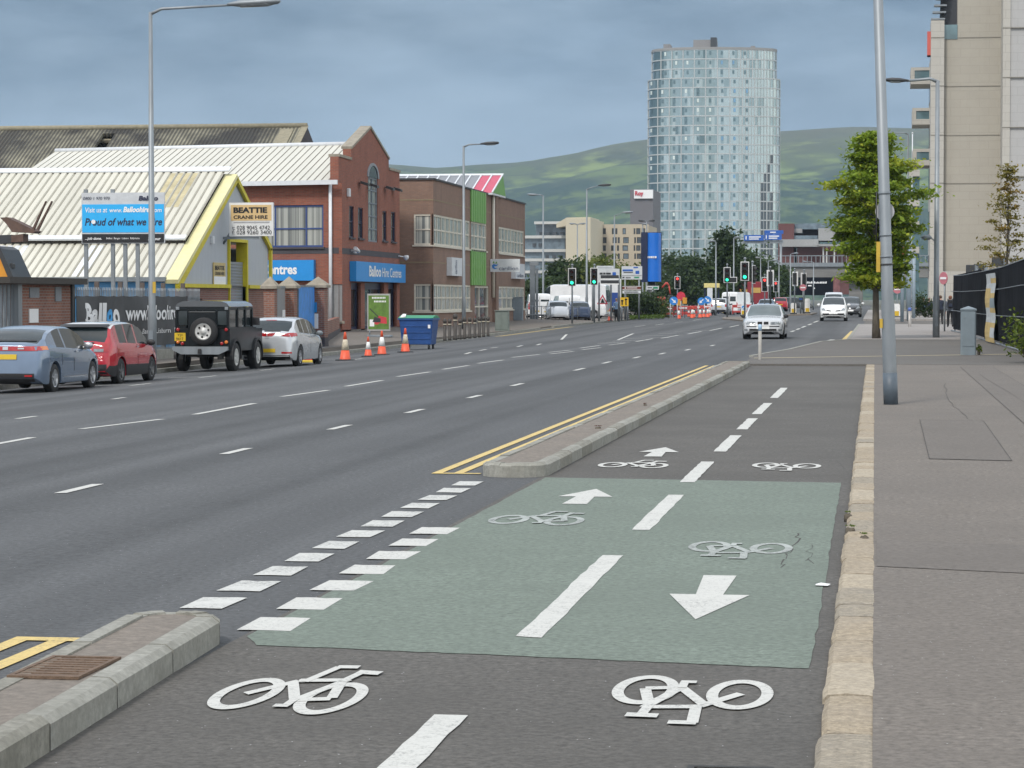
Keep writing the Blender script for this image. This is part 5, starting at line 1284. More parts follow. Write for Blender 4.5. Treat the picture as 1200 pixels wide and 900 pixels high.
for k in range(5):
    zc = 3.5+3.75*k
    for Yb in (194,202,219): mb = MB(); mb.box(X0+.54, X0+.62, Yb, Yb+4.5, zc, zc+1.9); mb.build('window', m_gl, B5, False)
mb = MB(); p0, p1 = atY(1088,36,RY).z, atY(1088,64,RY).z; xs = atY(1087.5,50,RY).x
mb.box(xs-.05, xs+.62, RY+.5, RY+.6, p1, p0-1.9); vs_ = mb.build('vertical_sign', M('deep_blue_sign', (.03,.04,.2), rough=.4), B5, False)
mb = MB(); mb.box(xs-.05, xs+.62, RY+.5, RY+.6, p0-1.9, p0); mb.build('red_panel', M('coral_red_sign', (.6,.13,.1), rough=.4), vs_, False)
zq0, zq1 = atY(1130,353,RY).z, atY(1130,318,RY).z
mb = MB(); mb.box(X0-.05, X2, RY-.75, RY-.62, zq0, zq1); mb.build('ground_floor_band', m_stonel, B5, False)
mb = MB(); mb.box(X0-.03, X2, RY-.72, RY-.64, .2, zq0-.002); mb.build('plinth', M('dark_slate_plinth', (.07,.085,.11), rough=.4), B5, False)
mb = MB(); xw = atY(1070,250,RY+40).x; 
for py0, py1 in ((205,236),(240,262),(264,290),(296,345)): mb.box(xw, X0, RY+45, RY+45.2, atY(1070,py1,RY+45).z, atY(1070,py0,RY+45).z)
mb.build('lobby_glazing', m_bayg, B5, False)
mb = MB()
for py in (203,238,263,293): z = atY(1070,py,RY+45).z; mb.box(xw-.3, X0, RY+44.6, RY+45.1, z-.3, z+.3)
mb.build('lobby_floor_band', m_stonel, B5, False)
# --- the glass apartment tower
TY = 795.; sT = F_PX/TY
xa, xb = atY(754,200,TY).x, atY(911,200,TY).x; xc_, rx_ = (xa+xb)/2, (xb-xa)/2
B6 = thing('glass_tower', 'tall curved glass apartment tower with pale floor bands', 'tower', (xc_, TY+20, 0))
nA = 44; nF = 27; fh = 3.0; zT = atY(830,55,TY).z
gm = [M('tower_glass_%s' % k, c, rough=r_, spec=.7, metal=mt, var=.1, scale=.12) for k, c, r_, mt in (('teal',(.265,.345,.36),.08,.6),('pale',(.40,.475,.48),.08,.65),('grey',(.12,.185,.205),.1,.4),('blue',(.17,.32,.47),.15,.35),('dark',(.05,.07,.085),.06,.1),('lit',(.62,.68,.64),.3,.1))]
m_band = M('pale_floor_band', (.43,.455,.455), rough=.4, var=.05)
def arcpt(t, ex=0, nar=0):   # t 0..1 left to right; flatter on the left, tighter on the right
    a = math.pi*(1.0-t); x = xc_+(rx_-nar+ex)*math.cos(a)
    dep = 15+ex
    return Vector((x, TY+17-dep*math.sin(a)**.85*(.72+.28*math.cos(a)*-.6), 0))
tl = [.012+.976*i/nA for i in range(nA+1)]
tl = [math.acos(1-2*t)/math.pi for t in grid_pts(.0, 1, nA)]
gb, bb, vbs = MB(), MB(), {}; rt = random.Random(21)
for k in range(nF+1):
    nar = 1.2 if k >= nF-2 else 0
    z0_ = zT-(nF+1-k)*fh; z1_ = z0_+fh
    for i in range(nA):
        a, b = arcpt(tl[i],0,nar), arcpt(tl[i+1],0,nar)
        x = (i+.5)/nA; r0 = rt.random()
        mi = 0  # panes darker left, paler right: sky reflection put into the pane colours
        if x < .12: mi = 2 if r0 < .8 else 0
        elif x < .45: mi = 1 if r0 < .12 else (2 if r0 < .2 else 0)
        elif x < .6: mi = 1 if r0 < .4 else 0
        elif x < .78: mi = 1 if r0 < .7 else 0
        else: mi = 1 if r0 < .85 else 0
        if .86 < x < .95 and k < nF-12+rt.randint(-2,2): mi = 4 if rt.random() < .85 else 0  # mirrored dark streak, put in as dark panes
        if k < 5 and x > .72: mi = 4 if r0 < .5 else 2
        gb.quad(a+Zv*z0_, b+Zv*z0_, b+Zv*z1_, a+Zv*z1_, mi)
        # opening lights: small sashes, some whitish, some blue
        if i % 4 == 1 and x < .84:
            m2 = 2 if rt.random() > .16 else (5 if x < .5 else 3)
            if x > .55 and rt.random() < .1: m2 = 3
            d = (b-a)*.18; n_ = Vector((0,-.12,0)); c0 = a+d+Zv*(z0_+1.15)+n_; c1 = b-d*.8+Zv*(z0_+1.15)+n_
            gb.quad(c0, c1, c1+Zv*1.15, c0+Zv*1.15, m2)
    for i in range(nA):
        a, b = arcpt(tl[i],.18,nar), arcpt(tl[i+1],.18,nar); a2, b2 = arcpt(tl[i],-.2,nar), arcpt(tl[i+1],-.2,nar); z = z1_-.33
        bb.quad(a+Zv*z, b+Zv*z, b+Zv*(z+.36), a+Zv*(z+.36)); bb.quad(a+Zv*z, a2+Zv*z, b2+Zv*z, b+Zv*z); bb.quad(a+Zv*(z+.36), b+Zv*(z+.36), b2+Zv*(z+.36), a2+Zv*(z+.36))
    for i in range(0, nA+1):
        if i % 4 and i < nA*.7: continue
        a = arcpt(tl[i],.1,nar); w_ = .15 if i % 4 == 0 else .06
        vbs.setdefault(i, MB()).box(a.x-w_, a.x+w_, a.y-.1, a.y+.1, z0_+.05, z1_-.35)
gb.build('glazing', gm, B6, False, fix=False); bb.build('floor_band', m_band, B6, False); [q.build('mullion', m_band, B6, False) for q in vbs.values()]
mb = MB(); zz = zT-(nF+1)*fh
top = [arcpt(t,0,1.2) for t in tl]; mb.poly([p+Zv*zT for p in top]); ends = [arcpt(tl[-1],0,1.3), Vector((xb-3,TY+36,0)), Vector((xa+3,TY+36,0)), arcpt(tl[0],0,1.3)]
for p, q in zip(ends, ends[1:]): mb.quad(p+Zv*zz, q+Zv*zz, q+Zv*zT, p+Zv*zT)
mb.poly([p+Zv*(zT+.02) for p in ends]); tp = mb.build('rear_wall', m_stoneg, B6, False)
mb = MB()
for i in range(nA):
    a, b = arcpt(tl[i],.3,1.2), arcpt(tl[i+1],.3,1.2); mb.slab([a+Zv*(zT-.1), b+Zv*(zT-.1), b+Vector((0,1.5,zT-.1)), a+Vector((0,1.5,zT-.1))], Zv*.7)
mb.build('parapet', M('grey_parapet', (.27,.265,.26), rough=.6), B6, False)
mb = MB(); m_pl = M('grey_plant_room', (.22,.215,.215), rough=.7)
for x0_, x1_, y_, zz_ in ((813,840,47.5,0),(778,786,52.5,0),(880,885,54.5,0)):
    p, q = atY(x0_,y_,TY+12), atY(x1_,y_,TY+12); mb = MB(); mb.box(p.x, q.x, TY+10, TY+17, zT-.5, p.z); mb.build('plant_room', m_pl, B6, False)
mb = MB(); p, q = atY(833,45.5,TY+11), atY(840,45.5,TY+11); mb.box(p.x,q.x,TY+9.5,TY+14,zT,p.z+.3); mb.build('chimney', m_dark, B6, False)
# --- distant offices and flats
m_wht = M('pale_rendered_wall', (.50,.50,.48), rough=.7, var=.06); m_crm = M('cream_rendered_wall', (.52,.465,.35), rough=.8, var=.05); m_crm2 = M('buff_flat_wall', (.45,.385,.29), rough=.8, var=.06)
m_bgl = M_glass('blue_grey_glazing', (.12,.16,.19), rough=.12, spec=.7)
def boxY(px0, py0, px1, py1, Y, dep, mb, mi=0, front=0):
    a, b = atY(px0, py0, Y-front), atY(px1, py1, Y-front); mb.box(a.x, b.x, Y-front, Y+dep, b.z, a.z, mi); return a, b
B7 = thing('office_block', 'low curved office block with white floors and blue grey glass bands', 'building', (atY(640,300,620).x,640,0))
mb = MB(); boxY(611,345,662,275,620,25,mb) ; mb = MB()
boxY(628,262,664,345,622,25,mb); boxY(612,279,662,345,620,22,mb); mb.build('glazing', m_bgl, B7, False)
mb = MB()
for py, x0_ in ((276,612),(292,612),(303,612),(317,612)): boxY(x0_,py,664,py+3.2,620,24,mb,0,.8)
boxY(626,259.5,666,262.5,620,26,mb,0,.8); mb.build('floor_band', m_wht, B7, False)
for q in ((632,272),(640,272),(648,272),(656,272),(624,285),(631,285),(639,299),(647,299),(655,299),(651,306)):
    mb = MB(); boxY(q[0],q[1],q[0]+4,q[1]+4,620,1,mb,0,.35); mb.build('window', m_gl, B7, False)
B8 = thing('blank_cream_block', 'blank cream rendered block between glass offices and flats', 'building', (atY(677,300,612).x,625,0))
mb = MB(); boxY(663,256,692,345,612,30,mb); mb.build('wall', m_crm, B8, False)
mb = MB(); a = atY(652,262,614); b = atY(664,255,614); c = atY(692,254.5,614); mb.slab([a, b, c, Vector((c.x,c.y,b.z-1)), Vector((a.x,a.y,a.z-1))], Vector((0,20,0))); mb.build('roof', m_crm, B8, False)
B9 = thing('buff_flats', 'four storey buff apartment flats with scattered dark windows', 'building', (atY(722,300,640).x,655,0))
O9 = atY(690,345,640); U9 = Xv; wins = []
for r_i, (y0_, y1_) in enumerate(((267.5,274.5),(278,285),(287.5,294),(297,303.5))):
    for ci, (xw_, ww_) in enumerate(((694,5.5),(705.5,4.5),(717 if r_i < 2 else 716,3.5 if r_i == 0 else 5),(723 if r_i else 721,2.5),(729.5,4 if r_i == 0 else 6.5),(742.5,2),(745.5,5),(752,4))): wins.append(hole(xw_+(r_i % 2)*.8, y0_, xw_+(r_i % 2)*.8+ww_, y1_, O9, U9))
mb = MB(); a = atY(690,263,640); b = atY(760,263,640); wall(mb, O9, U9, Zv, b.x-O9.x, a.z-O9.z, wins, .3); mb.box(O9.x, b.x, 640.35, 665, O9.z, a.z-.3); mb.build('wall', m_crm2, B9, False)
for i, w__ in enumerate(wins): window(B9, O9, U9, Zv, w__, 1 if i % 3 else 2, 1, .14, .22, m_dark, m_bgl if i % 4 == 0 else m_gl)
B10 = thing('grey_tower_block', 'plain grey tower block with red lettering near its top, behind the flats', 'building', (atY(748,250,700).x,715,0))
mb = MB(); boxY(738.5,222,765,345,700,25,mb); mb.build('wall', M('grey_brown_panel', (.15,.145,.155), rough=.8), B10, False)
mb = MB(); boxY(743,222.5,765,232.5,700,1,mb,0,.6); sg_ = mb.build('sign_panel', m_inkw, B10, False)
mb = MB(); a = atY(744.2,230.6,699.3); text(mb, 'Roy', a, Xv, Zv, atY(754,231,699.3).x-a.x, (230.6-224)/F_PX*705, bold=.04, lift=.1); mb.build('lettering', M('red_lettering', (.5,.03,.06)), sg_, False, fix=False)
B11 = thing('red_and_grey_hall', 'wide hall with red and grey walls and glazed clerestory above the bridge', 'building', (atY(950,300,560).x,580,0))
m_red = M('maroon_panel', (.12,.045,.042), rough=.7, var=.12); m_grw = M('grey_panel', (.30,.30,.295), rough=.6)
mb = MB(); boxY(912,262,930,345,560,20,mb); boxY(934,286,1010,345,560,20,mb); boxY(930,268,1000,282,572,8,mb); mb.build('red_wall', m_red, B11, False)
mb = MB(); boxY(928,262,1000,268.5,566,12,mb); boxY(915,276,958,281,561,8,mb); mb.build('clerestory', m_bgl, B11, False)
mb = MB(); boxY(913,280.5,959,289,558,12,mb); boxY(926,268,940,273,564,4,mb); boxY(959,267.5,978,282,559,14,mb); boxY(940,287,959,289,555,4,mb); boxY(958,286,985,288.5,555,4,mb); mb.build('grey_wall', m_grw, B11, False)
mb = MB()
for px in (964,968,977): boxY(px,288,px+1.5,310,556,.6,mb)
mb.build('column', m_wht, B11, False)
# --- concrete bridge over the road and the dark hoarding under it
BR = thing('road_bridge', 'grey concrete bridge crossing over the far end of the road', 'bridge', (0, 455, .3))
mb = MB(); a = atY(880,310,450); b = atY(1110,325,450)
mb.box(a.x, b.x, 450, 462, b.z, a.z-.4); mb.build('deck', M('weathered_concrete', (.19,.185,.175), rough=.9, var=.3, scale=.4, stretch=(.3,1,2)), BR, False)
mb = MB(); c = atY(880,305,450); mb.box(a.x, b.x, 449.6, 450.4, a.z-.4, a.z+.3)
for k in range(46): x = a.x+(b.x-a.x)*k/45; mb.box(x-.06,x+.06,449.9,450.05,a.z+.3,c.z+.8)
mb.box(a.x,b.x,449.88,450.08,c.z+.7,c.z+.85); mb.build('parapet_railing', m_galv, BR, False)
for px in (912,1003):
    p = atY(px,330,454); mb = MB(); mb.box(p.x-1.2,p.x+1.2,452,459,.2,b.z); mb.build('pier', M('weathered_concrete', (.19,.185,.175)), BR, False)
HB = thing('dark_hoarding', 'long black hoarding with white lettering under the concrete bridge', 'hoarding', (atY(948,335,440).x,440,.3))
mb = MB(); a, b = boxY(916,325,978,346,440,.4,mb); mb.build('panel', M('black_hoarding_panel', (.007,.008,.012), rough=.95, spec=.1), HB, False)
mb = MB(); rq = random.Random(4); x = 943.5
while x < 968:       # lettering too small to read: uneven white strokes
    w__ = rq.uniform(.7,1.5); h__ = rq.uniform(1.4,2.6); p, q = atY(x,329.2,439.9), atY(x+w__,332.2,439.9)
    mb.box(p.x,q.x,439.85,439.95,q.z,q.z+h__*.15); x += w__+rq.uniform(.25,.6)
boxY(947,334,951,335.5,439.9,.1,mb); boxY(953,337,955,338.5,439.9,.1,mb); mb.build('lettering', m_inkw, HB, False)
mb = MB(); boxY(976.5,325,984,345,440,.3,mb,0,.05); mb.build('poster', M('red_white_poster', (.17,.07,.07), var=.6, scale=.8), HB, False)
# --- hills
rp = [(-400,200),(0,196),(400,193),(470,191),(540,195),(600,192),(640,188),(700,178),(752,166),(800,160),(860,156),(912,154),(960,150),(1010,148),(1060,149),(1100,151),(1300,160),(1700,185)]
HY = 5200.
rx = [(atY(p[0],0,HY).x, atY(p[0],p[1],HY).z) for p in rp]
import mathutils
nx, ny = 190, 46; vs = []; xs0, xs1 = -3600, 2600
for j in range(ny+1):
    t = j/ny; Y = 2400+(HY-2400)*t if t < .9 else HY+(t-.9)*8000
    for i in range(nx+1):
        x = xs0+(xs1-xs0)*i/nx; h = .945*lin(x*HY/max(HY, Y) if t >= .9 else x, rx)
        tt = min(1, t/.9); prof = tt*tt*(3-2*tt)*.55+.45*tt**1.5
        nz_ = mathutils.noise.fractal(Vector((x/420, Y/420, 3)), 1, 2, 5)
        z = h*prof+nz_*34*math.sin(math.pi*min(1, tt*1.0))*(1 if tt < 1 else 0)+ (4*mathutils.noise.noise(Vector((x/90,1,1))))*(tt > .9)
        if t > .9: z -= (t-.9)*300
        vs.append((x, Y, z-8*(1-tt)))
mb = MB(); mb.add(vs, [[j*(nx+1)+i, j*(nx+1)+i+1, (j+1)*(nx+1)+i+1, (j+1)*(nx+1)+i] for j in range(ny) for i in range(nx)], 0, True)
mh = bpy.data.materials.new('hillside'); nt, N, L = nodes(mh); b = N['Principled BSDF']; v = N.new('ShaderNodeTexCoord').outputs['Object']
sp_ = N.new('ShaderNodeSeparateXYZ'); L.new(v, sp_.inputs[0])
f1, _ = noise(N, L, v, .0045, 10, .68, stretch=(1,.55,3), lo=.0, hi=1.0)
nvv = N.new('ShaderNodeTexNoise'); nvv.inputs['Scale'].default_value = .01; L.new(v, nvv.inputs['Vector']); vm = N.new('ShaderNodeVectorMath'); vm.operation = 'MULTIPLY_ADD'; L.new(nvv.outputs['Color'], vm.inputs[0]); vm.inputs[1].default_value = (120,120,0); L.new(v, vm.inputs[2])
vor = N.new('ShaderNodeTexVoronoi'); vor.inputs['Scale'].default_value = .0075; mp_ = N.new('ShaderNodeMapping'); mp_.inputs['Scale'].default_value = (1,.45,0); L.new(vm.outputs[0], mp_.inputs[0]); L.new(mp_.outputs[0], vor.inputs['Vector'])
vsep = N.new('ShaderNodeSeparateColor'); L.new(vor.outputs['Color'], vsep.inputs[0])
ved = N.new('ShaderNodeTexVoronoi'); ved.feature = 'DISTANCE_TO_EDGE'; ved.inputs['Scale'].default_value = .0075; L.new(mp_.outputs[0], ved.inputs['Vector'])
hed = N.new('ShaderNodeMapRange'); hed.inputs[1].default_value = .02; hed.inputs[2].default_value = .06; hed.inputs[3].default_value = .75; hed.inputs[4].default_value = 0; L.new(ved.outputs['Distance'], hed.inputs[0]); f2, _ = noise(N, L, v, .011, 5, .6, stretch=(1,.5,4), lo=.4, hi=.6); f3, _ = noise(N, L, v, .05, 4, .7)
fld = mix(N, L, hed.outputs[0], mix(N, L, vsep.outputs[0], HILL_FIELD2, mix(N, L, f2, HILL_FIELD, HILL_FIELD2)), HILL_WOOD); wood = mix(N, L, f3, HILL_WOOD, HILL_WOOD2)
wz = N.new('ShaderNodeMapRange'); wz.inputs[1].default_value = 70; wz.inputs[2].default_value = 240; wz.inputs[3].default_value = -.07; wz.inputs[4].default_value = .07; L.new(sp_.outputs[2], wz.inputs[0])
wa = N.new('ShaderNodeMath'); L.new(f1, wa.inputs[0]); L.new(wz.outputs[0], wa.inputs[1])
wm = N.new('ShaderNodeMapRange'); wm.inputs[1].default_value = .46; wm.inputs[2].default_value = .53; L.new(wa.outputs[0], wm.inputs[0])
c = mix(N, L, wm.outputs[0], wood, fld)
ad = N.new('ShaderNodeMath'); ad.operation = 'MULTIPLY_ADD'; L.new(f2, ad.inputs[0]); ad.inputs[1].default_value = 70; L.new(sp_.outputs[2], ad.inputs[2])
mr = N.new('ShaderNodeMapRange'); mr.inputs[1].default_value = 225; mr.inputs[2].default_value = 330; L.new(ad.outputs[0], mr.inputs[0])
c = mix(N, L, mr.outputs[0], c, mix(N, L, f2, HILL_HEATH, (.075,.085,.045))); L.new(c, b.inputs['Base Color']); b.inputs['Roughness'].default_value = 1; b.inputs['Specular IOR Level'].default_value = .05
struct('hills', mb, mh)
# ---------- vehicles
def base(px, Y, dz=0):
    p = atY(px, 400, Y); return Vector((p.x, Y, G(p.x, Y)+dz))
def baseX(px, X, dz=0):
    p = atX(px, 400, X); return Vector((X, p.y, G(X, p.y)+dz))
PT = lambda n, c, **k: M_paint(n, c, **k)
def lights_rear(P, root, x0, x1, z0, z1, mat=m_lred, dy=REAR, nm='tail_light'):
    for s in (1, -1): P(nm, mat, rz4(s*x0, s*x1, z0, z1), dy, 5, 3, .012)
def side_patch(P, nm, mat, y0, y1, z0, z1, s, off=.006): P(nm, mat, [(0,y0,z0),(0,y1,z0),(0,y1,z1),(0,y0,z1)], (-s,0,0), 5, 2, off)
# 1 blue grey hatchback at the left edge
def d1(root, P, bvh):
    P('tail_light', m_lred, rz4(-.72,.72,.93,1.03), REAR, 16, 2, .012)
    P('light_badge_strip', M('pale_chrome', (.5,.5,.52), metal=.6, rough=.3), rz4(-.34,-.18,.965,1.0), REAR, 2, 1, .02); P('badge', m_rim, rz4(-.06,.06,.95,1.02), REAR, 3, 2, .02); P('badge', m_rim, rz4(.28,.42,.965,1.0), REAR, 2, 1, .02)
    for s in (1, -1): P('tail_light', m_lred, rz4(s*.70,s*.80,.94,1.03), REAR, 4, 2, .012); side_patch(P, 'side_marker', m_lamb, -1.95, -1.72, .95, 1.03, s)
    plate(root, P, bvh, -.0, .80, False)
    P('rear_spoiler', m_blackpl, rz4(-.62,.62,1.14,1.17), REAR, 12, 1, .03)
    P('bumper_insert', m_blackpl, rz4(-.66,.66,.26,.44), REAR, 12, 3, .012)
    for s in (1, -1):
        P('reflector', m_lred, rz4(s*.45,s*.62,.37,.41), REAR, 3, 1, .02); side_patch(P, 'door_line', m_under, -.12, -.105, .45, .95, s); side_patch(P, 'door_line', m_under, .98, .995, .42, .88, s); side_patch(P, 'door_line', m_under, -.9, -.885, .6, .95, s)
        side_patch(P, 'door_handle', m_rim, .0, .17, .87, .90, s, .025); side_patch(P, 'sill_strip', m_rim, -.85, .8, .335, .35, s, .01)
    mirrors(root, .80, .78, 1.0, root.children[0].data.materials[0])
p = onG(62, 459)
car('parked_car', 'blue grey parked hatchback with full width red tail light bar, partly out of frame', 'car', PT('blue_grey_car_paint', (.15,.205,.29), metal=.35), 4.25, 1.78,
    [(-2.12,.50),(-2.09,.80),(-2.04,1.04),(-1.92,1.10),(-1.35,1.35),(-.55,1.45),(.1,1.44),(.55,1.36),(1.3,.98),(1.75,.86),(2.0,.72),(2.12,.5)], [(-2.12,.46),(-2.06,.9),(-1.7,1.0),(-.5,.97),(.5,.92),(1.3,.86),(1.8,.76),(2.12,.46)],
    (-1.35,1.285), (p.x-.80, p.y+1.35, G(p.x-.8,p.y)), R(-.5), wr=.32, tum=.42, side=((-1.15,-.62),(-.52,.95)), ws=(.45,1.28), rw=(-1.92,-1.2), detail=d1, trim=None, group='cars parked along the kerb')
# 2 red supermini
def d2(root, P, bvh):
    for s in (1, -1):
        P('tail_light', m_lred, rz4(s*.50,s*.72,.80,1.0), REAR, 5, 4, .012); P('reversing_light', m_lclr, rz4(s*.36,s*.60,.80,.87), REAR, 3, 2, .02)
        side_patch(P, 'door_handle', m_rim, -.1, .08, .88, .91, s, .02); side_patch(P, 'door_line', m_under, -.02, -.005, .4, .95, s); side_patch(P, 'door_line', m_under, .98, .995, .4, .9, s)
    P('rear_spoiler', m_blackpl, rz4(-.60,.60,1.385,1.455), REAR, 12, 2, .12)
    P('wiper', m_blackpl, rz4(-.05,.35,1.0,1.03), REAR, 4, 1, .03); plate(root, P, bvh, 0, .73, False)
    P('bumper', m_blackpl, rz4(-.78,.78,.27,.50), REAR, 14, 3, .014)
    mirrors(root, .78, .80, .98, m_blackpl)
p = onG(141, 449.5)
car('parked_car', 'red parked supermini with black spoiler and pale roof', 'car', PT('bright_red_car_paint', (.40,.009,.02)), 4.0, 1.66,
    [(-2.0,.45),(-1.98,.75),(-1.93,.97),(-1.82,1.07),(-1.6,1.40),(-1.3,1.48),(-.3,1.50),(.2,1.46),(.5,1.40),(1.15,1.02),(1.6,.92),(1.88,.76),(2.0,.5)], [(-2.0,.42),(-1.93,.85),(-1.5,1.0),(0,.97),(1.1,.92),(1.6,.82),(2.0,.46)],
    (-1.25,1.21), (p.x-.75, p.y+1.25, G(p.x-.75,p.y)), R(-1), wr=.315, tum=.3, side=((-1.3,-.75),(-.68,-.02),(.08,.95)), ws=(.35,1.12), rw=(-1.86,-1.62), detail=d2, trim={'j': (3,4), 'y': (-2,2)}, roofmat=PT('silver_roof_paint', (.5,.5,.5)), rimmat=M('grey_alloy_wheel', (.16,.165,.17), metal=.6, rough=.4), group='cars parked along the kerb')
# 4 silver hatchback
def d4(root, P, bvh):
    for s in (1, -1):
        P('tail_light', m_lred, [(s*.40,0,.93),(s*.80,0,.90),(s*.80,0,1.03),(s*.62,0,1.02)], REAR, 6, 3, .012); side_patch(P, 'tail_light', m_lred, -1.98, -1.62, .92, 1.02, s, .01)
        P('reflector', m_lred, rz4(s*.45,s*.76,.41,.46), REAR, 4, 1, .014)
        side_patch(P, 'door_handle', m_rim, -.25, -.07, .88, .91, s, .02); side_patch(P, 'door_line', m_under, -.08, -.065, .4, .95, s); side_patch(P, 'door_line', m_under, 1.0, 1.015, .4, .9, s)
    P('brake_light', m_lred, rz4(-.16,.16,1.385,1.405), REAR, 3, 1, .02); P('wiper', m_blackpl, rz4(-.1,.4,1.075,1.10), REAR, 4, 1, .03)
    P('badge', m_rim, rz4(-.06,.06,.86,.91), REAR, 3, 2, .012); plate(root, P, bvh, 0, .50, False)
    P('bumper_insert', m_blackpl, rz4(-.7,.7,.25,.36), REAR, 12, 2, .012); mirrors(root, .80, .85, .98, m_galvd)
p = onG(350.5, 429)
car('parked_car', 'silver parked hatchback between the black off-roader and the traffic cones', 'car', PT('silver_car_paint', (.55,.57,.59), metal=.4), 4.03, 1.74,
    [(-2.0,.45),(-1.98,.8),(-1.95,1.0),(-1.85,1.08),(-1.4,1.38),(-1.1,1.45),(-.3,1.475),(.2,1.44),(.5,1.38),(1.25,1.0),(1.65,.9),(1.9,.74),(2.0,.5)], [(-2.0,.42),(-1.94,.9),(-1.6,1.03),(-.3,.98),(1.1,.92),(1.6,.82),(2.0,.46)],
    (-1.285,1.285), (p.x-.78, p.y+1.285, G(p.x-.78,p.y)), R(-1), wr=.315, tum=.34, side=((-1.25,-.75),(-.68,-.08),(.0,1.0)), ws=(.35,1.2), rw=(-1.86,-1.42), detail=d4, group='cars parked along the kerb')
# 3 black off-roader, slab sided
p = onG(276, 434.5)
LR = thing('off_roader', 'black slab sided off-roader with spare wheel on its rear door', 'car', (p.x-.78, p.y+1.05, G(p.x-.78,p.y)), R(-1), 'cars parked along the kerb')
m_lrp = M('black_green_car_paint', (.009,.012,.014), rough=.35, coat=.05, spec=.25, var=.2); m_lrr = PT('grey_black_roof_paint', (.06,.065,.07))
mb = MB(); hw = .80
def arch_side(mb, s, x, y0, y1, z0, z1, arches, r_):
    pts = [(y0,z0)]
    for c in arches: pts += [(c+(r_+.0)*-math.cos(t), max(z0, .42+r_*math.sin(t))) for t in grid_pts(R(-5), R(185), 12)]
    pts += [(y1,z0),(y1,z1),(y0,z1)]
    q = [Vector((s*x,a,b)) for a,b in pts]; mb.slab(q, (-s*.05,0,0))
for s in (1, -1): arch_side(mb, s, hw, -1.62, 1.05, .58, 1.22, (-1.05,), .46); arch_side(mb, s, hw-.04, 1.05, 2.05, .58, 1.2, (1.31,), .46)
mb.box(-hw+.05, hw-.05, -1.62, -1.55, .6, 1.22); mb.box(-hw+.06,hw-.06,-1.55,1.0,.66,.72); mb.box(-hw+.05,hw-.05,1.0,2.05,1.12,1.2); mb.box(-hw+.1,hw-.1,2.0,2.05,.62,1.2); mb.box(-hw+.05,hw-.05,.95,1.05,.7,1.22)
mb.box(-.6,.6,1.05,1.98,1.2,1.235)
for s in (1,-1):
    for y_ in (-1.6,-.66,.18,.92): mb.box(s*(hw-.09),s*(hw-.02),y_-.05,y_+.05,1.22,1.8)
    mb.box(s*(hw-.085),s*(hw-.025),-1.6,.92,1.215,1.26); mb.box(s*(hw-.10),s*(hw-.035),-1.6,.92,1.74,1.82)
mb.box(-hw+.03,hw-.03,-1.62,-1.54,1.73,1.84); mb.box(-hw+.03,-hw+.33,-1.62,-1.55,1.22,1.30); mb.box(-.42,-.38,-1.625,-1.55,1.22,1.75); mb.box(.38,.42,-1.625,-1.55,1.22,1.75)
mb.build('body', m_lrp, LR, bevel=.02)
mb = MB(); rp_ = [(-.78,1.84),(-.72,1.93),(-.55,1.99),(0,2.01),(.55,1.99),(.72,1.93),(.78,1.84)]
mb.slab([Vector((x,-1.62,z)) for x,z in rp_], (0,2.55,0)); mb.build('roof', m_lrr, LR)
for (x0,x1,z0_,z1_) in ((-.36,.36,1.26,1.72),(-.72,-.44,1.32,1.72),(.44,.72,1.32,1.72)):
    mb = MB(); mb.box(x0,x1,-1.60,-1.57,z0_,z1_); mb.build('rear_window', m_cglass, LR)
for s in (1,-1):
    for (a,b) in ((-1.55,-.71),(-.61,.13),(.23,.87)): mb = MB(); mb.box(s*(hw-.065),s*(hw-.055),a,b,1.26,1.74); mb.build('side_window', m_cglass, LR)
mb = MB(); mb.slab([(-.7,.97,1.24),(.7,.97,1.24),(.7,.90,1.78),(-.7,.90,1.78)], (0,-.02,0)); mb.build('windscreen', m_cglass, LR)
mb = MB(); mb.box(-.40,.40,-1.655,-1.622,.70,1.70); do = mb.build('rear_door', m_lrp, LR, bevel=.015); MB().cbox(-.36,-.28,-1.69,-1.655,1.0,1.12,.01).build('handle', m_blackpl, do)
sw_ = MB().lathe([(.24,-.11),(.36,-.105),(.395,-.06),(.395,.06),(.36,.105),(.24,.11)], (.10,-1.79,1.14), 'Y', 28, cap=False).build('spare_wheel', m_tyre, LR)
mb = MB().lathe([(.25,-.02),(.245,-.10),(.2,-.085),(.15,-.06),(.08,-.07),(.06,-.11),(.01,-.11)], (.10,-1.79,1.14), 'Y', 28)
mi_ = len(mb.f)
for k in range(6): a = math.pi*k/3+.3; mb.lathe([(.03,-.09),(.03,-.05)], (.10+.155*math.cos(a),-1.79,1.14+.155*math.sin(a)), 'Y', 8, mi=1)
mb.build('rim', [m_hub, m_under], sw_)
mb = MB(); mb.slab([(-.80,-1.86,.62),(.80,-1.86,.62),(.80,-1.86,.72),(-.80,-1.86,.72)], (0,.10,0)); mb.slab([(-.80,-1.862,.62),(-.55,-1.862,.50),(.55,-1.862,.50),(.80,-1.862,.62)], (0,.1,0)); mb.build('rear_bumper', m_galv, LR)
mb = MB(); mb.box(-.62,-.5,-1.84,-1.6,.36,.56); mb.box(.5,.62,-1.84,-1.6,.36,.56); mb.box(-.5,.5,-1.5,1.9,.42,.58); mb.build('chassis', m_under, LR); MB().cbox(-.05,.05,-1.93,-1.862,.52,.66,.02).build('tow_hitch', m_blackpl, LR)
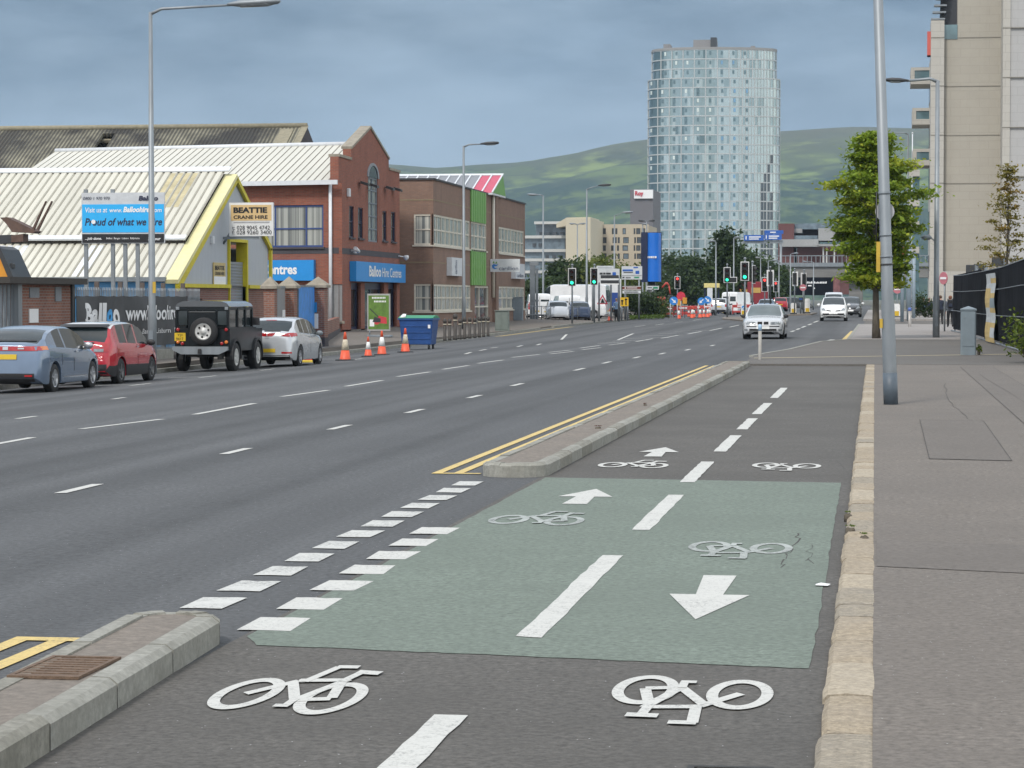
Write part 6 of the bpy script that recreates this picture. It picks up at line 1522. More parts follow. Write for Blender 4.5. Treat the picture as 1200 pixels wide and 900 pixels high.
for y_ in (-1.05,1.31):
    for s in (1,-1):
        wheel(LR, s*.72, y_, .41, .24, s, m_hub, 6, .60)
        if s > 0 or True:
            mb = MB(); n = 14
            for k in range(n):
                t0, t1 = R(-8)+R(196)*k/n, R(-8)+R(196)*(k+1)/n; q = lambda t, r_, x: Vector((s*x, y_+r_*math.cos(t), .42+r_*math.sin(t)))
                mb.slab([q(t0,.455,hw-.02),q(t1,.455,hw-.02),q(t1,.51,hw-.02),q(t0,.51,hw-.02)], (s*.075,0,0))
            mb.build('wheel_arch', m_blackpl, LR)
for s in (1,-1):
    for z_, mt, nm in ((1.19,m_lred,'tail_light'),(.84,m_lamb,'indicator'),(.80,m_lred,'tail_light')):
        mb = MB().lathe([(.052,0),(.05,-.035),(.03,-.05)], (s*(.70 if z_ != .80 else .57), -1.62, z_), 'Y', 14); mb.build(nm, mt, LR)
MB().lathe([(.05,0),(.05,-.03),(.02,-.04)], (-.58,-1.62,.79), 'Y', 14).build('reversing_light', m_lclr, LR)
mb = MB(); mb.box(-.80,-.48,-1.645,-1.625,.87,1.10); pl_ = mb.build('number_plate', m_plY, LR)
mb = MB(); text(mb, 'YJI', (-.72,-1.645,.995), (1,0,0), (0,0,1), .15, .075); text(mb, '9417', (-.75,-1.645,.895), (1,0,0), (0,0,1), .21, .075); mb.build('plate_characters', m_ink, pl_, fix=False)
mb = MB(); mb.cbox(hw-.02, hw+.2, .80, .90, 1.30, 1.52, .02); mb.build('mirror', m_blackpl, LR); mb = MB(); mb.cbox(-hw-.2, -hw+.02, .80, .90, 1.30, 1.52, .02); mb.build('mirror', m_blackpl, LR)
for x_ in (-.71,.71): mb = MB(); mb.cbox(x_-.05,x_+.05,-1.66,-1.62,1.75,1.83,.01); mb.build('marker_light', m_galv, LR)
# oncoming cars (fronts towards the viewpoint)
def d5(root, P, bvh):
    for s in (1,-1):
        P('headlight', m_lclr, [(s*.30,0,.585),(s*.76,0,.60),(s*.80,0,.72),(s*.30,0,.70)], FRONT, 6, 3, .008); P('headlight_ring', M('grey_lamp_glass', (.12,.13,.14), rough=.15), rz4(s*.36,s*.47,.60,.69), FRONT, 3, 2, .02)
        P('grille', m_under, rz4(s*.03,s*.22,.60,.71), FRONT, 3, 2, .016); P('fog_light', m_lclr, rz4(s*.62,s*.76,.33,.41), FRONT, 3, 2, .012)
        side_patch(P, 'door_line', m_under, -.35, -.335, .35, .85, s); side_patch(P, 'door_line', m_under, .85, .865, .35, .85, s); side_patch(P, 'rubbing_strip', m_blackpl, -1.0, .95, .5, .54, s, .012)
    P('bumper_strip', m_blackpl, rz4(-.78,.78,.50,.54), FRONT, 12, 1, .014); P('lower_grille', m_under, rz4(-.55,.55,.30,.42), FRONT, 10, 2, .012); plate(root, P, bvh, 0, .47, True)
    mirrors(root, .74, .45, .92, m_blackpl)
p = onG(894, 397.5); 
car('moving_car', 'white compact saloon driving towards the viewer, behind the thin grey marker post', 'car', PT('white_silver_car_paint', (.50,.51,.52)), 4.26, 1.74,
    [(-2.1,.5),(-2.05,.85),(-1.9,1.0),(-1.3,1.25),(-.7,1.39),(-.2,1.405),(.2,1.36),(.95,.93),(1.4,.86),(1.85,.76),(2.06,.66),(2.13,.45)], [(-2.1,.45),(-2.0,.85),(-1.3,.92),(.2,.88),(.95,.82),(1.5,.76),(1.95,.68),(2.13,.42)],
    (-1.36,1.36), (p.x, p.y+2.1, G(p.x,p.y)), math.pi, wr=.315, z0=.19, tum=.40, side=((-1.2,-.5),(-.42,.68)), ws=(.12,.93), rw=(-1.85,-.95), detail=d5, glass=M_glass('pale_car_glass', (.10,.125,.13), rough=.05), group='moving traffic')
def d6(root, P, bvh):
    for s in (1,-1):
        P('headlight', m_lclr, [(s*.42,0,.62),(s*.70,0,.66),(s*.78,0,.85),(s*.58,0,.80)], FRONT, 5, 4, .008); P('grille', m_under, [(s*.12,0,.60),(s*.40,0,.62),(s*.44,0,.69),(s*.16,0,.65)], FRONT, 4, 2, .012)
        P('fog_light', m_lclr, rz4(s*.62,s*.74,.33,.41), FRONT, 3, 2, .01)
    P('lower_grille', m_under, rz4(-.66,.66,.36,.48), FRONT, 12, 3, .012); P('badge', m_rim, rz4(-.05,.05,.60,.70), FRONT, 3, 2, .012); plate(root, P, bvh, 0, .49, True); mirrors(root, .80, .55, 1.0, PT('white_car_paint', (.72,.72,.71)))
def white_hatch(label, pos, rz=math.pi, paint=None, group='moving traffic', name='moving_car'):
    return car(name, label, 'car', paint or PT('white_car_paint', (.72,.72,.71)), 3.9, 1.72,
    [(-1.95,.5),(-1.92,.95),(-1.75,1.1),(-1.4,1.40),(-.6,1.49),(0,1.48),(.35,1.40),(1.15,.98),(1.5,.88),(1.8,.72),(1.95,.45)], [(-1.95,.45),(-1.85,.9),(-1.3,1.0),(.2,.95),(1.1,.88),(1.6,.76),(1.95,.42)],
    (-1.25,1.25), pos, rz, wr=.31, tum=.36, side=((-1.3,-.55),(-.45,.85)), ws=(.2,1.1), rw=(-1.78,-1.42), detail=d6, group=group)
p = base(977, 158); white_hatch('white hatchback driving towards the viewer, second in the oncoming queue', p)
p = base(996, 186); white_hatch('dark car with bright headlights following the white hatchback', p, paint=PT('black_car_paint', (.03,.032,.035)))
p = base(987, 205); white_hatch('white estate car queueing third behind the oncoming white hatchback', p)
def van(name, label, pos, rz, L=5.3, W=1.98, Hh=2.35, paint=None, group=None, rear=True):
    def dv(root, P, bvh):
        for s in (1,-1):
            P('tail_light', m_lred, rz4(s*(W/2-.16),s*(W/2-.05),.75,1.3), REAR, 2, 4, .012); P('headlight', m_lclr, rz4(s*.55,s*.85,.72,.92), FRONT, 4, 3, .01)
        P('rear_window', m_cglass, rz4(-.72,-.08,1.35,Hh-.45), REAR, 3, 3, .01); P('rear_window', m_cglass, rz4(.08,.72,1.35,Hh-.45), REAR, 3, 3, .01)
        P('door_line', m_under, rz4(-.012,.012,.5,Hh-.2), REAR, 1, 8, .008); plate(root, P, bvh, -.3, .62, False); P('grille', m_under, rz4(-.5,.5,.55,.75), FRONT, 6, 2, .012); mirrors(root, W/2-.06, L/2-1.35, 1.35, m_blackpl)
    h = L/2
    return car(name, label, 'van', paint or PT('white_van_paint', (.72,.73,.73)), L, W, [(-h,.5),(-h+.03,1.6),(-h+.09,Hh-.1),(-h+.3,Hh),(h-2.0,Hh),(h-1.55,Hh-.18),(h-.75,1.22),(h-.3,1.02),(h-.06,.8),(h,.5)], [(-h,.45),(-h+.05,1.2),(h-1.5,1.2),(h-.8,1.05),(h-.2,.85),(h,.45)],
        (-h+1.0,h-.95), pos, rz, wr=.34, z0=.26, tum=.10, side=((h-1.75,h-.95),), ws=(h-1.5,h-.78), plan=[(-h,.96),(-h+.08,.99),(h-1.2,1),(h-.5,.93),(h-.12,.82),(h,.7)], detail=dv, group=group)
van('parked_van', 'large white panel van parked side on behind the metal railings', base(668, 203), R(84), L=6.4, Hh=2.75, group='vans in the car park')
van('parked_van', 'small white van with its rear to the road, beside the grey post', base(631, 192), R(10), L=4.6, W=1.85, Hh=1.95, group='vans in the car park')
van('parked_van', 'white van parked behind the green traffic light post', base(663, 194), R(14), L=4.6, W=1.85, Hh=1.9, group='vans in the car park')
white_hatch('silver car parked low behind the railings, its nose hidden by vans', base(652, 186), R(12), PT('silver_car_paint', (.55,.57,.59)), 'cars in the car park', 'parked_car')
white_hatch('dark blue car parked behind the railings beside white vans', base(677, 190), R(12), PT('dark_blue_car_paint', (.03,.05,.1)), 'cars in the car park', 'parked_car')
# box lorry by the junction
LO = thing('box_lorry', 'white box lorry with a blue rear panel parked behind the direction sign', 'lorry', base(710, 215), R(8))
mb = MB(); mb.cbox(-1.2,1.2,-3,2.6,.95,3.35,.04); mb.build('box_body', PT('white_van_paint', (.72,.73,.73)), LO)
mb = MB(); mb.box(-.98,.98,-3.03,-3.0,1.05,2.2); pn = mb.build('rear_panel', M('royal_blue_panel', (.02,.06,.25), rough=.4), LO); MB().lathe([(.22,0),(.2,-.01)], (.1,-3.035,1.85), 'Y', 16).build('orange_disc', m_lamb, pn)
mb = MB(); mb.cbox(-1.05,1.05,2.65,4.3,.5,2.5,.2); mb.build('cab', M('royal_blue_panel', (.02,.06,.25)), LO)
mb = MB(); mb.box(-.9,.9,-2.9,4.0,.55,.93); mb.build('chassis', m_under, LO)
for y_ in (-1.8,3.4):
    for s in (1,-1): wheel(LO, s*1.02, y_, .46, .28, s, m_hub, 6)
# traffic beyond the lights
def d7(root, P, bvh):
    for s in (1,-1): P('tail_light', m_lred, rz4(s*.62,s*.84,.85,1.1), REAR, 3, 3, .012)
    plate(root, P, bvh, 0, .85, False); P('bumper', m_blackpl, rz4(-.8,.8,.3,.55), REAR, 10, 2, .02); mirrors(root, .85, .7, 1.1, m_blackpl)
def suv(label, pos, rz, paint, det=d7, name='moving_car'):
    return car(name, label, 'car', paint, 4.5, 1.85, [(-2.2,.6),(-2.17,1.0),(-2.1,1.2),(-1.9,1.6),(-1.6,1.68),(0,1.7),(.35,1.62),(1.1,1.12),(1.7,1.02),(2.1,.85),(2.25,.5)], [(-2.2,.5),(-2.12,1.0),(-1.5,1.12),(0,1.08),(1.1,1.02),(1.7,.92),(2.25,.5)],
        (-1.35,1.35), pos, rz, wr=.34, z0=.28, tum=.28, side=((-1.7,-.6),(-.5,.8)), ws=(.25,1.05), rw=(-2.08,-1.88), detail=det, group='moving traffic')
suv('silver people carrier waiting at the lights with its tail lights on', base(845, 255), R(-3), PT('silver_car_paint', (.55,.57,.59)))
van('moving_van', 'white van turning beside the silver people carrier at the lights', base(866, 262), R(-20), L=5.2, W=1.95, Hh=2.3, group='moving traffic')
white_hatch('silver blue car with brake lights on, seen over the roof of the white saloon', base(899, 252), R(-2), PT('blue_grey_car_paint', (.21,.28,.38)))
suv('red car driving away beside the dark signal posts', base(913, 300), R(6), PT('bright_red_car_paint', (.40,.009,.02)))
van('moving_van', 'silver van coming from under the bridge behind the oncoming queue', base(977, 262), math.pi, L=5.0, W=1.95, Hh=2.0, paint=PT('silver_car_paint', (.55,.57,.59)), group='moving traffic')
suv('dark car waiting at the roadside behind the railings by the trees', base(931, 330), R(-80), PT('black_car_paint', (.03,.032,.035)))
# red lorry far beyond the lights
def red_lorry(label, px, Y, rz, w_=2.4):
    t = thing('red_lorry', label, 'lorry', base(px, Y), rz, 'red lorries beyond the lights')
    mb = MB(); mb.cbox(-w_/2,w_/2,-4,3,1.0,3.6,.08); mb.build('box_body', M('post_red_panel', (.22,.018,.025), rough=.5), t)
    mb = MB(); mb.box(-.75,.35,-4.04,-4.0,2.3,2.9); mb.build('yellow_emblem', M('dull_gold_panel', (.5,.32,.08)), t); mb = MB(); mb.cbox(-1.1,1.1,3.05,4.8,.5,2.8,.2); mb.build('cab', M('post_red_panel', (.36,.02,.025)), t); mb = MB(); mb.box(-.9,.9,-3.9,4.4,.5,.98); mb.build('chassis', m_under, t)
    for y_ in (-2.6,3.7):
        for s in (1,-1): wheel(t, s*1.0, y_, .48, .28, s, m_hub, 6)
    for s in (1,-1): mb = MB(); mb.box(s*.9,s*1.1,-4.05,-4.0,.8,.95); mb.build('tail_light', m_lred, t)
red_lorry('red box lorry with a gold emblem, left of two beyond the green signal', 873.5, 325, R(4)); red_lorry('red box lorry with white roof pod, right of two beyond the green signal', 888, 300, R(2))
# ---------- lamp columns
def col(px, Y, H, **k): return base(px, Y, .12 if px < 780 else .1)
nb = onG(1044, 474, .045)
LP0 = thing('street_column', 'thick galvanised column beside the granite kerb, rising out of frame', 'lamp column', nb, 0)
mb = MB(); lean = -.036
tp = lambda z: (lean*z, 0, z)
mb.tube([tp(-.05),tp(.55),tp(1.5),tp(1.56),tp(9.5)], [.106,.105,.101,.092,.062], 18); mb.build('pole', m_galv, LP0)
mb = MB(); mb.tube([tp(.0),tp(.48)], [.111,.11], 18); mb.build('painted_base', M('slate_blue_base_paint', (.085,.11,.135), rough=.5, var=.2), LP0)
dz_ = lambda py: (474-py)/scale_at(nb)
for py in (248-21,276,301,226,310): z = dz_(py); mb = MB(); mb.tube([tp(z-.012),tp(z+.012)], [.108-.0035*z]*2, 18); mb.build('steel_band', m_galvd if py != 310 else m_dark, LP0)
z = dz_(248); mb = MB(); mb.lathe([(.145,.0),(.145,.012)], (lean*z-.0,.085,z), 'Y', 24); mb.build('round_sign_back', M('grey_sign_back', (.46,.465,.475), rough=.6), LP0)
z = dz_(302); mb = MB(); mb.box(lean*z-.15,lean*z-.09,-.03,.03,z-.22,z+.24); mb.build('yellow_plate', M('ochre_plate', (.5,.33,.04), rough=.5), LP0)
z = dz_(379); mb = MB(); mb.box(lean*z-.13,lean*z-.085,-.08,-.06,z-.07,z+.07); mb.build('yellow_tag', M('ochre_plate', (.5,.33,.04)), LP0)
z = dz_(225); mb = MB(); mb.tube([(lean*z-.115,-.01,z-.8),(lean*z-.115,-.01,z)], .012, 6); mb.build('cable', m_dark, LP0)
lp = onG(178.5, 436, .12); Hh = (436-16)/scale_at(lp)
lamp_column('tall galvanised street lamp with long arm and silver head, beside the parked cars', lp, Hh, 2.2, 1, 'silver', .10, .05, arm_rise=.15, wide=1.35)
pt = [c for c in COL.objects if c.name.startswith('street_lamp')][-1]
mb = MB(); mb.box(.06,.14,-.14,-.1,2.1,2.4); mb.build('yellow_plate', M('ochre_plate', (.5,.33,.04)), pt)
lp = base(543.5, 139, .15); lamp_column('street lamp with dark head in front of the brown brick offices', lp, (391-178)/scale_at(lp), 1.05, 1, 'black', .10, .06, arm_rise=.1)
lp = base(687.5, 200, .12); lamp_column('street lamp with dark head behind the two left green signals', lp, (373-226)/scale_at(lp)+.3, 1.0, 1, 'black', .1, .055)
lp = base(636.5, 226, .12); lamp_column('street lamp with pale head pointing left, behind the white vans', lp, (372-238)/scale_at(lp)+.4, .5, -1, 'silver', .1, .06, arm_rise=.05)
lp = base(676.5, 275); lamp_column('twin headed street lamp in front of the cream block', lp, 9.7, .25, 1, 'silver', .1, .06, double=True, arm_rise=.05, wide=.7)
lp = base(719.8, 228); lamp_column('slim street lamp with pale head in front of the buff flats', lp, 9.2, .75, 1, 'silver', .1, .05)
lp = base(757.5, 235); lamp_column('dark topped street lamp at the right edge of the blue banner', lp, 9.0, .25, 1, 'black', .1, .05, double=True, arm_rise=.0, wide=.6)
lp = base(753, 240); lamp_column('slim bare street lamp in front of the blue banner', lp, 8.8, 0, 1, 'silver', .09, .05, wide=.5)
for px, Y, H, ar, dx, lab in ((838.7,250,7.3,.1,-1,'slim street lamp in front of the big dark tree'),(859.6,265,8.0,.1,1,'slim street lamp right of the big dark tree crown'),(891,300,6.4,.1,-1,'short street lamp over the red lorry'),(900,310,6.2,.6,1,'street lamp rising over the dark signal posts'),(926,290,6.6,.35,1,'multi headed street lamp left of the bridge'),(953,330,6.2,.9,-1,'street lamp with head to the left, before the bridge'),(912.6,320,6.4,.3,-1,'thin street lamp before the maroon hall')):
    lamp_column(lab, base(px, Y), H, ar, dx, 'silver', .09, .05, wide=.6, arm_rise=.05)
lp = onG(1097, 395.5, .055); lamp_column('street lamp with dark head over the pavement, beside the stone office block', lp, (395-95)/scale_at(lp), 1.25, -1, 'black', .12, .085, arm_rise=.0, wide=.9)
pt = [c for c in COL.objects if c.name.startswith('street_lamp') and c.parent is None][-1]
mb = MB(); z = (395-278)/scale_at(lp); mb.tube([(0,0,z-.2),(-.25,0,z)], .03, 6); mb.lathe([(.03,0),(.1,-.08),(.12,-.3),(.03,-.42)], (-.2,0,z), 'X', 10); mb.build('small_lamp', m_galv, pt)
lp = base(1063, 205, .12); lamp_column('slender street lamp partly behind the leafy tree', lp, (352-156)/scale_at(lp)+1.0, 1.5, -1, 'silver', .1, .055, wide=.8, arm_rise=.05)
mb = MB(); q = base(1068, 240, .1); fp = thing('flagpole', 'thin white flagpole beside the stone office bays', 'flagpole', q); MB().tube([(0,0,0),(0,0,16.7)], [.09,.05], 8).build('pole', m_gutter, fp); MB().lathe([(.02,0),(.1,.08),(.02,.18)], (0,0,16.7), 'Z', 10).build('finial', m_gutter, fp)
# ---------- signals
sg1 = [(670.5, 168, 3.75, 'green', 0, False, 'green traffic light standing alone before the white van'), (696.5, 176, 3.85, 'green', 0, False, 'green traffic light in front of the white direction sign'),
 (852.0, 197, 3.9, 'green', 0, True, 'green traffic light with a dark arrow box on its right'), (872.7, 163, 3.75, 'green', 0, False, 'tall green traffic light above the white saloon'),
 (793.8, 240, 3.8, 'red', 0, False, 'red traffic light above the roadworks barriers'), (896, 215, 3.2, 'red', 0, False, 'red traffic light above the red lorries'),
 (931.0, 214, 3.6, 'none', R(150), False, 'back of a traffic light on the far island, left of two'), (942.0, 220, 3.55, 'none', R(205), False, 'back of a traffic light on the far island, right of two')]
for px, Y, H, st_, rz, ab, lab in sg1: signal(lab, base(px, Y, .1), H, st_, rz, ab)
s_ = signal('dark signal seen edge on beside the tall green one', base(881.5, 166, .1), 3.55, 'none', R(70))
s_ = signal('dark signal head among lamp posts by the red lorries', base(902.5, 190, .1), 3.5, 'none', R(185), pm=m_dark)
s_ = signal('amber red glowing signal left of the bridge', base(909, 285, .1), 3.4, 'red', 0)
# ---------- street furniture on the right
def bollard_round(label, pos, H, r, mat, topmat, group=None, nm='marker_post'):
    t = thing(nm, label, 'bollard', pos, 0, group)
    MB().lathe([(r*1.02,-.03),(r,0),(r,H-.16)], (0,0,0), 'Z', 16).build('post', mat, t); MB().lathe([(r*1.08,H-.16),(r*1.08,H-.02),(r*.8,H),(.005,H+.01)], (0,0,0), 'Z', 16).build('cap', topmat, t); return t
m_post = M('grey_beige_post', (.34,.325,.295), rough=.6)
bollard_round('thin grey marker post with pale blue top at the end of the kerb island', onG(890.5, 421.5, .05), .92, .045, m_post, M('pale_blue_reflector', (.35,.5,.65), rough=.4))
bollard_round('grey bollard with blue top near the side road', onG(1066, 383, .055), .98, .085, M('brushed_bollard_steel', (.33,.31,.29), rough=.45, metal=.3), M('blue_bollard_top', (.08,.14,.4), rough=.4), nm='bollard')
pb = onG(1134.5, 416, .05); t = thing('control_pillar', 'square blue grey control pillar with pointed cap beside the black fence', 'control pillar', pb)
m_pil = M('blue_grey_pillar_paint', (.175,.215,.24), rough=.5, var=.1, scale=3); sc_ = scale_at(pb); hw = 17.5/2/sc_; hh = 52/sc_
mb = MB(); mb.cbox(-hw,hw,-hw,hw,0,hh,.03); mb.build('body', m_pil, t)
mb = MB(); ov = hw+.012; vs = [(-ov,-ov,hh+.002),(ov,-ov,hh+.002),(ov,ov,hh+.002),(-ov,ov,hh+.002),(-ov,-ov,hh+.05),(ov,-ov,hh+.05),(ov,ov,hh+.05),(-ov,ov,hh+.05),(0,0,hh+.13)]
mb.add(vs, [[0,3,2,1],[0,1,5,4],[1,2,6,5],[2,3,7,6],[3,0,4,7],[4,5,8],[5,6,8],[6,7,8],[7,4,8]]); mb.build('cap', m_pil, t)
mb = MB(); mb.box(-hw*.8,hw*.8,-hw-.012,-hw-.002,.25,hh-.1); mb.build('door', m_pil, t)
MB().lathe([(.018,0),(.018,-.02)], (-hw*.55,-hw-.012,hh-.2), 'Y', 10).build('lock', m_galv, t)
# black mesh fence on steel frames
FXa = 3.95; fe = thing('site_fence', 'tall black mesh site fence on galvanised rails along the footway', 'fence', (4.3, 95, .05))
fpts = [(1250,427,293),(1200,413,303.5),(1174,405,313),(1152,398.5,318),(1128,391,322.5),(1117,388.5,323)]
P0 = []
for px, pb_, pt_ in fpts:
    q = onG(px, pb_, .05); sc_ = scale_at(q); P0.append((q, q+Zv*((pb_-pt_)/sc_)))
m_mesh = M('black_debris_mesh', (.010,.011,.014), rough=.95, spec=.1, var=.3, scale=1.2, bump=.3, bscale=2.5)
mb = MB()
for (a, at), (b, bt) in zip(P0, P0[1:]):
    n = 10
    for k in range(n):
        u0, u1 = k/n, (k+1)/n
        bul = lambda u: Vector((-.05*math.sin(u*math.pi*3)-.02,0,0))
        f0, f1 = a.lerp(b,u0), a.lerp(b,u1); g0, g1 = at.lerp(bt,u0), at.lerp(bt,u1); m0, m1 = f0.lerp(g0,.5)+bul(u0), f1.lerp(g1,.5)+bul(u1)
        up = Zv*.12
        mb.quad(f0+up, f1+up, m1, m0); mb.quad(m0, m1, g1, g0)
e, et = P0[-1]; e2 = e+Vector((1.4,3.0,0)); mb.quad(e+Zv*.12, e2+Zv*.12, e2+Zv*2.9, et)
mb.build('mesh_sheet', m_mesh, fe, False, fix=False)
mb = MB()
for (a, at), (b, bt) in zip(P0, P0[1:]):
    for f_ in (.02,.38,.72):
        mb.tube([a.lerp(at,f_)-Xv*.09, b.lerp(bt,f_)-Xv*.09], .014 if f_ > .1 else .03, 6)
    mb.tube([at, bt], .02, 6)
mb.build('rail', m_galv, fe, False)
for a, at in P0: MB().tube([a+Xv*.08, at+Xv*.08+Zv*.03], .035, 8).build('post', m_galv, fe, False)
# cloth banner on the fence
ba, bb_ = [], []
q0, q1 = onG(1160,401,.05), onG(1171,404,.05)
t = thing('fence_banner', 'narrow faded yellow and white cloth banner hanging on the black fence', 'banner', tuple(q0))
mb = MB(); n = 14; a0 = q0-Xv*.16; a1 = q1-Xv*.16; hb = 78/scale_at(q0)
for k in range(n):
    z0_, z1_ = .05+hb*k/n, .05+hb*(k+1)/n; o = lambda k: Vector((-.03*math.sin(k*.9),.05*math.sin(k*.3),0))
    q = [a0+o(k)+Zv*z0_, a0.lerp(a1,.5)+o(k+1)*.7+Zv*z0_, a1+o(k)+Zv*z0_, a1+o(k+1)+Zv*z1_, a0.lerp(a1,.5)+o(k+2)*.7+Zv*z1_, a0+o(k+1)+Zv*z1_]
    mb.add(q, [[0,1,4,5],[1,2,3,4]], 0)
    mb.m[-2] = 1 if k % 7 in (0,1,2,3) and k < 11 else 0; mb.m[-1] = 0 if k % 3 else 1
    if k in (7,8): mb.m[-1] = 2
mb.build('cloth', [M('faded_white_cloth', (.52,.54,.54), rough=.9, var=.2), M('faded_yellow_cloth', (.55,.40,.16), rough=.9, var=.2), M('faded_grey_cloth', (.25,.30,.32), rough=.9)], t, False, fix=False)
# heads of site equipment behind the fence
for px, py, wd_ in ((1137,321,.42),(1147,320,.5),(1169,312,.55)):
    q = atY(px, py, 126); t = thing('site_floodlight', {1137:'square dark floodlight above the black fence, left of the other two',1147:'grey floodlight with open flap above the black fence',1169:'floodlight above the black fence under the thin tree'}[px], 'floodlight', (q.x, 126, .05), 0, 'floodlights behind the black fence')
    zb_ = q.z; MB().tube([(0,0,0),(0,0,zb_-.05)], .04, 8).build('post', m_galvd, t)
    mb = MB(); mb.cbox(-wd_/2,wd_/2,-.15,.15,zb_-.05,zb_+.4,.03); mb.build('lamp_body', m_dark, t); mb = MB(); mb.slab([(wd_/2,-.16,zb_+.4),(wd_/2+.22,-.3,zb_+.28),(wd_/2+.1,-.3,zb_+.02),(wd_/2,-.16,zb_)], (0,.03,0)); mb.build('flap', m_galvd, t)
# signs, bollards and posts on the right
def keep_left(label, pos, H=.95, arrow=False, group='illuminated traffic bollards', yaw=0):
    t = thing('traffic_bollard', label, 'traffic bollard', pos, yaw, group); w_ = .23
    mb = MB(); mb.slab([(-w_,-.11,.12),(w_,-.11,.12),(w_,-.11,H-.1),(w_*.7,-.11,H),(-w_*.7,-.11,H),(-w_,-.11,H-.1)], (0,.22,0)); mb.build('shell', M('white_bollard_shell', (.72,.72,.70), rough=.4), t)
    mb = MB(); mb.box(-w_*.72,w_*.72,-.122,-.112,.14,.46); mb.build('yellow_panel', M('yellow_bollard_panel', (.62,.40,.02), rough=.4), t); mb = MB(); mb.cbox(-.28,.28,-.2,.2,0,.12,.02); mb.build('base', m_dark, t)
    if arrow:
        dsc = MB().lathe([(.17,-.112),(.165,-.125)], (0,0,H-.28), 'Y', 20).build('arrow_disc', m_bluesign, t)
        mb = MB(); c, s = .1, .035; mb.slab([(-.11,-.128,H-.28-.11),(0,-.128,H-.28-.10),(-.03,-.128,H-.28-.06),(.10,-.128,H-.28+.07),(.07,-.128,H-.28+.10),(-.06,-.128,H-.28-.03),(-.10,-.128,H-.28)], (0,-.008,0)); mb.build('arrow', m_inkw, dsc)
    return t
keep_left('white and yellow traffic bollard beside the leafy tree trunk', onG(1050.5, 372.5, .06), .95)
keep_left('white and yellow traffic bollard right of the round hedge bush, before seated people', onG(1074, 366.5, .1), 1.05)
keep_left('keep left bollard with blue arrow disc in front of the tall green signal', onG(871.5, 370.5, .06), 1.0, True)
keep_left('keep left bollard with blue arrow disc beside the arrow box signal', onG(848.5, 368, .06), 1.0, True)
keep_left('small white and yellow bollard on the far island', base(929.8, 215, .1), .95)
keep_left('plain white bollard at the right end of the far island', base(946, 222, .1), 1.3)
def noentry(label, px, py, Y, post=True, sq=False):
    q = atY(px, py, Y); t = thing('no_entry_sign', label, 'road sign', (q.x, Y, G(q.x,Y)+.06), 0, 'no entry signs'); z = q.z-G(q.x,Y)-.06
    MB().tube([(0,.06,0),(0,.06,z+.3)], .04, 8).build('post', m_galv, t)
    MB().lathe([(.29,.0),(.29,-.03)], (0,0,z), 'Y', 24).build('disc', M('faded_red_sign_face', (.46,.16,.19), rough=.6), t); mb = MB(); mb.box(-.21,.21,-.045,-.032,z-.05,z+.05); mb.build('bar', m_inkw, t)
    return t
noentry('oval looking no entry sign on a post above the two walkers', 1106, 326, 118).rotation_euler = (0,0,R(-52))
noentry('no entry sign on a post behind the leafy tree', 1051.5, 339, 172); noentry('red no entry sign on the far island before the bridge', 941, 337, 218)
for px, Y, H, lab in ((1057,150,4.5,'blue grey post under the leafy tree, with a red sign at its top'),(1065,158,4.8,'thick blue grey post under the leafy tree'),(1070.5,162,4.2,'blue grey post right of two others under the leafy tree')):
    q = base(px, Y, .06); t = thing('sign_post', lab, 'post', q, 0, 'blue grey posts by the side road'); MB().tube([(0,0,0),(0,0,H)], .11 if px != 1065 else .15, 10).build('pole', M('blue_grey_post_paint', (.25,.31,.36), rough=.5), t)
    MB().lathe([(.12,0),(.13,.04),(.02,.1)], (0,0,H), 'Z', 10).build('cap', m_galv, t)
    if px == 1057: mb = MB(); mb.slab([(-.35,-.14,H-.1),(.35,-.14,H-.1),(0,-.14,H-.7)], (0,-.03,0)); mb.build('sign_plate', M('red_sign_face', (.55,.03,.06)), t)
bush('hedge_bush', 'round clipped green bush beside the side road', base(1087, 168, .1), .95, .8, 1.5, 1500, .1, leafset('hedge', (.035,.06,.018), (.05,.08,.02)), 31)
bush('shrub', 'leafy yellow green shrub growing at the foot of the black fence', Vector((3.85, 64.0, .05)), .45, .7, 1.25, 900, .07, leafset('shrub', (.10,.15,.02), (.2,.22,.03)), 32)
bush('weed', 'low weeds round the foot of the blue grey control pillar', pb+Vector((.3,-.05,0)), .12, .14, .28, 120, .04, leafset('shrub', (.10,.15,.02), (.2,.22,.03)), 33, cat='weed')
for i, (px, py, sx, lab) in enumerate(((996,621,.06,'green weed tuft in the joint of the granite kerb'),(1013,630,.05,'short grass tuft lying across the granite kerb'),(994,604,.045,'tiny weed at the kerb edge above the grass tufts'),(701,502,.07,'dry reddish weed on top of the far kerb island'),(757,475,.06,'small brown weed farther along the kerb island'))):
    q = onG(px, py, .05 if px > 900 else .125); bush('weed', lab, q, sx*.6, sx*1.2, sx*.35, 70, .008, leafset('weed', (.12,.17,.04), (.25,.27,.08)) if px > 900 else leafset('dryweed', (.12,.04,.03), (.2,.08,.04)), 40+i, 'weeds in kerb joints', 'weed')
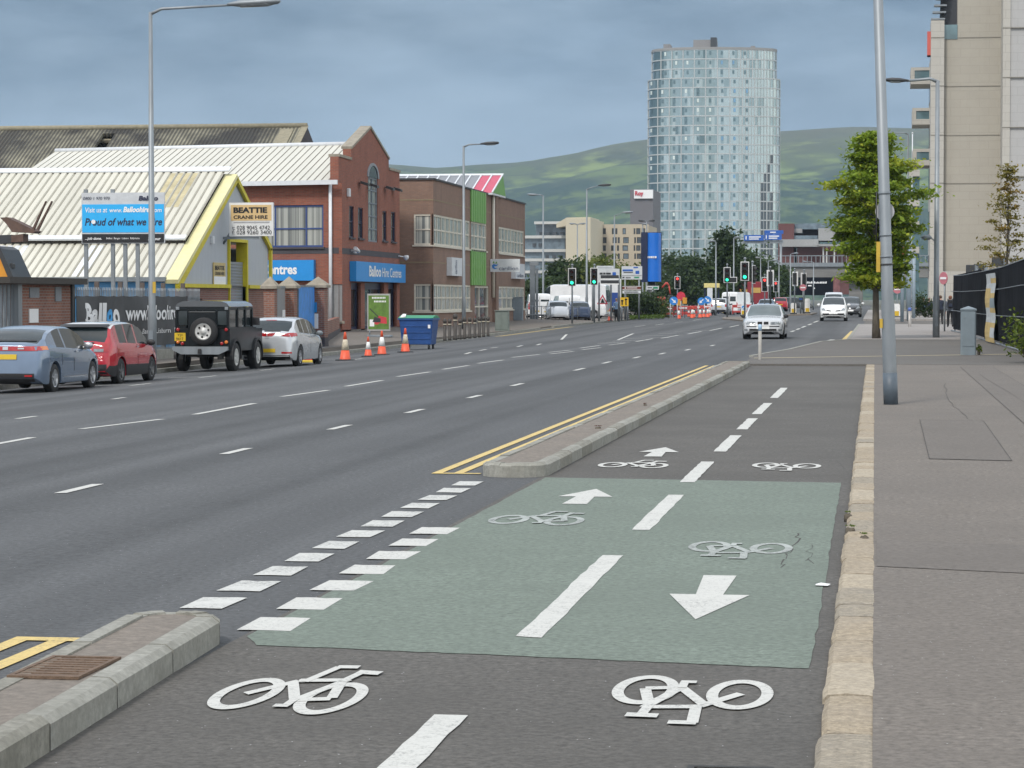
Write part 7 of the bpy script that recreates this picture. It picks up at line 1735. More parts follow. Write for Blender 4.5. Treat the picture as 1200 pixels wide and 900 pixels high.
# ---------- left pavement furniture
def cone(label, pos, H, group='orange and white traffic cones', worn=False, yaw=0):
    t = thing('traffic_cone', label, 'traffic cone', pos, yaw, group); k = H
    mo = M('orange_cone_plastic', (.72,.10,.04), rough=.5, var=.12); mw = M('white_cone_sleeve', (.72,.72,.70), rough=.5, var=.1) if not worn else M('grimy_cone_sleeve', (.50,.44,.33), rough=.7, var=.35, scale=9)
    MB().lathe([(.20*k,.035),(.185*k,.06),(.142*k,.36*k)], (0,0,0), 'Z', 20).build('body', mo, t); MB().lathe([(.144*k,.36*k),(.073*k,.74*k)], (0,0,0), 'Z', 20).build('sleeve', mw, t)
    MB().lathe([(.072*k,.74*k),(.036*k,.985*k),(.03*k,1.0*k)], (0,0,0), 'Z', 20).build('tip', mo, t)
    mb = MB(); mb.cbox(-.26*k,.26*k,-.26*k,.26*k,0,.04,.02); mb.build('base', m_blackpl, t); return t
for px, py, tp_, lab, wn in ((404.5,422.5,389,'tall traffic cone with grimy sleeve, nearest the silver hatchback',True),(431.5,418,394.5,'shortest traffic cone, second from the silver hatchback',False),(447.5,416,387.5,'traffic cone with clean white sleeve before the mower poster',False),(475,413,384.5,'traffic cone with grimy sleeve touching the blue wheelie bin',True)):
    q = onG(px, py, .0); cone(lab, q, (py-tp_)/scale_at(q), worn=wn, yaw=px)
cable = onG(364, 424.5); t = thing('warning_block', 'red and yellow block lying under the silver hatchback', 'warning block', cable); mb = MB(); mb.cbox(-.55,.25,-.15,.15,0,.07,.02); mb.build('base', M('yellow_block', (.6,.45,.05)), t); mb = MB(); mb.cbox(-.4,.2,-.12,.12,.072,.17,.03); mb.build('top', M('red_block', (.5,.05,.04)), t)
# blue wheelie bin
q = onG(491, 409.5); wb = thing('wheelie_bin', 'big blue four wheeled bin with green lid at the kerb', 'bin', q, R(-4)); mbn = M('blue_bin_steel', (.022,.075,.24), rough=.45, var=.2, scale=2)
mb = MB(); lo = [(-.60,-.42),(.60,-.42),(.60,.42),(-.60,.42)]; hi = [(-.70,-.52),(.70,-.52),(.70,.52),(-.70,.52)]
mb.add([(x,y,.2) for x,y in lo]+[(x,y,1.24) for x,y in hi], [[0,3,2,1],[0,1,5,4],[1,2,6,5],[2,3,7,6],[3,0,4,7],[4,5,6,7]]); mb.build('body', mbn, wb, bevel=.03)
mb = MB()
for z in (.45,.7,.95): k = .60+.10*(z-.2)/1.04; d = .42+.1*(z-.2)/1.04; mb.box(-k+.05,k-.05,-d-.02,-d+.02,z-.02,z+.02)
mb.box(-.74,.74,-.56,.56,1.2,1.26); mb.build('ribs', mbn, wb)
mb = MB(); n = 10; pr = [(-.57,1.262)]+[(-.57+1.14*k/n, 1.27+.11*math.sin(math.pi*k/n)) for k in range(n+1)]+[(.57,1.262)]
mb.slab([Vector((-.72,y,z)) for y,z in pr], (1.44,0,0)); mb.build('lid', M('green_bin_lid', (.03,.24,.12), rough=.5), wb)
mb = MB(); mb.add([(-.66,-.5,1.30),(-.42,-.54,1.34),(-.45,-.3,1.44),(-.62,-.3,1.4)], [[0,1,2,3]]); mb.slab([(-.68,-.5,1.28),(-.44,-.52,1.30),(-.55,-.45,1.44)], (0,.3,0)); mb.build('white_bag', m_inkw, wb)
mb = MB(); mb.box(.5,.6,-.515,-.50,.86,1.0); mb.build('label', m_inkw, wb)
for x in (-.5,.5):
    for y in (-.34,.34): w__ = MB().lathe([(.1,-.025),(.1,.025)], (x,y,.1), 'X', 16).build('castor', m_tyre, wb); mb = MB(); mb.slab([(x-.04,y,.1),(x-.04,y+.05,.22),(x-.04,y-.05,.22)], (.08,0,0)); mb.build('bracket', m_galvd, w__)
# poster stand in front of the store
q = onG(444, 395, .12); ps = thing('poster_stand', 'pavement poster stand showing a red mower on grass', 'poster stand', q, R(-6)); s_ = 1/scale_at(q)
w_ = 28*s_/2; zb_, zt_ = 8*s_, 50*s_
mb = MB(); mb.box(-w_,w_,-.02,.02,zb_-.03,zt_+.03); mb.build('frame', M('silver_frame', (.45,.45,.43), rough=.4, metal=.4), ps)
mb = MB(); mb.box(-w_+.06,w_-.06,-.03,-.022,zb_+.05,zt_-.05); po = mb.build('poster', M('grass_green_poster', (.10,.19,.03), var=.35, scale=3), ps)
mb = MB(); 
mb.lathe([(.16,0),(.16,-.004)], (-.1,-.031,zb_+.42), 'Y', 18); mb.slab([(-.15,-.032,zb_+.35),(.4,-.032,zb_+.3),(.38,-.032,zb_+.6),(.0,-.032,zb_+.68)], (0,-.004,0)); mb.build('red_mower', M('mower_red', (.5,.04,.05)), po)
mb = MB(); mb.slab([(-.45,-.033,zb_+1.0),(-.42,-.033,zb_+1.03),(.02,-.033,zb_+.62),(-.02,-.033,zb_+.6)], (0,-.004,0)); mb.slab([(-.3,-.0335,zb_+.38),(.1,-.0335,zb_+.36),(.1,-.0335,zb_+.55),(-.2,-.0335,zb_+.62)], (0,-.004,0)); mb.build('mower_handle', m_dark, po)
mb = MB()
for k, (a, b) in enumerate(((-.32,.3),(-.22,.35))):
    x = a
    while x < b: mb.box(x,x+.05,-.036,-.031,zt_-.2-.17*k,zt_-.12-.17*k); x += .075
mb.box(-w_+.12,-w_+.34,-.036,-.031,zb_+.18,zb_+.5); mb.build('poster_writing', m_inkw, po)
mb = MB(); mb.tube([(-w_*.8,0,zb_),(-w_*.8,0,.06)], .03, 6); mb.tube([(w_*.3,0,zb_),(w_*.3,0,.06)], .03, 6); mb.cbox(-w_,w_*1.1,-.25,.25,0,.1,.03); mb.build('stand_base', m_galvd, ps)
# bollard row
r_ = random.Random(9)
first = None
xs_ = [521.3,527,533.4,539,544.5,550.5,556.5,562,566.8,572]
for i, px in enumerate(xs_):
    py = 398.6-.55*i*1.0
    q = onG(px, py, .12)
    lab = {0: 'first dark bollard of the row, nearest the blue bin', len(xs_)-1: 'last dark bollard of the row, nearest the grey cabinet', 2: 'tallest dark bollard, third from the blue bin in the row'}.get(i, 'bollard number %d from the blue bin in the dark bollard row' % (i+1))
    names_ = ['first','second','third','fourth','fifth','sixth','seventh','eighth','ninth','last']
    if i not in (0,2,len(xs_)-1): lab = '%s dark pavement bollard of the row counting from the blue bin' % names_[i]
    if first is None:
        first = thing('bollard', lab, 'bollard', q, 0, 'dark bollards before the brown brick offices')
        mb = MB().lathe([(.085,-.03),(.085,.05),(.07,.08),(.068,.78)], (0,0,0), 'Z', 12); mb.build('post', M('brown_black_iron', (.045,.038,.032), rough=.6), first)
        MB().lathe([(.09,.70),(.09,.74)], (0,0,0), 'Z', 12).build('ring', M('cream_reflective_band', (.5,.45,.34), rough=.5), first); MB().lathe([(.06,.785),(.092,.82),(.092,.9),(.06,.97),(.01,.985)], (0,0,0), 'Z', 12).build('cap', M('brown_black_iron', (.045,.038,.032)), first)
    else: dup(first, q, r_.uniform(0,6), lab, scale=1.22 if i == 2 else r_.uniform(.95,1.03))
for px, py, w_, h_, lab, mt in ((588.5,388,.75,1.1,'green grey roadside cabinet beside the bollard row','grey_green_cabinet'),(606.5,381,.75,1.55,'taller blue grey cabinet at the end of the brown brick offices','blue_grey_cabinet')):
    q = onG(px, py, .12) if px < 600 else base(px, 171, .14); t = thing('utility_cabinet', lab, 'cabinet', q, 0, 'roadside cabinets'); mc = M(mt, (.16,.19,.17) if 'green' in mt else (.19,.225,.25), rough=.5)
    mb = MB(); mb.cbox(-w_/2,w_/2,-.22,.22,0,h_,.03); mb.build('body', mc, t); mb = MB(); mb.box(-w_/2-.03,w_/2+.03,-.26,.26,h_+.002,h_+.05); mb.build('lid', mc, t)
    for s in (1,-1): mb = MB(); mb.box(s*.02 if s > 0 else -w_/2+.04, w_/2-.04 if s > 0 else -.02, -.235,-.222,.1,h_-.06); mb.build('door', mc, t)
# boundary piers, panels and gate before the store
def pier(label, px, pyb, pyt, wpx, rz=0):
    q = onG(px, pyb, .12); s = scale_at(q); w_ = wpx/s/2; h = (pyb-pyt)/s; t = thing('gate_pier', label, 'pier', q, 0, 'brick gate piers with stone caps')
    mb = MB(); mb.box(-w_,w_,-w_,w_,-.1,h-.35); mb.build('brick_shaft', m_brickh, t); mb = MB(); mb.box(-w_-.02,w_+.02,-w_-.02,w_+.02,-.08,.35); mb.build('plinth', m_brickd, t)
    mb = MB(); o = w_+.1; mb.add([(-o,-o,h-.348),(o,-o,h-.348),(o,o,h-.348),(-o,o,h-.348),(-o,-o,h-.25),(o,-o,h-.25),(o,o,h-.25),(-o,o,h-.25),(0,0,h+.1)], [[0,3,2,1],[0,1,5,4],[1,2,6,5],[2,3,7,6],[3,0,4,7],[4,5,8],[5,6,8],[6,7,8],[7,4,8]]); mb.build('stone_cap', m_coping, t); return t, q, h, w_
pA = pier('brick pier nearest the store, right of the blue gate', 373, 405.5, 327, 19); pB = pier('brick pier left of the blue gate, behind the silver hatchback', 339, 410, 327, 16); pC = pier('brick pier beside the grey shed, behind the silver hatchback', 317, 413, 327, 13)
def panel_between(name, label, a, b, z0_, z1_, mat, cat, extra=None):
    t = thing(name, label, cat, tuple((a+b)/2)); d = (b-a); d.z = 0; n_ = d.normalized().cross(Zv)
    mb = MB(); mb.slab([a+Zv*z0_, b+Zv*z0_, b+Zv*z1_, a+Zv*z1_], n_*.06); mb.build('panel', mat, t, False)
    mb = MB()
    for f_ in (0,1): p = a.lerp(b,f_); mb.box(p.x-.05,p.x+.05,p.y-.05,p.y+.05,p.z,p.z+z1_+.05)
    mb.slab([a+Zv*(z1_+.002)-n_*.02,b+Zv*(z1_+.002)-n_*.02,b+Zv*(z1_+.07)-n_*.02,a+Zv*(z1_+.07)-n_*.02], n_*.1); mb.build('frame', m_galvd, t, False)
    return t, n_
a, b = pB[1]+Vector((.2,.5,0)), pA[1]-Vector((.1,.5,0)); t, n_ = panel_between('yard_gate', 'blue painted gate with darker scribbles between two brick piers', a, b, .05, 2.35, M('bright_blue_gate', (.02,.22,.62), rough=.4, var=.35, scale=2.5), 'gate')
a, b = pC[1]+Vector((.1,.4,0)), pB[1]-Vector((.1,.5,0)); t, n_ = panel_between('boarded_fence', 'grey boarded panel with paper notices between brick piers', a, b, .05, 2.3, m_shutp, 'fence panel')
mb = MB(); c = a.lerp(b,.62); mb.slab([c+Zv*.9+n_*.065, c+(b-a).normalized()*1.1+Zv*.9+n_*.065, c+(b-a).normalized()*1.1+Zv*1.5+n_*.065, c+Zv*1.5+n_*.065], n_*.01); mb.build('notice', m_inkw, t, False)
for (tt, q, h, w_), lab in ((pA,'blue enamel plate on a brick pier'),):
    s = MB(); s.box(q.x-w_-.0, q.x-w_+.35, q.y-w_-.03, q.y-w_-.005, q.z+1.35, q.z+1.75); s.build('blue_plate', m_bluesign, tt, False); s = MB(); s.box(q.x-w_+.1, q.x-w_+.4, q.y-w_-.03, q.y-w_-.005, q.z+.7, q.z+1.3); s.build('white_notice', m_inkw, tt, False)
lw = thing('low_brick_wall', 'low brick wall on a dark plinth between the gate pier and the store', 'wall', tuple(pA[1]+Vector((-.6,8,0)))); mb = MB(); q = pA[1]; mb.slab([q+Vector((.0,.4,-.1)), Vector((FX+.1,FY0-.3,-.2)), Vector((FX+.1,FY0-.3,.75)), q+Vector((0,.4,.9))], Vector((-.25,0,0))); mb.build('brickwork', m_brickh, lw, False); mb = MB(); mb.slab([q+Vector((.02,.4,-.1)), Vector((FX+.12,FY0-.3,-.2)), Vector((FX+.12,FY0-.3,.2)), q+Vector((.02,.4,.3))], Vector((.03,0,0))); mb.build('plinth', m_brickd, lw, False)
# banner fence, palisade and hut
BX = -22.2; ya, yb_ = atX(86,400,BX).y, atX(216,400,BX).y
bf = thing('palisade_fence', 'grey steel palisade fence on a low concrete wall behind the parked cars', 'fence', (BX, (ya+yb_)/2, -.2)); gz_ = G(BX, 75)+.12
mb = MB(); y = ya
while y < yb_+2: mb.slab([(BX-.02,y,gz_+.3),(BX-.02,y+.07,gz_+.3),(BX-.02,y+.07,1.9),(BX-.02,y+.035,1.98),(BX-.02,y,1.9)], (.015,0,0)); y += .155
mb.build('pales', m_galvd, bf, False)
mb = MB(); mb.box(BX-.1,BX-.03,ya,yb_+2,.35,.42); mb.box(BX-.1,BX-.03,ya,yb_+2,1.65,1.72); mb.build('rail', m_galvd, bf, False); mb = MB(); mb.box(BX-.15,BX+.1,ya,yb_+2,gz_-.1,gz_+.3); mb.build('kerb_wall', m_kerbc, bf, False)
for k in range(6): y = ya+.2+(yb_-ya)*k/5; mb = MB(); mb.box(BX-.16,BX-.04,y-.06,y+.06,gz_,2.15); mb.build('post', M('brown_steel_post', (.10,.08,.07), rough=.7), bf, False)
bn = thing('fence_banner', 'long dark grey cloth banner with white and blue lettering tied to the palisade fence', 'banner', (BX+.06, (ya+yb_)/2, gz_))
zt_, zb_ = 1.74, .2; mb = MB(); ny_, nz_ = 60, 8; xs = lambda y, z: BX+.07+.035*math.sin(y*2.1+z*2)+.02*math.sin(y*5.3-z*3)+.03*math.sin(z*4)*math.sin(y*.9)
vs = [(xs(ya+(yb_-ya)*i/ny_, zb_+(zt_-zb_)*j/nz_), ya+(yb_-ya)*i/ny_, zb_+(zt_-zb_)*j/nz_-(.03*abs(math.sin(i*.52)) if j == nz_ else 0)) for j in range(nz_+1) for i in range(ny_+1)]
mb.add(vs, [[j*(ny_+1)+i, j*(ny_+1)+i+1, (j+1)*(ny_+1)+i+1, (j+1)*(ny_+1)+i] for j in range(nz_) for i in range(ny_)], 0, True); mb.build('cloth', M('dark_grey_banner_cloth', (.06,.062,.065), rough=.75, var=.2, scale=1.2), bn, False, fix=False)
def banner_text(body, px0, px1, pyt, pyb, mat, bold=.03, nm='lettering'):
    a, b = atX(px0, (pyt+pyb)/2, BX), atX(px1, (pyt+pyb)/2, BX); z1_, z0_ = atX(px0,pyt,BX).z, atX(px0,pyb,BX).z
    mb = MB(); text(mb, body, (0,a.y,z0_), Yv, Zv, b.y-a.y, z1_-z0_, bold=bold); mb.v = [Vector((xs(v.y,v.z)+.02, v.y, v.z)) for v in mb.v]; mb.build(nm, mat, bn, False, fix=False)
banner_text('Ball', 95, 121, 355, 382, m_inkw, .05); banner_text('o', 121.5, 129, 362, 381, M('sky_blue_lettering', (.06,.36,.75)), .06); banner_text('o', 129.5, 136.5, 362, 382, m_inkw, .05)
banner_text('www.Balloohire.co', 146, 214, 358, 376, m_inkw, .02); banner_text('Belfast  Bangor  Lisburn  Ballymena', 146, 218, 386, 394, m_inkw, .0)
# hut
hp = thing('brick_hut', 'small brick hut with overhanging flat dark roof at the left edge', 'hut', (BX-1.5, 65.5, gz_)); y0_, y1_ = atX(21,360,BX).y, atX(84,360,BX).y
zt_ = atX(50,333,BX).z
mb = MB(); mb.box(BX-3,BX,y0_,y1_,gz_-.1,zt_); mb.build('brickwork', m_brickh, hp, False)
mb = MB(); mb.box(BX-3.3,BX+.35,y0_-1.6,y1_+.35,zt_+.002,zt_+.17); mb.build('roof', M('dark_roof_felt', (.05,.045,.04), rough=.9), hp, False)
mb = MB(); mb.box(BX-.02,BX+.06,y1_-.1,y1_+.08,gz_,zt_); mb.build('corner_pipe', m_dark, hp, False)
for px0, px1, py0, py1, mt, nm in ((33.5,44,362,378,m_inkw,'paper_notice'),(34,45,337,349,M('grey_panel_box', (.2,.22,.24)),'meter_box'),(64,71,336,353,M('grey_panel_box', (.2,.22,.24)),'meter_box')):
    a, b = atX(px0,py0,BX), atX(px1,py1,BX); mb = MB(); mb.box(BX+.002,BX+.03,a.y,b.y,b.z,a.z); mb.build(nm, mt, hp, False)
gt = thing('yard_gate', 'grey steel bar gate at the left edge beside the brick hut', 'gate', (BX, y0_-1.2, gz_)); mb = MB(); yq = y0_-2.6
while yq < y0_-.45: mb.box(BX-.02,BX+.02,yq,yq+.16,gz_+.1,zt_-.02); yq += .3
mb.build('bars', m_galvd, gt, False); mb = MB(); mb.box(BX-.02,BX+.16,y0_-.42,y0_-.12,gz_,zt_-.01); mb.build('post', m_galv, gt, False); mb = MB(); mb.box(BX-.06,BX-.02,y0_-2.6,y0_-.45,.5,.58); mb.build('rail', m_galvd, gt, False)
# billboard on four posts
YB = 82.; a, b = atY(95.5,226,YB), atY(193,285,YB)
bb = thing('billboard', 'white, blue and black billboard on four grey posts in front of the sheet roof', 'billboard', ((a.x+b.x)/2, YB, gz_)); W_, H_ = b.x-a.x, a.z-b.z
for px in (99.5,131,145.5,160): x = atY(px,300,YB).x; mb = MB(); mb.box(x-.06,x+.06,YB+.08,YB+.2,gz_,a.z+.12 if px in (99.5,131) else b.z+.4); mb.build('post', m_galv, bb, False)
O_ = Vector((a.x, YB, b.z)); mb = MB(); obar(mb, O_, Xv, Zv, 0,0,W_,H_, -.06,0); bd = mb.build('board', M('billboard_pale_grey', (.52,.54,.56), rough=.4), bb, False)
mb = MB(); obar(mb, O_, Xv, Zv, .02,H_*.215,W_-.02,H_*.77, .002,.012); mb.build('blue_panel', M('sky_blue_panel', (.025,.40,.80), rough=.4, var=.04), bd, False)
mb = MB(); obar(mb, O_, Xv, Zv, .02,.02,W_-.02,H_*.185, .002,.012); mb.build('black_panel', m_ink, bd, False)
def bt(mb, s, x0, x1, z0_, z1_, bold, shear): text(mb, s, O_+Xv*(W_*x0)+Zv*(H_*z0_), Xv, Zv, W_*(x1-x0), H_*(z1_-z0_), bold=bold, shear=shear, lift=.02)
mk_ = MB(); bt(mk_,'0800 1 970 970',.02,.34,.86,.92,0,.15); bt(mk_,'Balloo',.69,.92,.84,.935,.04,.2); bt(mk_,'Proud of what we hire',.04,.965,.35,.50,.02,.2); mk_.build('dark_lettering', M('navy_lettering', (.02,.025,.06)), bd, False, fix=False)
mk_ = MB(); bt(mk_,'Visit us at',.04,.31,.61,.71,.01,.1); bt(mk_,'www.',.335,.49,.61,.67,.01,.1); bt(mk_,'Balloohire',.505,.82,.61,.72,.04,.2); bt(mk_,'.com',.83,.965,.61,.67,.01,.1); bt(mk_,'...job done.',.04,.24,.055,.125,.02,.2); bt(mk_,'Belfast  Bangor  Lisburn  Ballymena',.30,.70,.07,.12,0,0); bt(mk_,'24 hour',.80,.95,.06,.12,.02,.2); mk_.build('white_lettering', m_inkw, bd, False, fix=False)
mk_ = MB().lathe([(.075,-.022),(.07,-.028)], O_+Xv*(W_*.145)+Zv*(H_*.425), 'Y', 16); mk_.build('white_dot', m_inkw, bd, False)
# projecting crane hire sign
YS = 95.; a, b = atY(268.5,237.5,YS), atY(320,276.5,YS); cs_ = thing('hanging_sign', 'square white and tan crane hire sign projecting from the grey gable', 'sign', ((a.x+b.x)/2, YS, b.z)); O_ = Vector((a.x,YS,b.z)); W_, H_ = b.x-a.x, a.z-b.z
mb = MB(); obar(mb, O_, Xv, Zv, 0,0,W_,H_, -.18,0); bd = mb.build('board', M('white_sign_box', (.68,.68,.67), rough=.4, var=.04), cs_, False)
mb = MB(); obar(mb, O_, Xv, Zv, .04*W_,H_*.46,W_*.965,H_*.93, .002,.01); mb.build('tan_panel', M('tan_sign_face', (.60,.42,.20), rough=.5, var=.06), bd, False)
mk_ = MB(); bt(mk_,'BEATTIE',.10,.87,.69,.86,.05,0); bt(mk_,'CRANE HIRE',.10,.88,.51,.62,.03,0); bt(mk_,'t: 028 9045 4742',.07,.93,.19,.31,.0,0); bt(mk_,'f: 028 9260 3400',.07,.97,.05,.17,.0,0); mk_.build('lettering', m_ink, bd, False, fix=False)
mb = MB(); obar(mb, O_, Xv, Zv, W_*.1,H_*.39,W_*.92,H_*.43, .002,.01); obar(mb, O_, Xv, Zv, W_*.57,H_*.385,W_*.61,H_*.435, .011,.016); mb.build('crane_jib_drawing', M('grey_print', (.35,.35,.36)), bd, False)
mb = MB(); mb.tube([O_+Vector((-.0,.1,.1)), Vector((GX,YS+.1,b.z-.3))], .05, 6); mb.box(GX-.05,b.x-.6,YS+.05,YS+.15,b.z-.12,b.z-.02); mb.build('bracket', m_galvd, cs_, False)
# projecting company sign on the brown offices
YC = atX(574,310,CX).y; a, b = atY(574.5,303.5,YC), atY(609,318.5,YC); t = thing('hanging_sign', 'white projecting sign with dark lettering and blue green swirl on the brown brick offices', 'sign', ((a.x+b.x)/2, YC, b.z)); O_ = Vector((a.x,YC,b.z)); W_, H_ = b.x-a.x, a.z-b.z
mb = MB(); obar(mb, O_, Xv, Zv, 0,0,W_,H_, -.15,0); bd = mb.build('board', m_gutter, t, False); mk_ = MB(); bt(mk_,'carillion',.30,.95,.12,.42,.0,0); mk_.build('lettering', M('dark_blue_lettering', (.03,.05,.12)), bd, False, fix=False)
mb = MB(); n = 12
P = lambda x, z, d=.01: O_+Xv*(W_*x)+Zv*(H_*z)-Yv*d
mb.slab([P(.06,.5),P(.12,.62),P(.2,.55),P(.28,.6),P(.22,.45),P(.14,.42),P(.16,.3),P(.26,.28),P(.14,.2),P(.07,.32)], Vector((0,-.01,0))); mb.build('blue_swirl', M('logo_blue', (.03,.2,.55)), bd, False); mb = MB(); mb.slab([P(.08,.68),P(.12,.85),P(.15,.66)], Vector((0,-.01,0))); mb.slab([P(.17,.64),P(.21,.82),P(.24,.66)], Vector((0,-.01,0))); mb.build('green_leaves', M('logo_green', (.15,.35,.05)), bd, False)
# telehandler forks and orange body at the left edge
tb = base(8, 76, 0); TL = thing('telehandler', 'orange and black telehandler with brown carriage and two raised forks at the left edge', 'telehandler', tb)
m_or = M('orange_machine_paint', (.62,.26,.02), rough=.45); m_brn = M('rust_brown_steel', (.10,.06,.045), rough=.7, var=.3, scale=6)
Q = lambda px, py, d=0: atY(px, py, 76+d)
mb = MB(); mb.slab([Q(-60,332),Q(12.5,332),Q(12.5,328),Q(-1,299),Q(-60,280)], Vector((0,1.6,0))); mb.build('body', m_or, TL, False)
mb = MB(); mb.slab([Q(12,332,-.05),Q(19,332,-.05),Q(1,292,-.05),Q(-6,288,-.05)], Vector((0,1.7,0))); mb.build('mudguard', m_dark, TL, False); mb = MB(); c = Q(12.5,312,.2); mb.cbox(c.x-.06,c.x+.08,c.y,c.y+.2,c.z-.07,c.z+.1,.02); mb.build('work_lamp', m_dark, TL, False)
mb = MB(); mb.slab([Q(-60,278),Q(13,275),Q(13,284.5),Q(-60,290)], Vector((0,.35,0))); mb.build('boom', m_dark, TL, False)
mb = MB(); mb.slab([Q(13,276,-.1),Q(27,274,-.1),Q(27,283,-.1),Q(13,284,-.1)], Vector((0,.5,0))); mb.slab([Q(0,255,-.1),Q(8,254.5,-.1),Q(20,260,-.1),Q(42,271,-.1),Q(38,273.5,-.1),Q(28,272.5,-.1),Q(14,272,-.1),Q(7,262,-.1)], Vector((0,.6,0))); mb.build('carriage', m_brn, TL, False)
for d, x0, x1 in ((0,36.5,54),(.5,42,61)):
    mb = MB(); mb.slab([Q(x0,270,d),Q(x0+2.2,271,d),Q(x1-.2,236,d),Q(x1-1,235.5,d)], Vector((0,.12,0))); mb.build('fork', m_brn, TL, False)
for dx in (-1.6,.15):
    wheel(TL, dx*.5-1.0, .8 if dx < 0 else 2.6, .55, .35, 1, m_hub, 6)
mb = MB(); mb.box(-2.2,-.6,.4,3.0,.55,1.6); mb.build('chassis', m_dark, TL)
# ---------- trees
LEAF1 = leafset('planetree', (.225,.32,.03), (.40,.37,.035)); LEAFD = leafset('darktree', (.052,.085,.03), (.075,.11,.035)); LEAFM = leafset('midtree', (.11,.145,.03), (.17,.18,.045)); LEAFF = leafset('rusttree', (.22,.19,.035), (.30,.16,.05))
q = onG(1027, 396.5, .055)
tree('street_tree', 'leafy yellow green street tree growing in the right hand pavement behind the column', q, 8.4, (2.15,8.2,2.02,2.0), .155, 70, 32000, .115, LEAF1, 3, flat=.9, lay=.30, spread=.165,
     shape=lambda t: (.42+.9*t if t < .3 else (.69+.31*math.sin((t-.3)/.25*math.pi/2) if t < .55 else max(.10, 1.0-(t-.55)*1.95)))*1.0, lean=(-.1,0))
q = base(1180, 100, .05)
tree('thin_tree', 'sparse young tree with orange tinged branches behind the black fence', q, 6.9, (2.4,6.8,1.15,1.0), .09, 34, 3200, .075, LEAFF, 8, flat=.9, lay=.25, spread=.2, shape=lambda t: max(.12, 1.0-t*.95))
dk = [(792,330,7.0,7.2,'dark tree at the left end of the row before the glass tower'),(812,318,6.6,6.0,'low dark tree second in the row before the glass tower'),(850,300,9.6,5.4,'tallest dark pointed tree before the glass tower'),(872,330,8.0,5.2,'dark tree right of the tallest one before the glass tower'),(892,345,6.6,4.6,'small dark tree beside the blue road signs'),(906,360,6.2,4.2,'dark tree at the right end of the row, near the bridge')]
for i, (px, Y, H, w_, lab) in enumerate(dk):
    tree('dark_tree', lab, base(px, Y), H, (1.2,H,w_*.62,w_*.62), .28, 44, 3400, .34, LEAFD, 50+i, 'dark trees before the tower', lay=.7, spread=.22, shape=(lambda t: max(.15, 1-t*.85)) if i == 2 else None)
mg = [(662,255,6.2,4.0,'green tree left of the cream block'),(690,262,6.2,4.6,'rounded yellow green tree before the cream block'),(708,255,6.4,5.2,'wide yellow green tree behind the white direction sign'),(733,275,5.4,4.6,'low green tree before the buff flats'),(640,250,3.8,4.5,'dark low tree behind the white vans'),(622,245,3.4,3.4,'dark low tree at the end of the brown brick offices'),(757,290,5.0,3.2,'green tree behind the blue banner')]
for i, (px, Y, H, w_, lab) in enumerate(mg):
    tree('leafy_tree', lab, base(px, Y), H*.86, (.8,H*.86,w_*.6,w_*.6), .22, 36, 2600, .28, LEAFM if i in (1,2,3) else LEAFD, 70+i, 'trees behind the car park', lay=.7, spread=.22)
bush('roadside_bush', 'dark green bush beside the brown direction sign', base(752, 215, .12), 1.75, 1.2, 2.2, 3600, .14, LEAFD, 91); bush('roadside_bush', 'low bush between the sign posts and the roadworks', base(768, 224, .12), 1.3, 1.0, 1.35, 2000, .13, LEAFM, 92)
g = MB(); rg = random.Random(2)
for _ in range(900):
    q = base(rg.uniform(738,778), rg.uniform(207,216), .12); leaf(g, q+Vector((0,0,rg.uniform(.02,.25))), .14, rg, .2, 0)
tag(g.build('verge_grass', leafset('grass', (.12,.19,.03), (.15,.2,.05)), fix=False), kind='stuff')
# ---------- junction: signs, barriers, railings, people
def sign_on_posts(name, label, px0, py0, px1, py1, Y, mat, posts, cat='road sign', group=None, th=.06, edge=None):
    a, b = atY(px0,py0,Y), atY(px1,py1,Y); g_ = G((a.x+b.x)/2, Y)+.12; t = thing(name, label, cat, ((a.x+b.x)/2, Y, g_), 0, group)
    mb = MB(); mb.box(a.x,b.x,Y-th/2,Y+th/2,b.z,a.z); bd = mb.build('board', mat, t, False)
    for px in posts: x = atY(px,300,Y).x; MB().tube([Vector((x,Y+th,g_)), Vector((x,Y+th,a.z-.1))], .07, 8).build('post', m_galv, t, False)
    def put(fr, m_, nm='panel', lift=.0):
        mb = MB(); W_, H_ = b.x-a.x, a.z-b.z
        for x0,z0_,x1,z1_ in fr: mb.box(a.x+W_*x0,a.x+W_*x1,Y-th/2-.02-lift,Y-th/2-.005-lift,b.z+H_*z0_,b.z+H_*z1_)
        return mb.build(nm, m_, bd, False)
    return t, bd, put, a, b
m_sgw = M('white_road_sign', (.55,.57,.58), rough=.4); m_sgb = M('road_sign_blue', (.02,.10,.40), rough=.4); m_sggn = M('road_sign_green', (.02,.25,.12), rough=.4); m_brs = M('brown_road_sign', (.16,.045,.03), rough=.4)
t, bd, put, a, b = sign_on_posts('direction_sign', 'white direction sign with blue roundels behind a green signal', 692, 315, 726, 331, 184, m_sgw, (694.5, 725))
put([(.08,.35,.18,.75),(.76,.35,.88,.75)], m_sgb, 'blue_roundel'); put([(.32,.58,.42,.72),(.44,.58,.52,.72),(.54,.58,.7,.72),(.36,.26,.44,.38),(.48,.26,.66,.38)], m_dark, 'legend')
t2, bd, put, a, b = sign_on_posts('direction_sign', 'small plain white sign plate above the roundel sign', 699, 311.5, 719, 315.2, 185, m_sgw, (702, 716))
put([(.1,.3,.9,.6)], M('pale_grey_print', (.4,.42,.44)), 'legend')
for k, (py0, py1) in enumerate(((322.5,326.3),(328.5,332.2))):
    t, bd, put, a, b = sign_on_posts('pointer_sign', ('upper' if k == 0 else 'lower')+' dark pointer sign with white edge beside the second green signal', 704, py0, 725, py1, 181, m_dark, (725.6,), group='dark pointer signs')
    put([(0,-.35,1.03,-.02)], m_sw, 'white_edge')
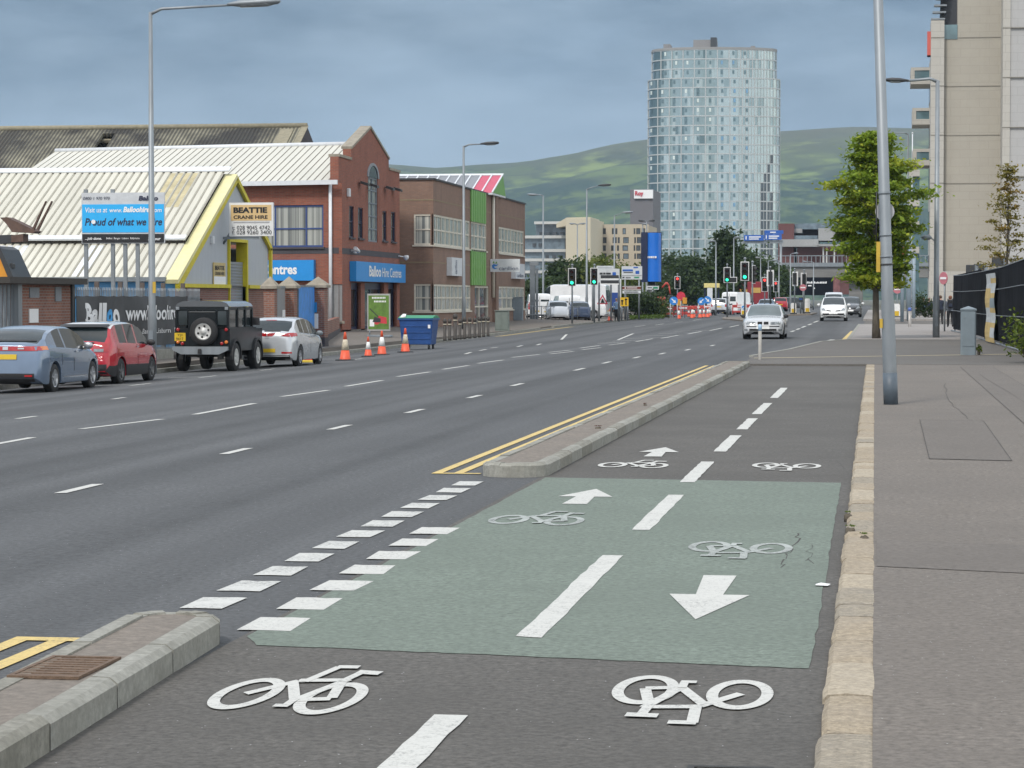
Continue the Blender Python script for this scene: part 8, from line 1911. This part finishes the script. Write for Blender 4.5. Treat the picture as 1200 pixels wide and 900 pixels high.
t, bd, put, a, b = sign_on_posts('direction_sign', 'large white direction sign with blue and green patches on two posts', 728.5, 312, 752.5, 327.5, 200, m_sgw, (732.5, 749))
put([(.05,.62,.55,.76)], m_sgb, 'legend'); put([(.58,.86,.8,.95),(.68,.42,.86,.66)], m_sgb, 'blue_panel'); put([(.62,.1,.85,.2)], m_sggn, 'green_panel'); put([(.1,.5,.55,.56),(.2,.1,.45,.16),(.04,.1,.14,.2)], m_dark, 'small_legend'); put([(.02,.28,.98,.3)], m_dark, 'divider', .002)
t, bd, put, a, b = sign_on_posts('tourist_sign', 'brown pointer sign with white edge under the large direction sign', 729.5, 335.5, 751, 339.5, 199, m_brs, (733, 749)); put([(0,.93,1.02,1.05),(0,-.05,1.02,.07)], m_sw, 'white_edge'); put([(.12,.35,.2,.65),(.25,.42,.8,.6)], m_inkw, 'legend', .004)
t, bd, put, a, b = sign_on_posts('pointer_sign', 'grey pointer sign below the brown one', 729.5, 340.6, 751, 343.8, 199, m_sgw, (733, 749), group=None); put([(.1,.35,.85,.65)], m_dark, 'legend')
t, bd, put, a, b = sign_on_posts('direction_sign', 'small pale sign with green patch beside the bush', 757.5, 335, 772, 339.3, 222, m_sgw, (765,)); put([(.55,.25,.92,.75)], m_sggn, 'green_panel'); put([(.1,.4,.45,.6)], m_dark, 'legend')
t, bd, put, a, b = sign_on_posts('temporary_sign', 'yellow temporary sign with black symbols on a frame', 727, 348.5, 736.5, 358.8, 188, M('yellow_temporary_sign', (.68,.42,.02), rough=.4), (728.5, 735.5)); put([(.15,.15,.3,.6),(.08,.55,.38,.7),(.62,.15,.76,.8),(.55,.72,.85,.86)], m_ink, 'symbols')
q = atY(706, 372, 186); t = thing('roadworks_sign', 'red triangular roadworks sign on a white frame', 'road sign', (q.x,186,G(q.x,186)+.12)); P = lambda px, py: atY(px, py, 186)
mb = MB(); mb.slab([P(699.5,356.5),P(712.5,356.5),P(706.2,345)], Vector((0,.03,0))); bd = mb.build('red_triangle', M('red_sign_face', (.55,.03,.06)), t, False); mb = MB(); mb.slab([p+Vector((0,-.012,0)) for p in (P(701.8,355.2),P(710.4,355.2),P(706.2,347.6))], Vector((0,.008,0))); wf = mb.build('white_field', m_inkw, bd, False)
mb = MB(); mb.slab([p+Vector((0,-.025,0)) for p in (P(704,354.8),P(708.5,354.8),P(707.6,353),P(706.6,350),P(705,351))], Vector((0,.008,0))); mb.build('digging_symbol', m_ink, wf, False)
mb = MB(); mb.tube([P(701,356.5),P(700.8,371)], .03, 6); mb.tube([P(711,356.5),P(711,371)], .03, 6); mb.tube([P(701,362),P(711,362)], .025, 6); mb.tube([P(701,368),P(711,368)], .025, 6); mb.build('frame', m_gutter, t, False)
cone('traffic cone on the pavement beside the person in pale blue', base(714.8, 187, .12), .95)
# railings in front of the car park
rl = thing('metal_railing', 'grey metal railings along the car park edge', 'railing', base(665, 186, .12)); mb = MB(); q0, q1 = base(618, 180, .12), base(692, 190, .12)
for f_ in (.35,.95): mb.tube([q0+Zv*f_, q1+Zv*f_], .03, 6)
mb.build('rail', m_galv, rl, False); mb = MB()
for k in range(15): p = q0.lerp(q1,k/14); mb.tube([p, p+Zv*1.0], .035, 6)
mb.build('uprights', m_galv, rl, False)
q = base(626.5, 182, .12); t = thing('totem_sign', 'tall blank grey totem post beside the small white van', 'totem', q); mb = MB(); mb.cbox(-.34,.04,-.1,.1,0,3.9,.02); mb.cbox(.08,.26,-.08,.08,0,3.7,.02); mb.build('post', m_galvd, t); mb = MB(); mb.cbox(-.36,.28,-.12,.12,3.91,4.15,.02); mb.build('head', m_galv, t)
# blue advertising banner drum
q = base(763.5, 232, .12); t = thing('advert_drum', 'tall curved blue advertising drum with small white lettering', 'advert', q); a, b = atY(752,273,232), atY(774,330,232); r0 = (b.x-a.x)/2; zb_, zt_ = b.z-q.z, a.z-q.z
mb = MB(); n = 20; arc = [(r0*math.cos(math.pi+math.pi*k/n)*1.0, r0*.75*math.sin(math.pi+math.pi*k/n)) for k in range(n+1)]
for (x0,y0),(x1,y1) in zip(arc, arc[1:]): mb.add([(x0,y0,zb_),(x1,y1,zb_),(x1,y1,zt_),(x0,y0,zt_)], [[0,1,2,3]], 0, True)
mb.build('blue_face', M('vivid_blue_screen', (.015,.16,.62), rough=.25, var=.1, scale=.6), t)
mb = MB(); mb.box(-r0-.05,-r0+.55,-.75,.3,zb_-.05,zt_+.05); mb.box(-r0-.05,r0+.03,.0,.3,zb_-.05,zt_+.06); mb.build('dark_frame', m_navy, t); MB().tube([(0,.15,0),(0,.15,zb_)], .35, 10).build('pedestal', m_dark, t)
mb = MB(); x = -.42
for w__ in (.18,.1,.22,.1,.16): mb.box(x,x+w__,-r0*.75-.04,-r0*.70,zb_+(zt_-zb_)*.48,zb_+(zt_-zb_)*.52); x += w__+.04
mb.build('lettering', m_inkw, t)
# roadworks: barriers, round blue signs, cones, digger arm
m_bar = M('red_barrier_plastic', (.42,.05,.045), rough=.5)
bars_ = [(783,238,'red plastic barrier below the digger arm'),(789.5,244,'red plastic barrier behind the first blue arrow sign'),(807,262,'red plastic barrier between the cones, left of two'),(816,268,'red plastic barrier between the cones, right of two'),(800,236,'dull red plastic barrier under the red stop board'),(829,275,'red plastic barrier behind the pair of blue arrow signs'),(868.5,246,'red plastic barrier right of the arrow box signal'),(880,250,'red plastic barrier before the red lorries')]
b0 = None
for px, Y, lab in bars_:
    q = base(px, Y)
    if b0 is None:
        b0 = thing('road_barrier', lab, 'barrier', q, R(5), 'red roadworks barriers'); mb = MB(); mb.cbox(-.9,.9,-.05,.05,.72,1.0,.02); mb.cbox(-.9,-.8,-.05,.05,.1,.72,.01); mb.cbox(.8,.9,-.05,.05,.1,.72,.01); mb.cbox(-.8,.8,-.04,.04,.25,.42,.01); mb.build('panel', m_bar, b0); mb = MB(); mb.box(-.4,.4,-.06,-.052,.8,.93); mb.build('white_strip', m_inkw, b0); mb = MB(); mb.cbox(-.85,-.7,-.25,.25,0,.1,.01); mb.cbox(.7,.85,-.25,.25,0,.1,.01); mb.build('feet', m_dark, b0)
    else: dup(b0, q, R(random.Random(px).uniform(-25,25)), lab)
a0 = None
for px, py, Y, lab, flip in ((789.5,352.5,205,'blue round arrow sign on white legs, left of the three by the roadworks',1),(822,353,226,'blue round arrow sign pointing left over cones, middle of three',-1),(829,351.5,228,'blue round arrow sign pointing right, beside the silver people carrier',1)):
    q = atY(px, py, Y); g_ = G(q.x, Y); t = thing('arrow_sign', lab, 'road sign', (q.x,Y,g_), 0, 'blue arrow signs at the roadworks'); z = q.z-g_
    d_ = MB().lathe([(.34,0),(.34,-.03)], (0,0,z), 'Y', 24).build('disc', M('road_sign_bright_blue', (.03,.22,.62), rough=.4), t)
    s = flip; mb = MB(); mb.slab([(x*s,-.035,z+zz) for x,zz in ((-.2,.14),(-.14,.2),(.05,.01),(.13,.09),(.18,-.18),(-.09,-.13),(-.01,-.05))], (0,-.008,0)); mb.build('arrow', m_inkw, d_)
    mb = MB(); mb.tube([(-.28,.03,z-.1),(-.3,.1,0)], .028, 6); mb.tube([(.28,.03,z-.1),(.3,.1,0)], .028, 6); mb.tube([(-.28,.03,z-.3),(.28,.03,z-.3)], .02, 6); mb.build('frame', m_gutter, t)
for i, (px, Y, h, lab) in enumerate(((795.5,208,.95,'cone in front of the first blue arrow sign'),(811.2,214,1.0,'cone standing left of the blue arrow pair'),(813,225,.9,'cone behind the one left of the arrow pair'),(820.5,216,.95,'cone under the middle blue arrow sign'),(824.8,222,.9,'cone between the two right blue arrow signs'),(829.4,219,.95,'cone under the right blue arrow sign'),(807,238,.8,'farther cone among the red barriers'),(832,245,.8,'cone behind the right blue arrow sign, beside the silver people carrier'),(872.5,232,.85,'cone beyond the keep left bollards'))): cone(lab, base(px, Y), h, 'cones at the roadworks')
q = atY(798,347,232); t = thing('stop_board', 'red stop board held on a pole above the barriers', 'road sign', (q.x,232,G(q.x,232))); z = q.z-t.location.z; MB().lathe([(.42,0),(.42,-.03)], (0,0,z), 'Y', 8).build('board', M('red_sign_face', (.55,.03,.06)), t); MB().tube([(0,.03,0),(0,.03,z)], .03, 6).build('pole', m_gutter, t)
q = base(783, 246); t = thing('excavator', 'small red excavator with bent arm at the roadworks', 'excavator', q); mr_ = M('red_machine_paint', (.42,.05,.035), rough=.5); P = lambda px, py: atY(px, py, 246)
mb = MB(); 
for p, q2, w__ in (((776,337),(781,331),.1),((781,331),(784,335),.1),((784,335),(785.5,345),.08)): mb.tube([P(*p), P(*q2)], w__, 6)
mb.build('arm', mr_, t, False); mb = MB(); c = P(785.5,346); mb.cbox(c.x-.25,c.x+.25,c.y-.3,c.y+.3,c.z-.4,c.z,.05); mb.build('bucket', m_dark, t, False); mb = MB(); c = P(776,349); mb.cbox(c.x-.5,c.x+.3,c.y-.4,c.y+.7,t.location.z+.5,c.z+.1,.1); mb.build('cab', mr_, t, False); mb = MB(); mb.cbox(c.x-.9,c.x+.7,c.y-.7,c.y+1.0,t.location.z,t.location.z+.48,.12); mb.build('tracks', m_dark, t, False)
for px, py, Y, lab in ((802.5,352,226,'orange lamp board among the roadworks, right of the stop board'),(795,354,222,'orange lamp board under the red traffic light')):
    q = atY(px,py,Y); t = thing('warning_lamp', lab, 'warning lamp', (q.x,Y,G(q.x,Y)), 0, 'orange warning lamps'); z = q.z-t.location.z; mb = MB(); mb.cbox(-.2,.2,-.06,.06,z-.3,z+.25,.03); mb.build('panel', M('amber_board', (.6,.28,.03)), t); MB().tube([(0,.02,0),(0,.02,z-.3)], .03, 6).build('post', m_dark, t)
# bus shelter with yellow canopy
q = base(834, 288); t = thing('bus_shelter', 'bus shelter with a yellow canopy behind the roadworks', 'bus shelter', q); a, b = atY(825.3,332,288), atY(843,337,288); 
mb = MB(); mb.cbox(a.x-q.x,b.x-q.x,-.5,1.2,b.z-q.z,a.z-q.z,.03); mb.build('canopy', M('yellow_canopy', (.66,.56,.22), rough=.5), t); mb = MB(); mb.box(-.5,.1,-.45,-.2,0,b.z-q.z-.002); mb.build('ticket_panel', m_gutter, t)
for dx in (-.8,.75): mb = MB(); mb.box(dx-.08,dx+.08,.2,.4,0,b.z-q.z-.002); mb.build('post', m_navy, t)
# overhead blue signs
q = base(884, 420); t = thing('sign_gantry', 'steel gantry carrying blue motorway signs in front of the tower', 'sign gantry', q); P = lambda px, py: atY(px, py, 420)
for (x0,y0,x1,y1), nm in (((872,275.5,895,282),1),((896,274.5,916,281),1),((896,270,918,274),1)):
    mb = MB(); a, b = P(x0,y0), P(x1,y1); mb.box(a.x,b.x,419.8,420,b.z,a.z); bd = mb.build('blue_sign', m_sgb, t, False); mb = MB(); W_ = b.x-a.x; H_ = a.z-b.z
    if y0 > 271: mb.box(a.x+W_*.25,a.x+W_*.85,419.75,419.79,b.z+H_*.55,b.z+H_*.75); mb.box(a.x+W_*.25,a.x+W_*.75,419.75,419.79,b.z+H_*.2,b.z+H_*.38); mb.box(a.x+W_*.08,a.x+W_*.13,419.75,419.79,b.z+H_*.2,b.z+H_*.8)
    else: mb.box(a.x+W_*.3,a.x+W_*.6,419.75,419.79,b.z+H_*.3,b.z+H_*.6)
    mb.build('legend', m_inkw, bd, False)
mb = MB(); a, b = P(870,284), P(918,283); mb.box(a.x,b.x,420.1,420.5,b.z-.3,b.z+.2); mb.build('beam', m_galv, t, False)
for px in (872.5,915): p = P(px,283); MB().tube([Vector((p.x,420.3,q.z)), Vector((p.x,420.3,p.z))], .2, 8).build('leg', m_galv, t, False)
# far traffic island with kerb
a, b = base(922,212), base(957,230); raised('traffic_island', [(a.x,210),(b.x,210),(b.x,232),(a.x,232)], .1, m_infill)
raised('traffic_island', [(base(872,205).x,205),(base(848,205).x,205),(base(846,186).x,186),(base(871,161).x,161),(base(878,161).x,161),(base(879,186).x,186)][::-1], .09, m_infill)
t, bd, put, a, b = sign_on_posts('temporary_sign', 'small dark square sign low on the far island', 936, 348.5, 941, 354, 216, m_dark, (938.5,)); put([(.15,.5,.85,.8)], m_sgb, 'legend')
# ---------- people
m_skin = M('skin', (.42,.24,.17), rough=.6, var=.06); m_nv = M('navy_cloth', (.016,.022,.04), rough=.9); m_bk = M('black_cloth', (.012,.012,.014), rough=.9); m_gyc = M('grey_cloth', (.09,.10,.12), rough=.9); m_blc = M('pale_blue_cloth', (.22,.33,.48), rough=.9); m_hv = M('yellow_hi_vis_cloth', (.55,.68,.03), rough=.7); m_hb = M('brown_hair', (.08,.04,.02), rough=.7); m_hr = M('auburn_hair', (.16,.06,.03), rough=.7); m_hf = M('fair_hair', (.35,.24,.12), rough=.7)
stride = {'knl':(-.052,.07,.285),'anl':(-.054,.10,.05),'tol':(-.06,.175,.018),'knr':(.052,.02,.285),'anr':(.054,-.14,.085),'tor':(.06,-.075,.02),'ell':(-.135,-.07,.65),'wrl':(-.13,-.08,.50),'hal':(-.13,-.07,.455),'elr':(.135,.02,.64),'wrr':(.125,.10,.515),'har':(.122,.125,.475)}
q = onG(1113.5, 383.5, .055); person('walker in grey with a black rucksack and dark trousers, beside the black fence', q, R(2), 36.5/scale_at(q), stride, m_gyc, m_bk, m_skin, m_hr, group='two walkers by the fence').scale = (1.18,1.1,1); sH = 36.5/scale_at(q)
t = thing('rucksack', 'black rucksack on the back of the walker in grey', 'rucksack', q+Vector((0,-.11*sH,.62*sH))); mb = MB(); mb.cbox(-.14,.14,-.13,.06,0,.42,.05); mb.build('bag', m_bk, t); mb = MB(); mb.cbox(-.1,.1,-.18,-.131,.05,.22,.03); mb.build('pocket', m_nv, t); mb = MB()
for s in (1,-1): mb.tube([(s*.1,.05,.4),(s*.12,.14,.47),(s*.13,.26,.40),(s*.12,.24,.2),(s*.12,.12,.05)], .018, 6)
mb.build('strap', m_bk, t)
q = onG(1101.8, 380.5, .055); st2 = dict(stride); st2.update({'ell':(-.16,-.02,.67),'wrl':(-.20,.03,.53),'hal':(-.215,.05,.49)}); person('walker in navy jacket and dark trousers, partly behind the lamp column', q, R(0), 34/scale_at(q), st2, m_nv, m_bk, m_skin, m_hb, group='two walkers by the fence').scale = (1.18,1.1,1)
q = base(722.3, 186, .12); person('person in pale blue top and dark trousers standing by the temporary signs', q, R(5), 1.66, {}, m_blc, m_bk, m_skin, m_hf)
q = base(772, 228, .1); person('road worker in yellow hi-vis top beside the bush', q, R(30), 1.75, {'ell':(-.15,.03,.66),'wrl':(-.10,.12,.58),'hal':(-.08,.15,.56)}, m_hv, m_nv, m_skin, m_hb)
seat = {'pelvis':(0,0,.27),'waist':(0,.0,.35),'chest':(0,.01,.46),'neck0':(0,.0,.555),'neck1':(0,.012,.6),'head0':(0,.02,.645),'head1':(0,.018,.695),'crown':(0,.01,.725),'shl':(-.105,0,.535),'ell':(-.13,.03,.385),'wrl':(-.09,.15,.33),'hal':(-.07,.19,.325),'shr':(.105,0,.535),'elr':(.13,.03,.385),'wrr':(.09,.15,.33),'har':(.07,.19,.325),
        'hil':(-.05,.02,.265),'knl':(-.06,.235,.275),'anl':(-.06,.24,.045),'tol':(-.065,.325,.016),'hir':(.05,.02,.265),'knr':(.06,.235,.275),'anr':(.06,.24,.045),'tor':(.065,.325,.016)}
wl = thing('low_wall', 'low grey wall behind the round bush where people sit', 'wall', base(1081, 186, .12)); mb = MB(); mb.cbox(-2.2,2.6,-.3,.3,0,.40,.03); mb.build('wall_body', m_stoneg, wl); mb = MB(); mb.cbox(-2.25,2.65,-.35,.35,.402,.44,.015); mb.build('coping', m_coping, wl)
for px, top_, hair_, lab, rz in ((1076,m_gyc,m_hf,'seated person with fair hair on the low wall, left of three',R(160)),(1082,m_blc,m_hb,'seated person in pale blue on the low wall',R(180)),(1088.5,m_nv,m_hr,'seated person with auburn hair on the low wall, right of three',R(200))):
    q = base(px, 185.5, .12); person(lab, q+Vector((0,0,.0)), rz, 1.7, seat, top_, m_bk, m_skin, hair_, group='people sitting on the low wall')
# ---------- aerial haze over the city and hills
if HAZE:
    mb = MB(); mb.box(-5200,3800,-120,9200,-1.6,620)
    m = bpy.data.materials.new('haze'); nt, N, L = nodes(m); N.remove(N['Principled BSDF'])
    pv = N.new('ShaderNodeVolumePrincipled'); pv.inputs['Color'].default_value = HAZE_COL; pv.inputs['Density'].default_value = HAZE; pv.inputs['Anisotropy'].default_value = 0.0
    L.new(pv.outputs[0], N['Material Output'].inputs['Volume']); tag(mb.build('haze', m), kind='stuff')
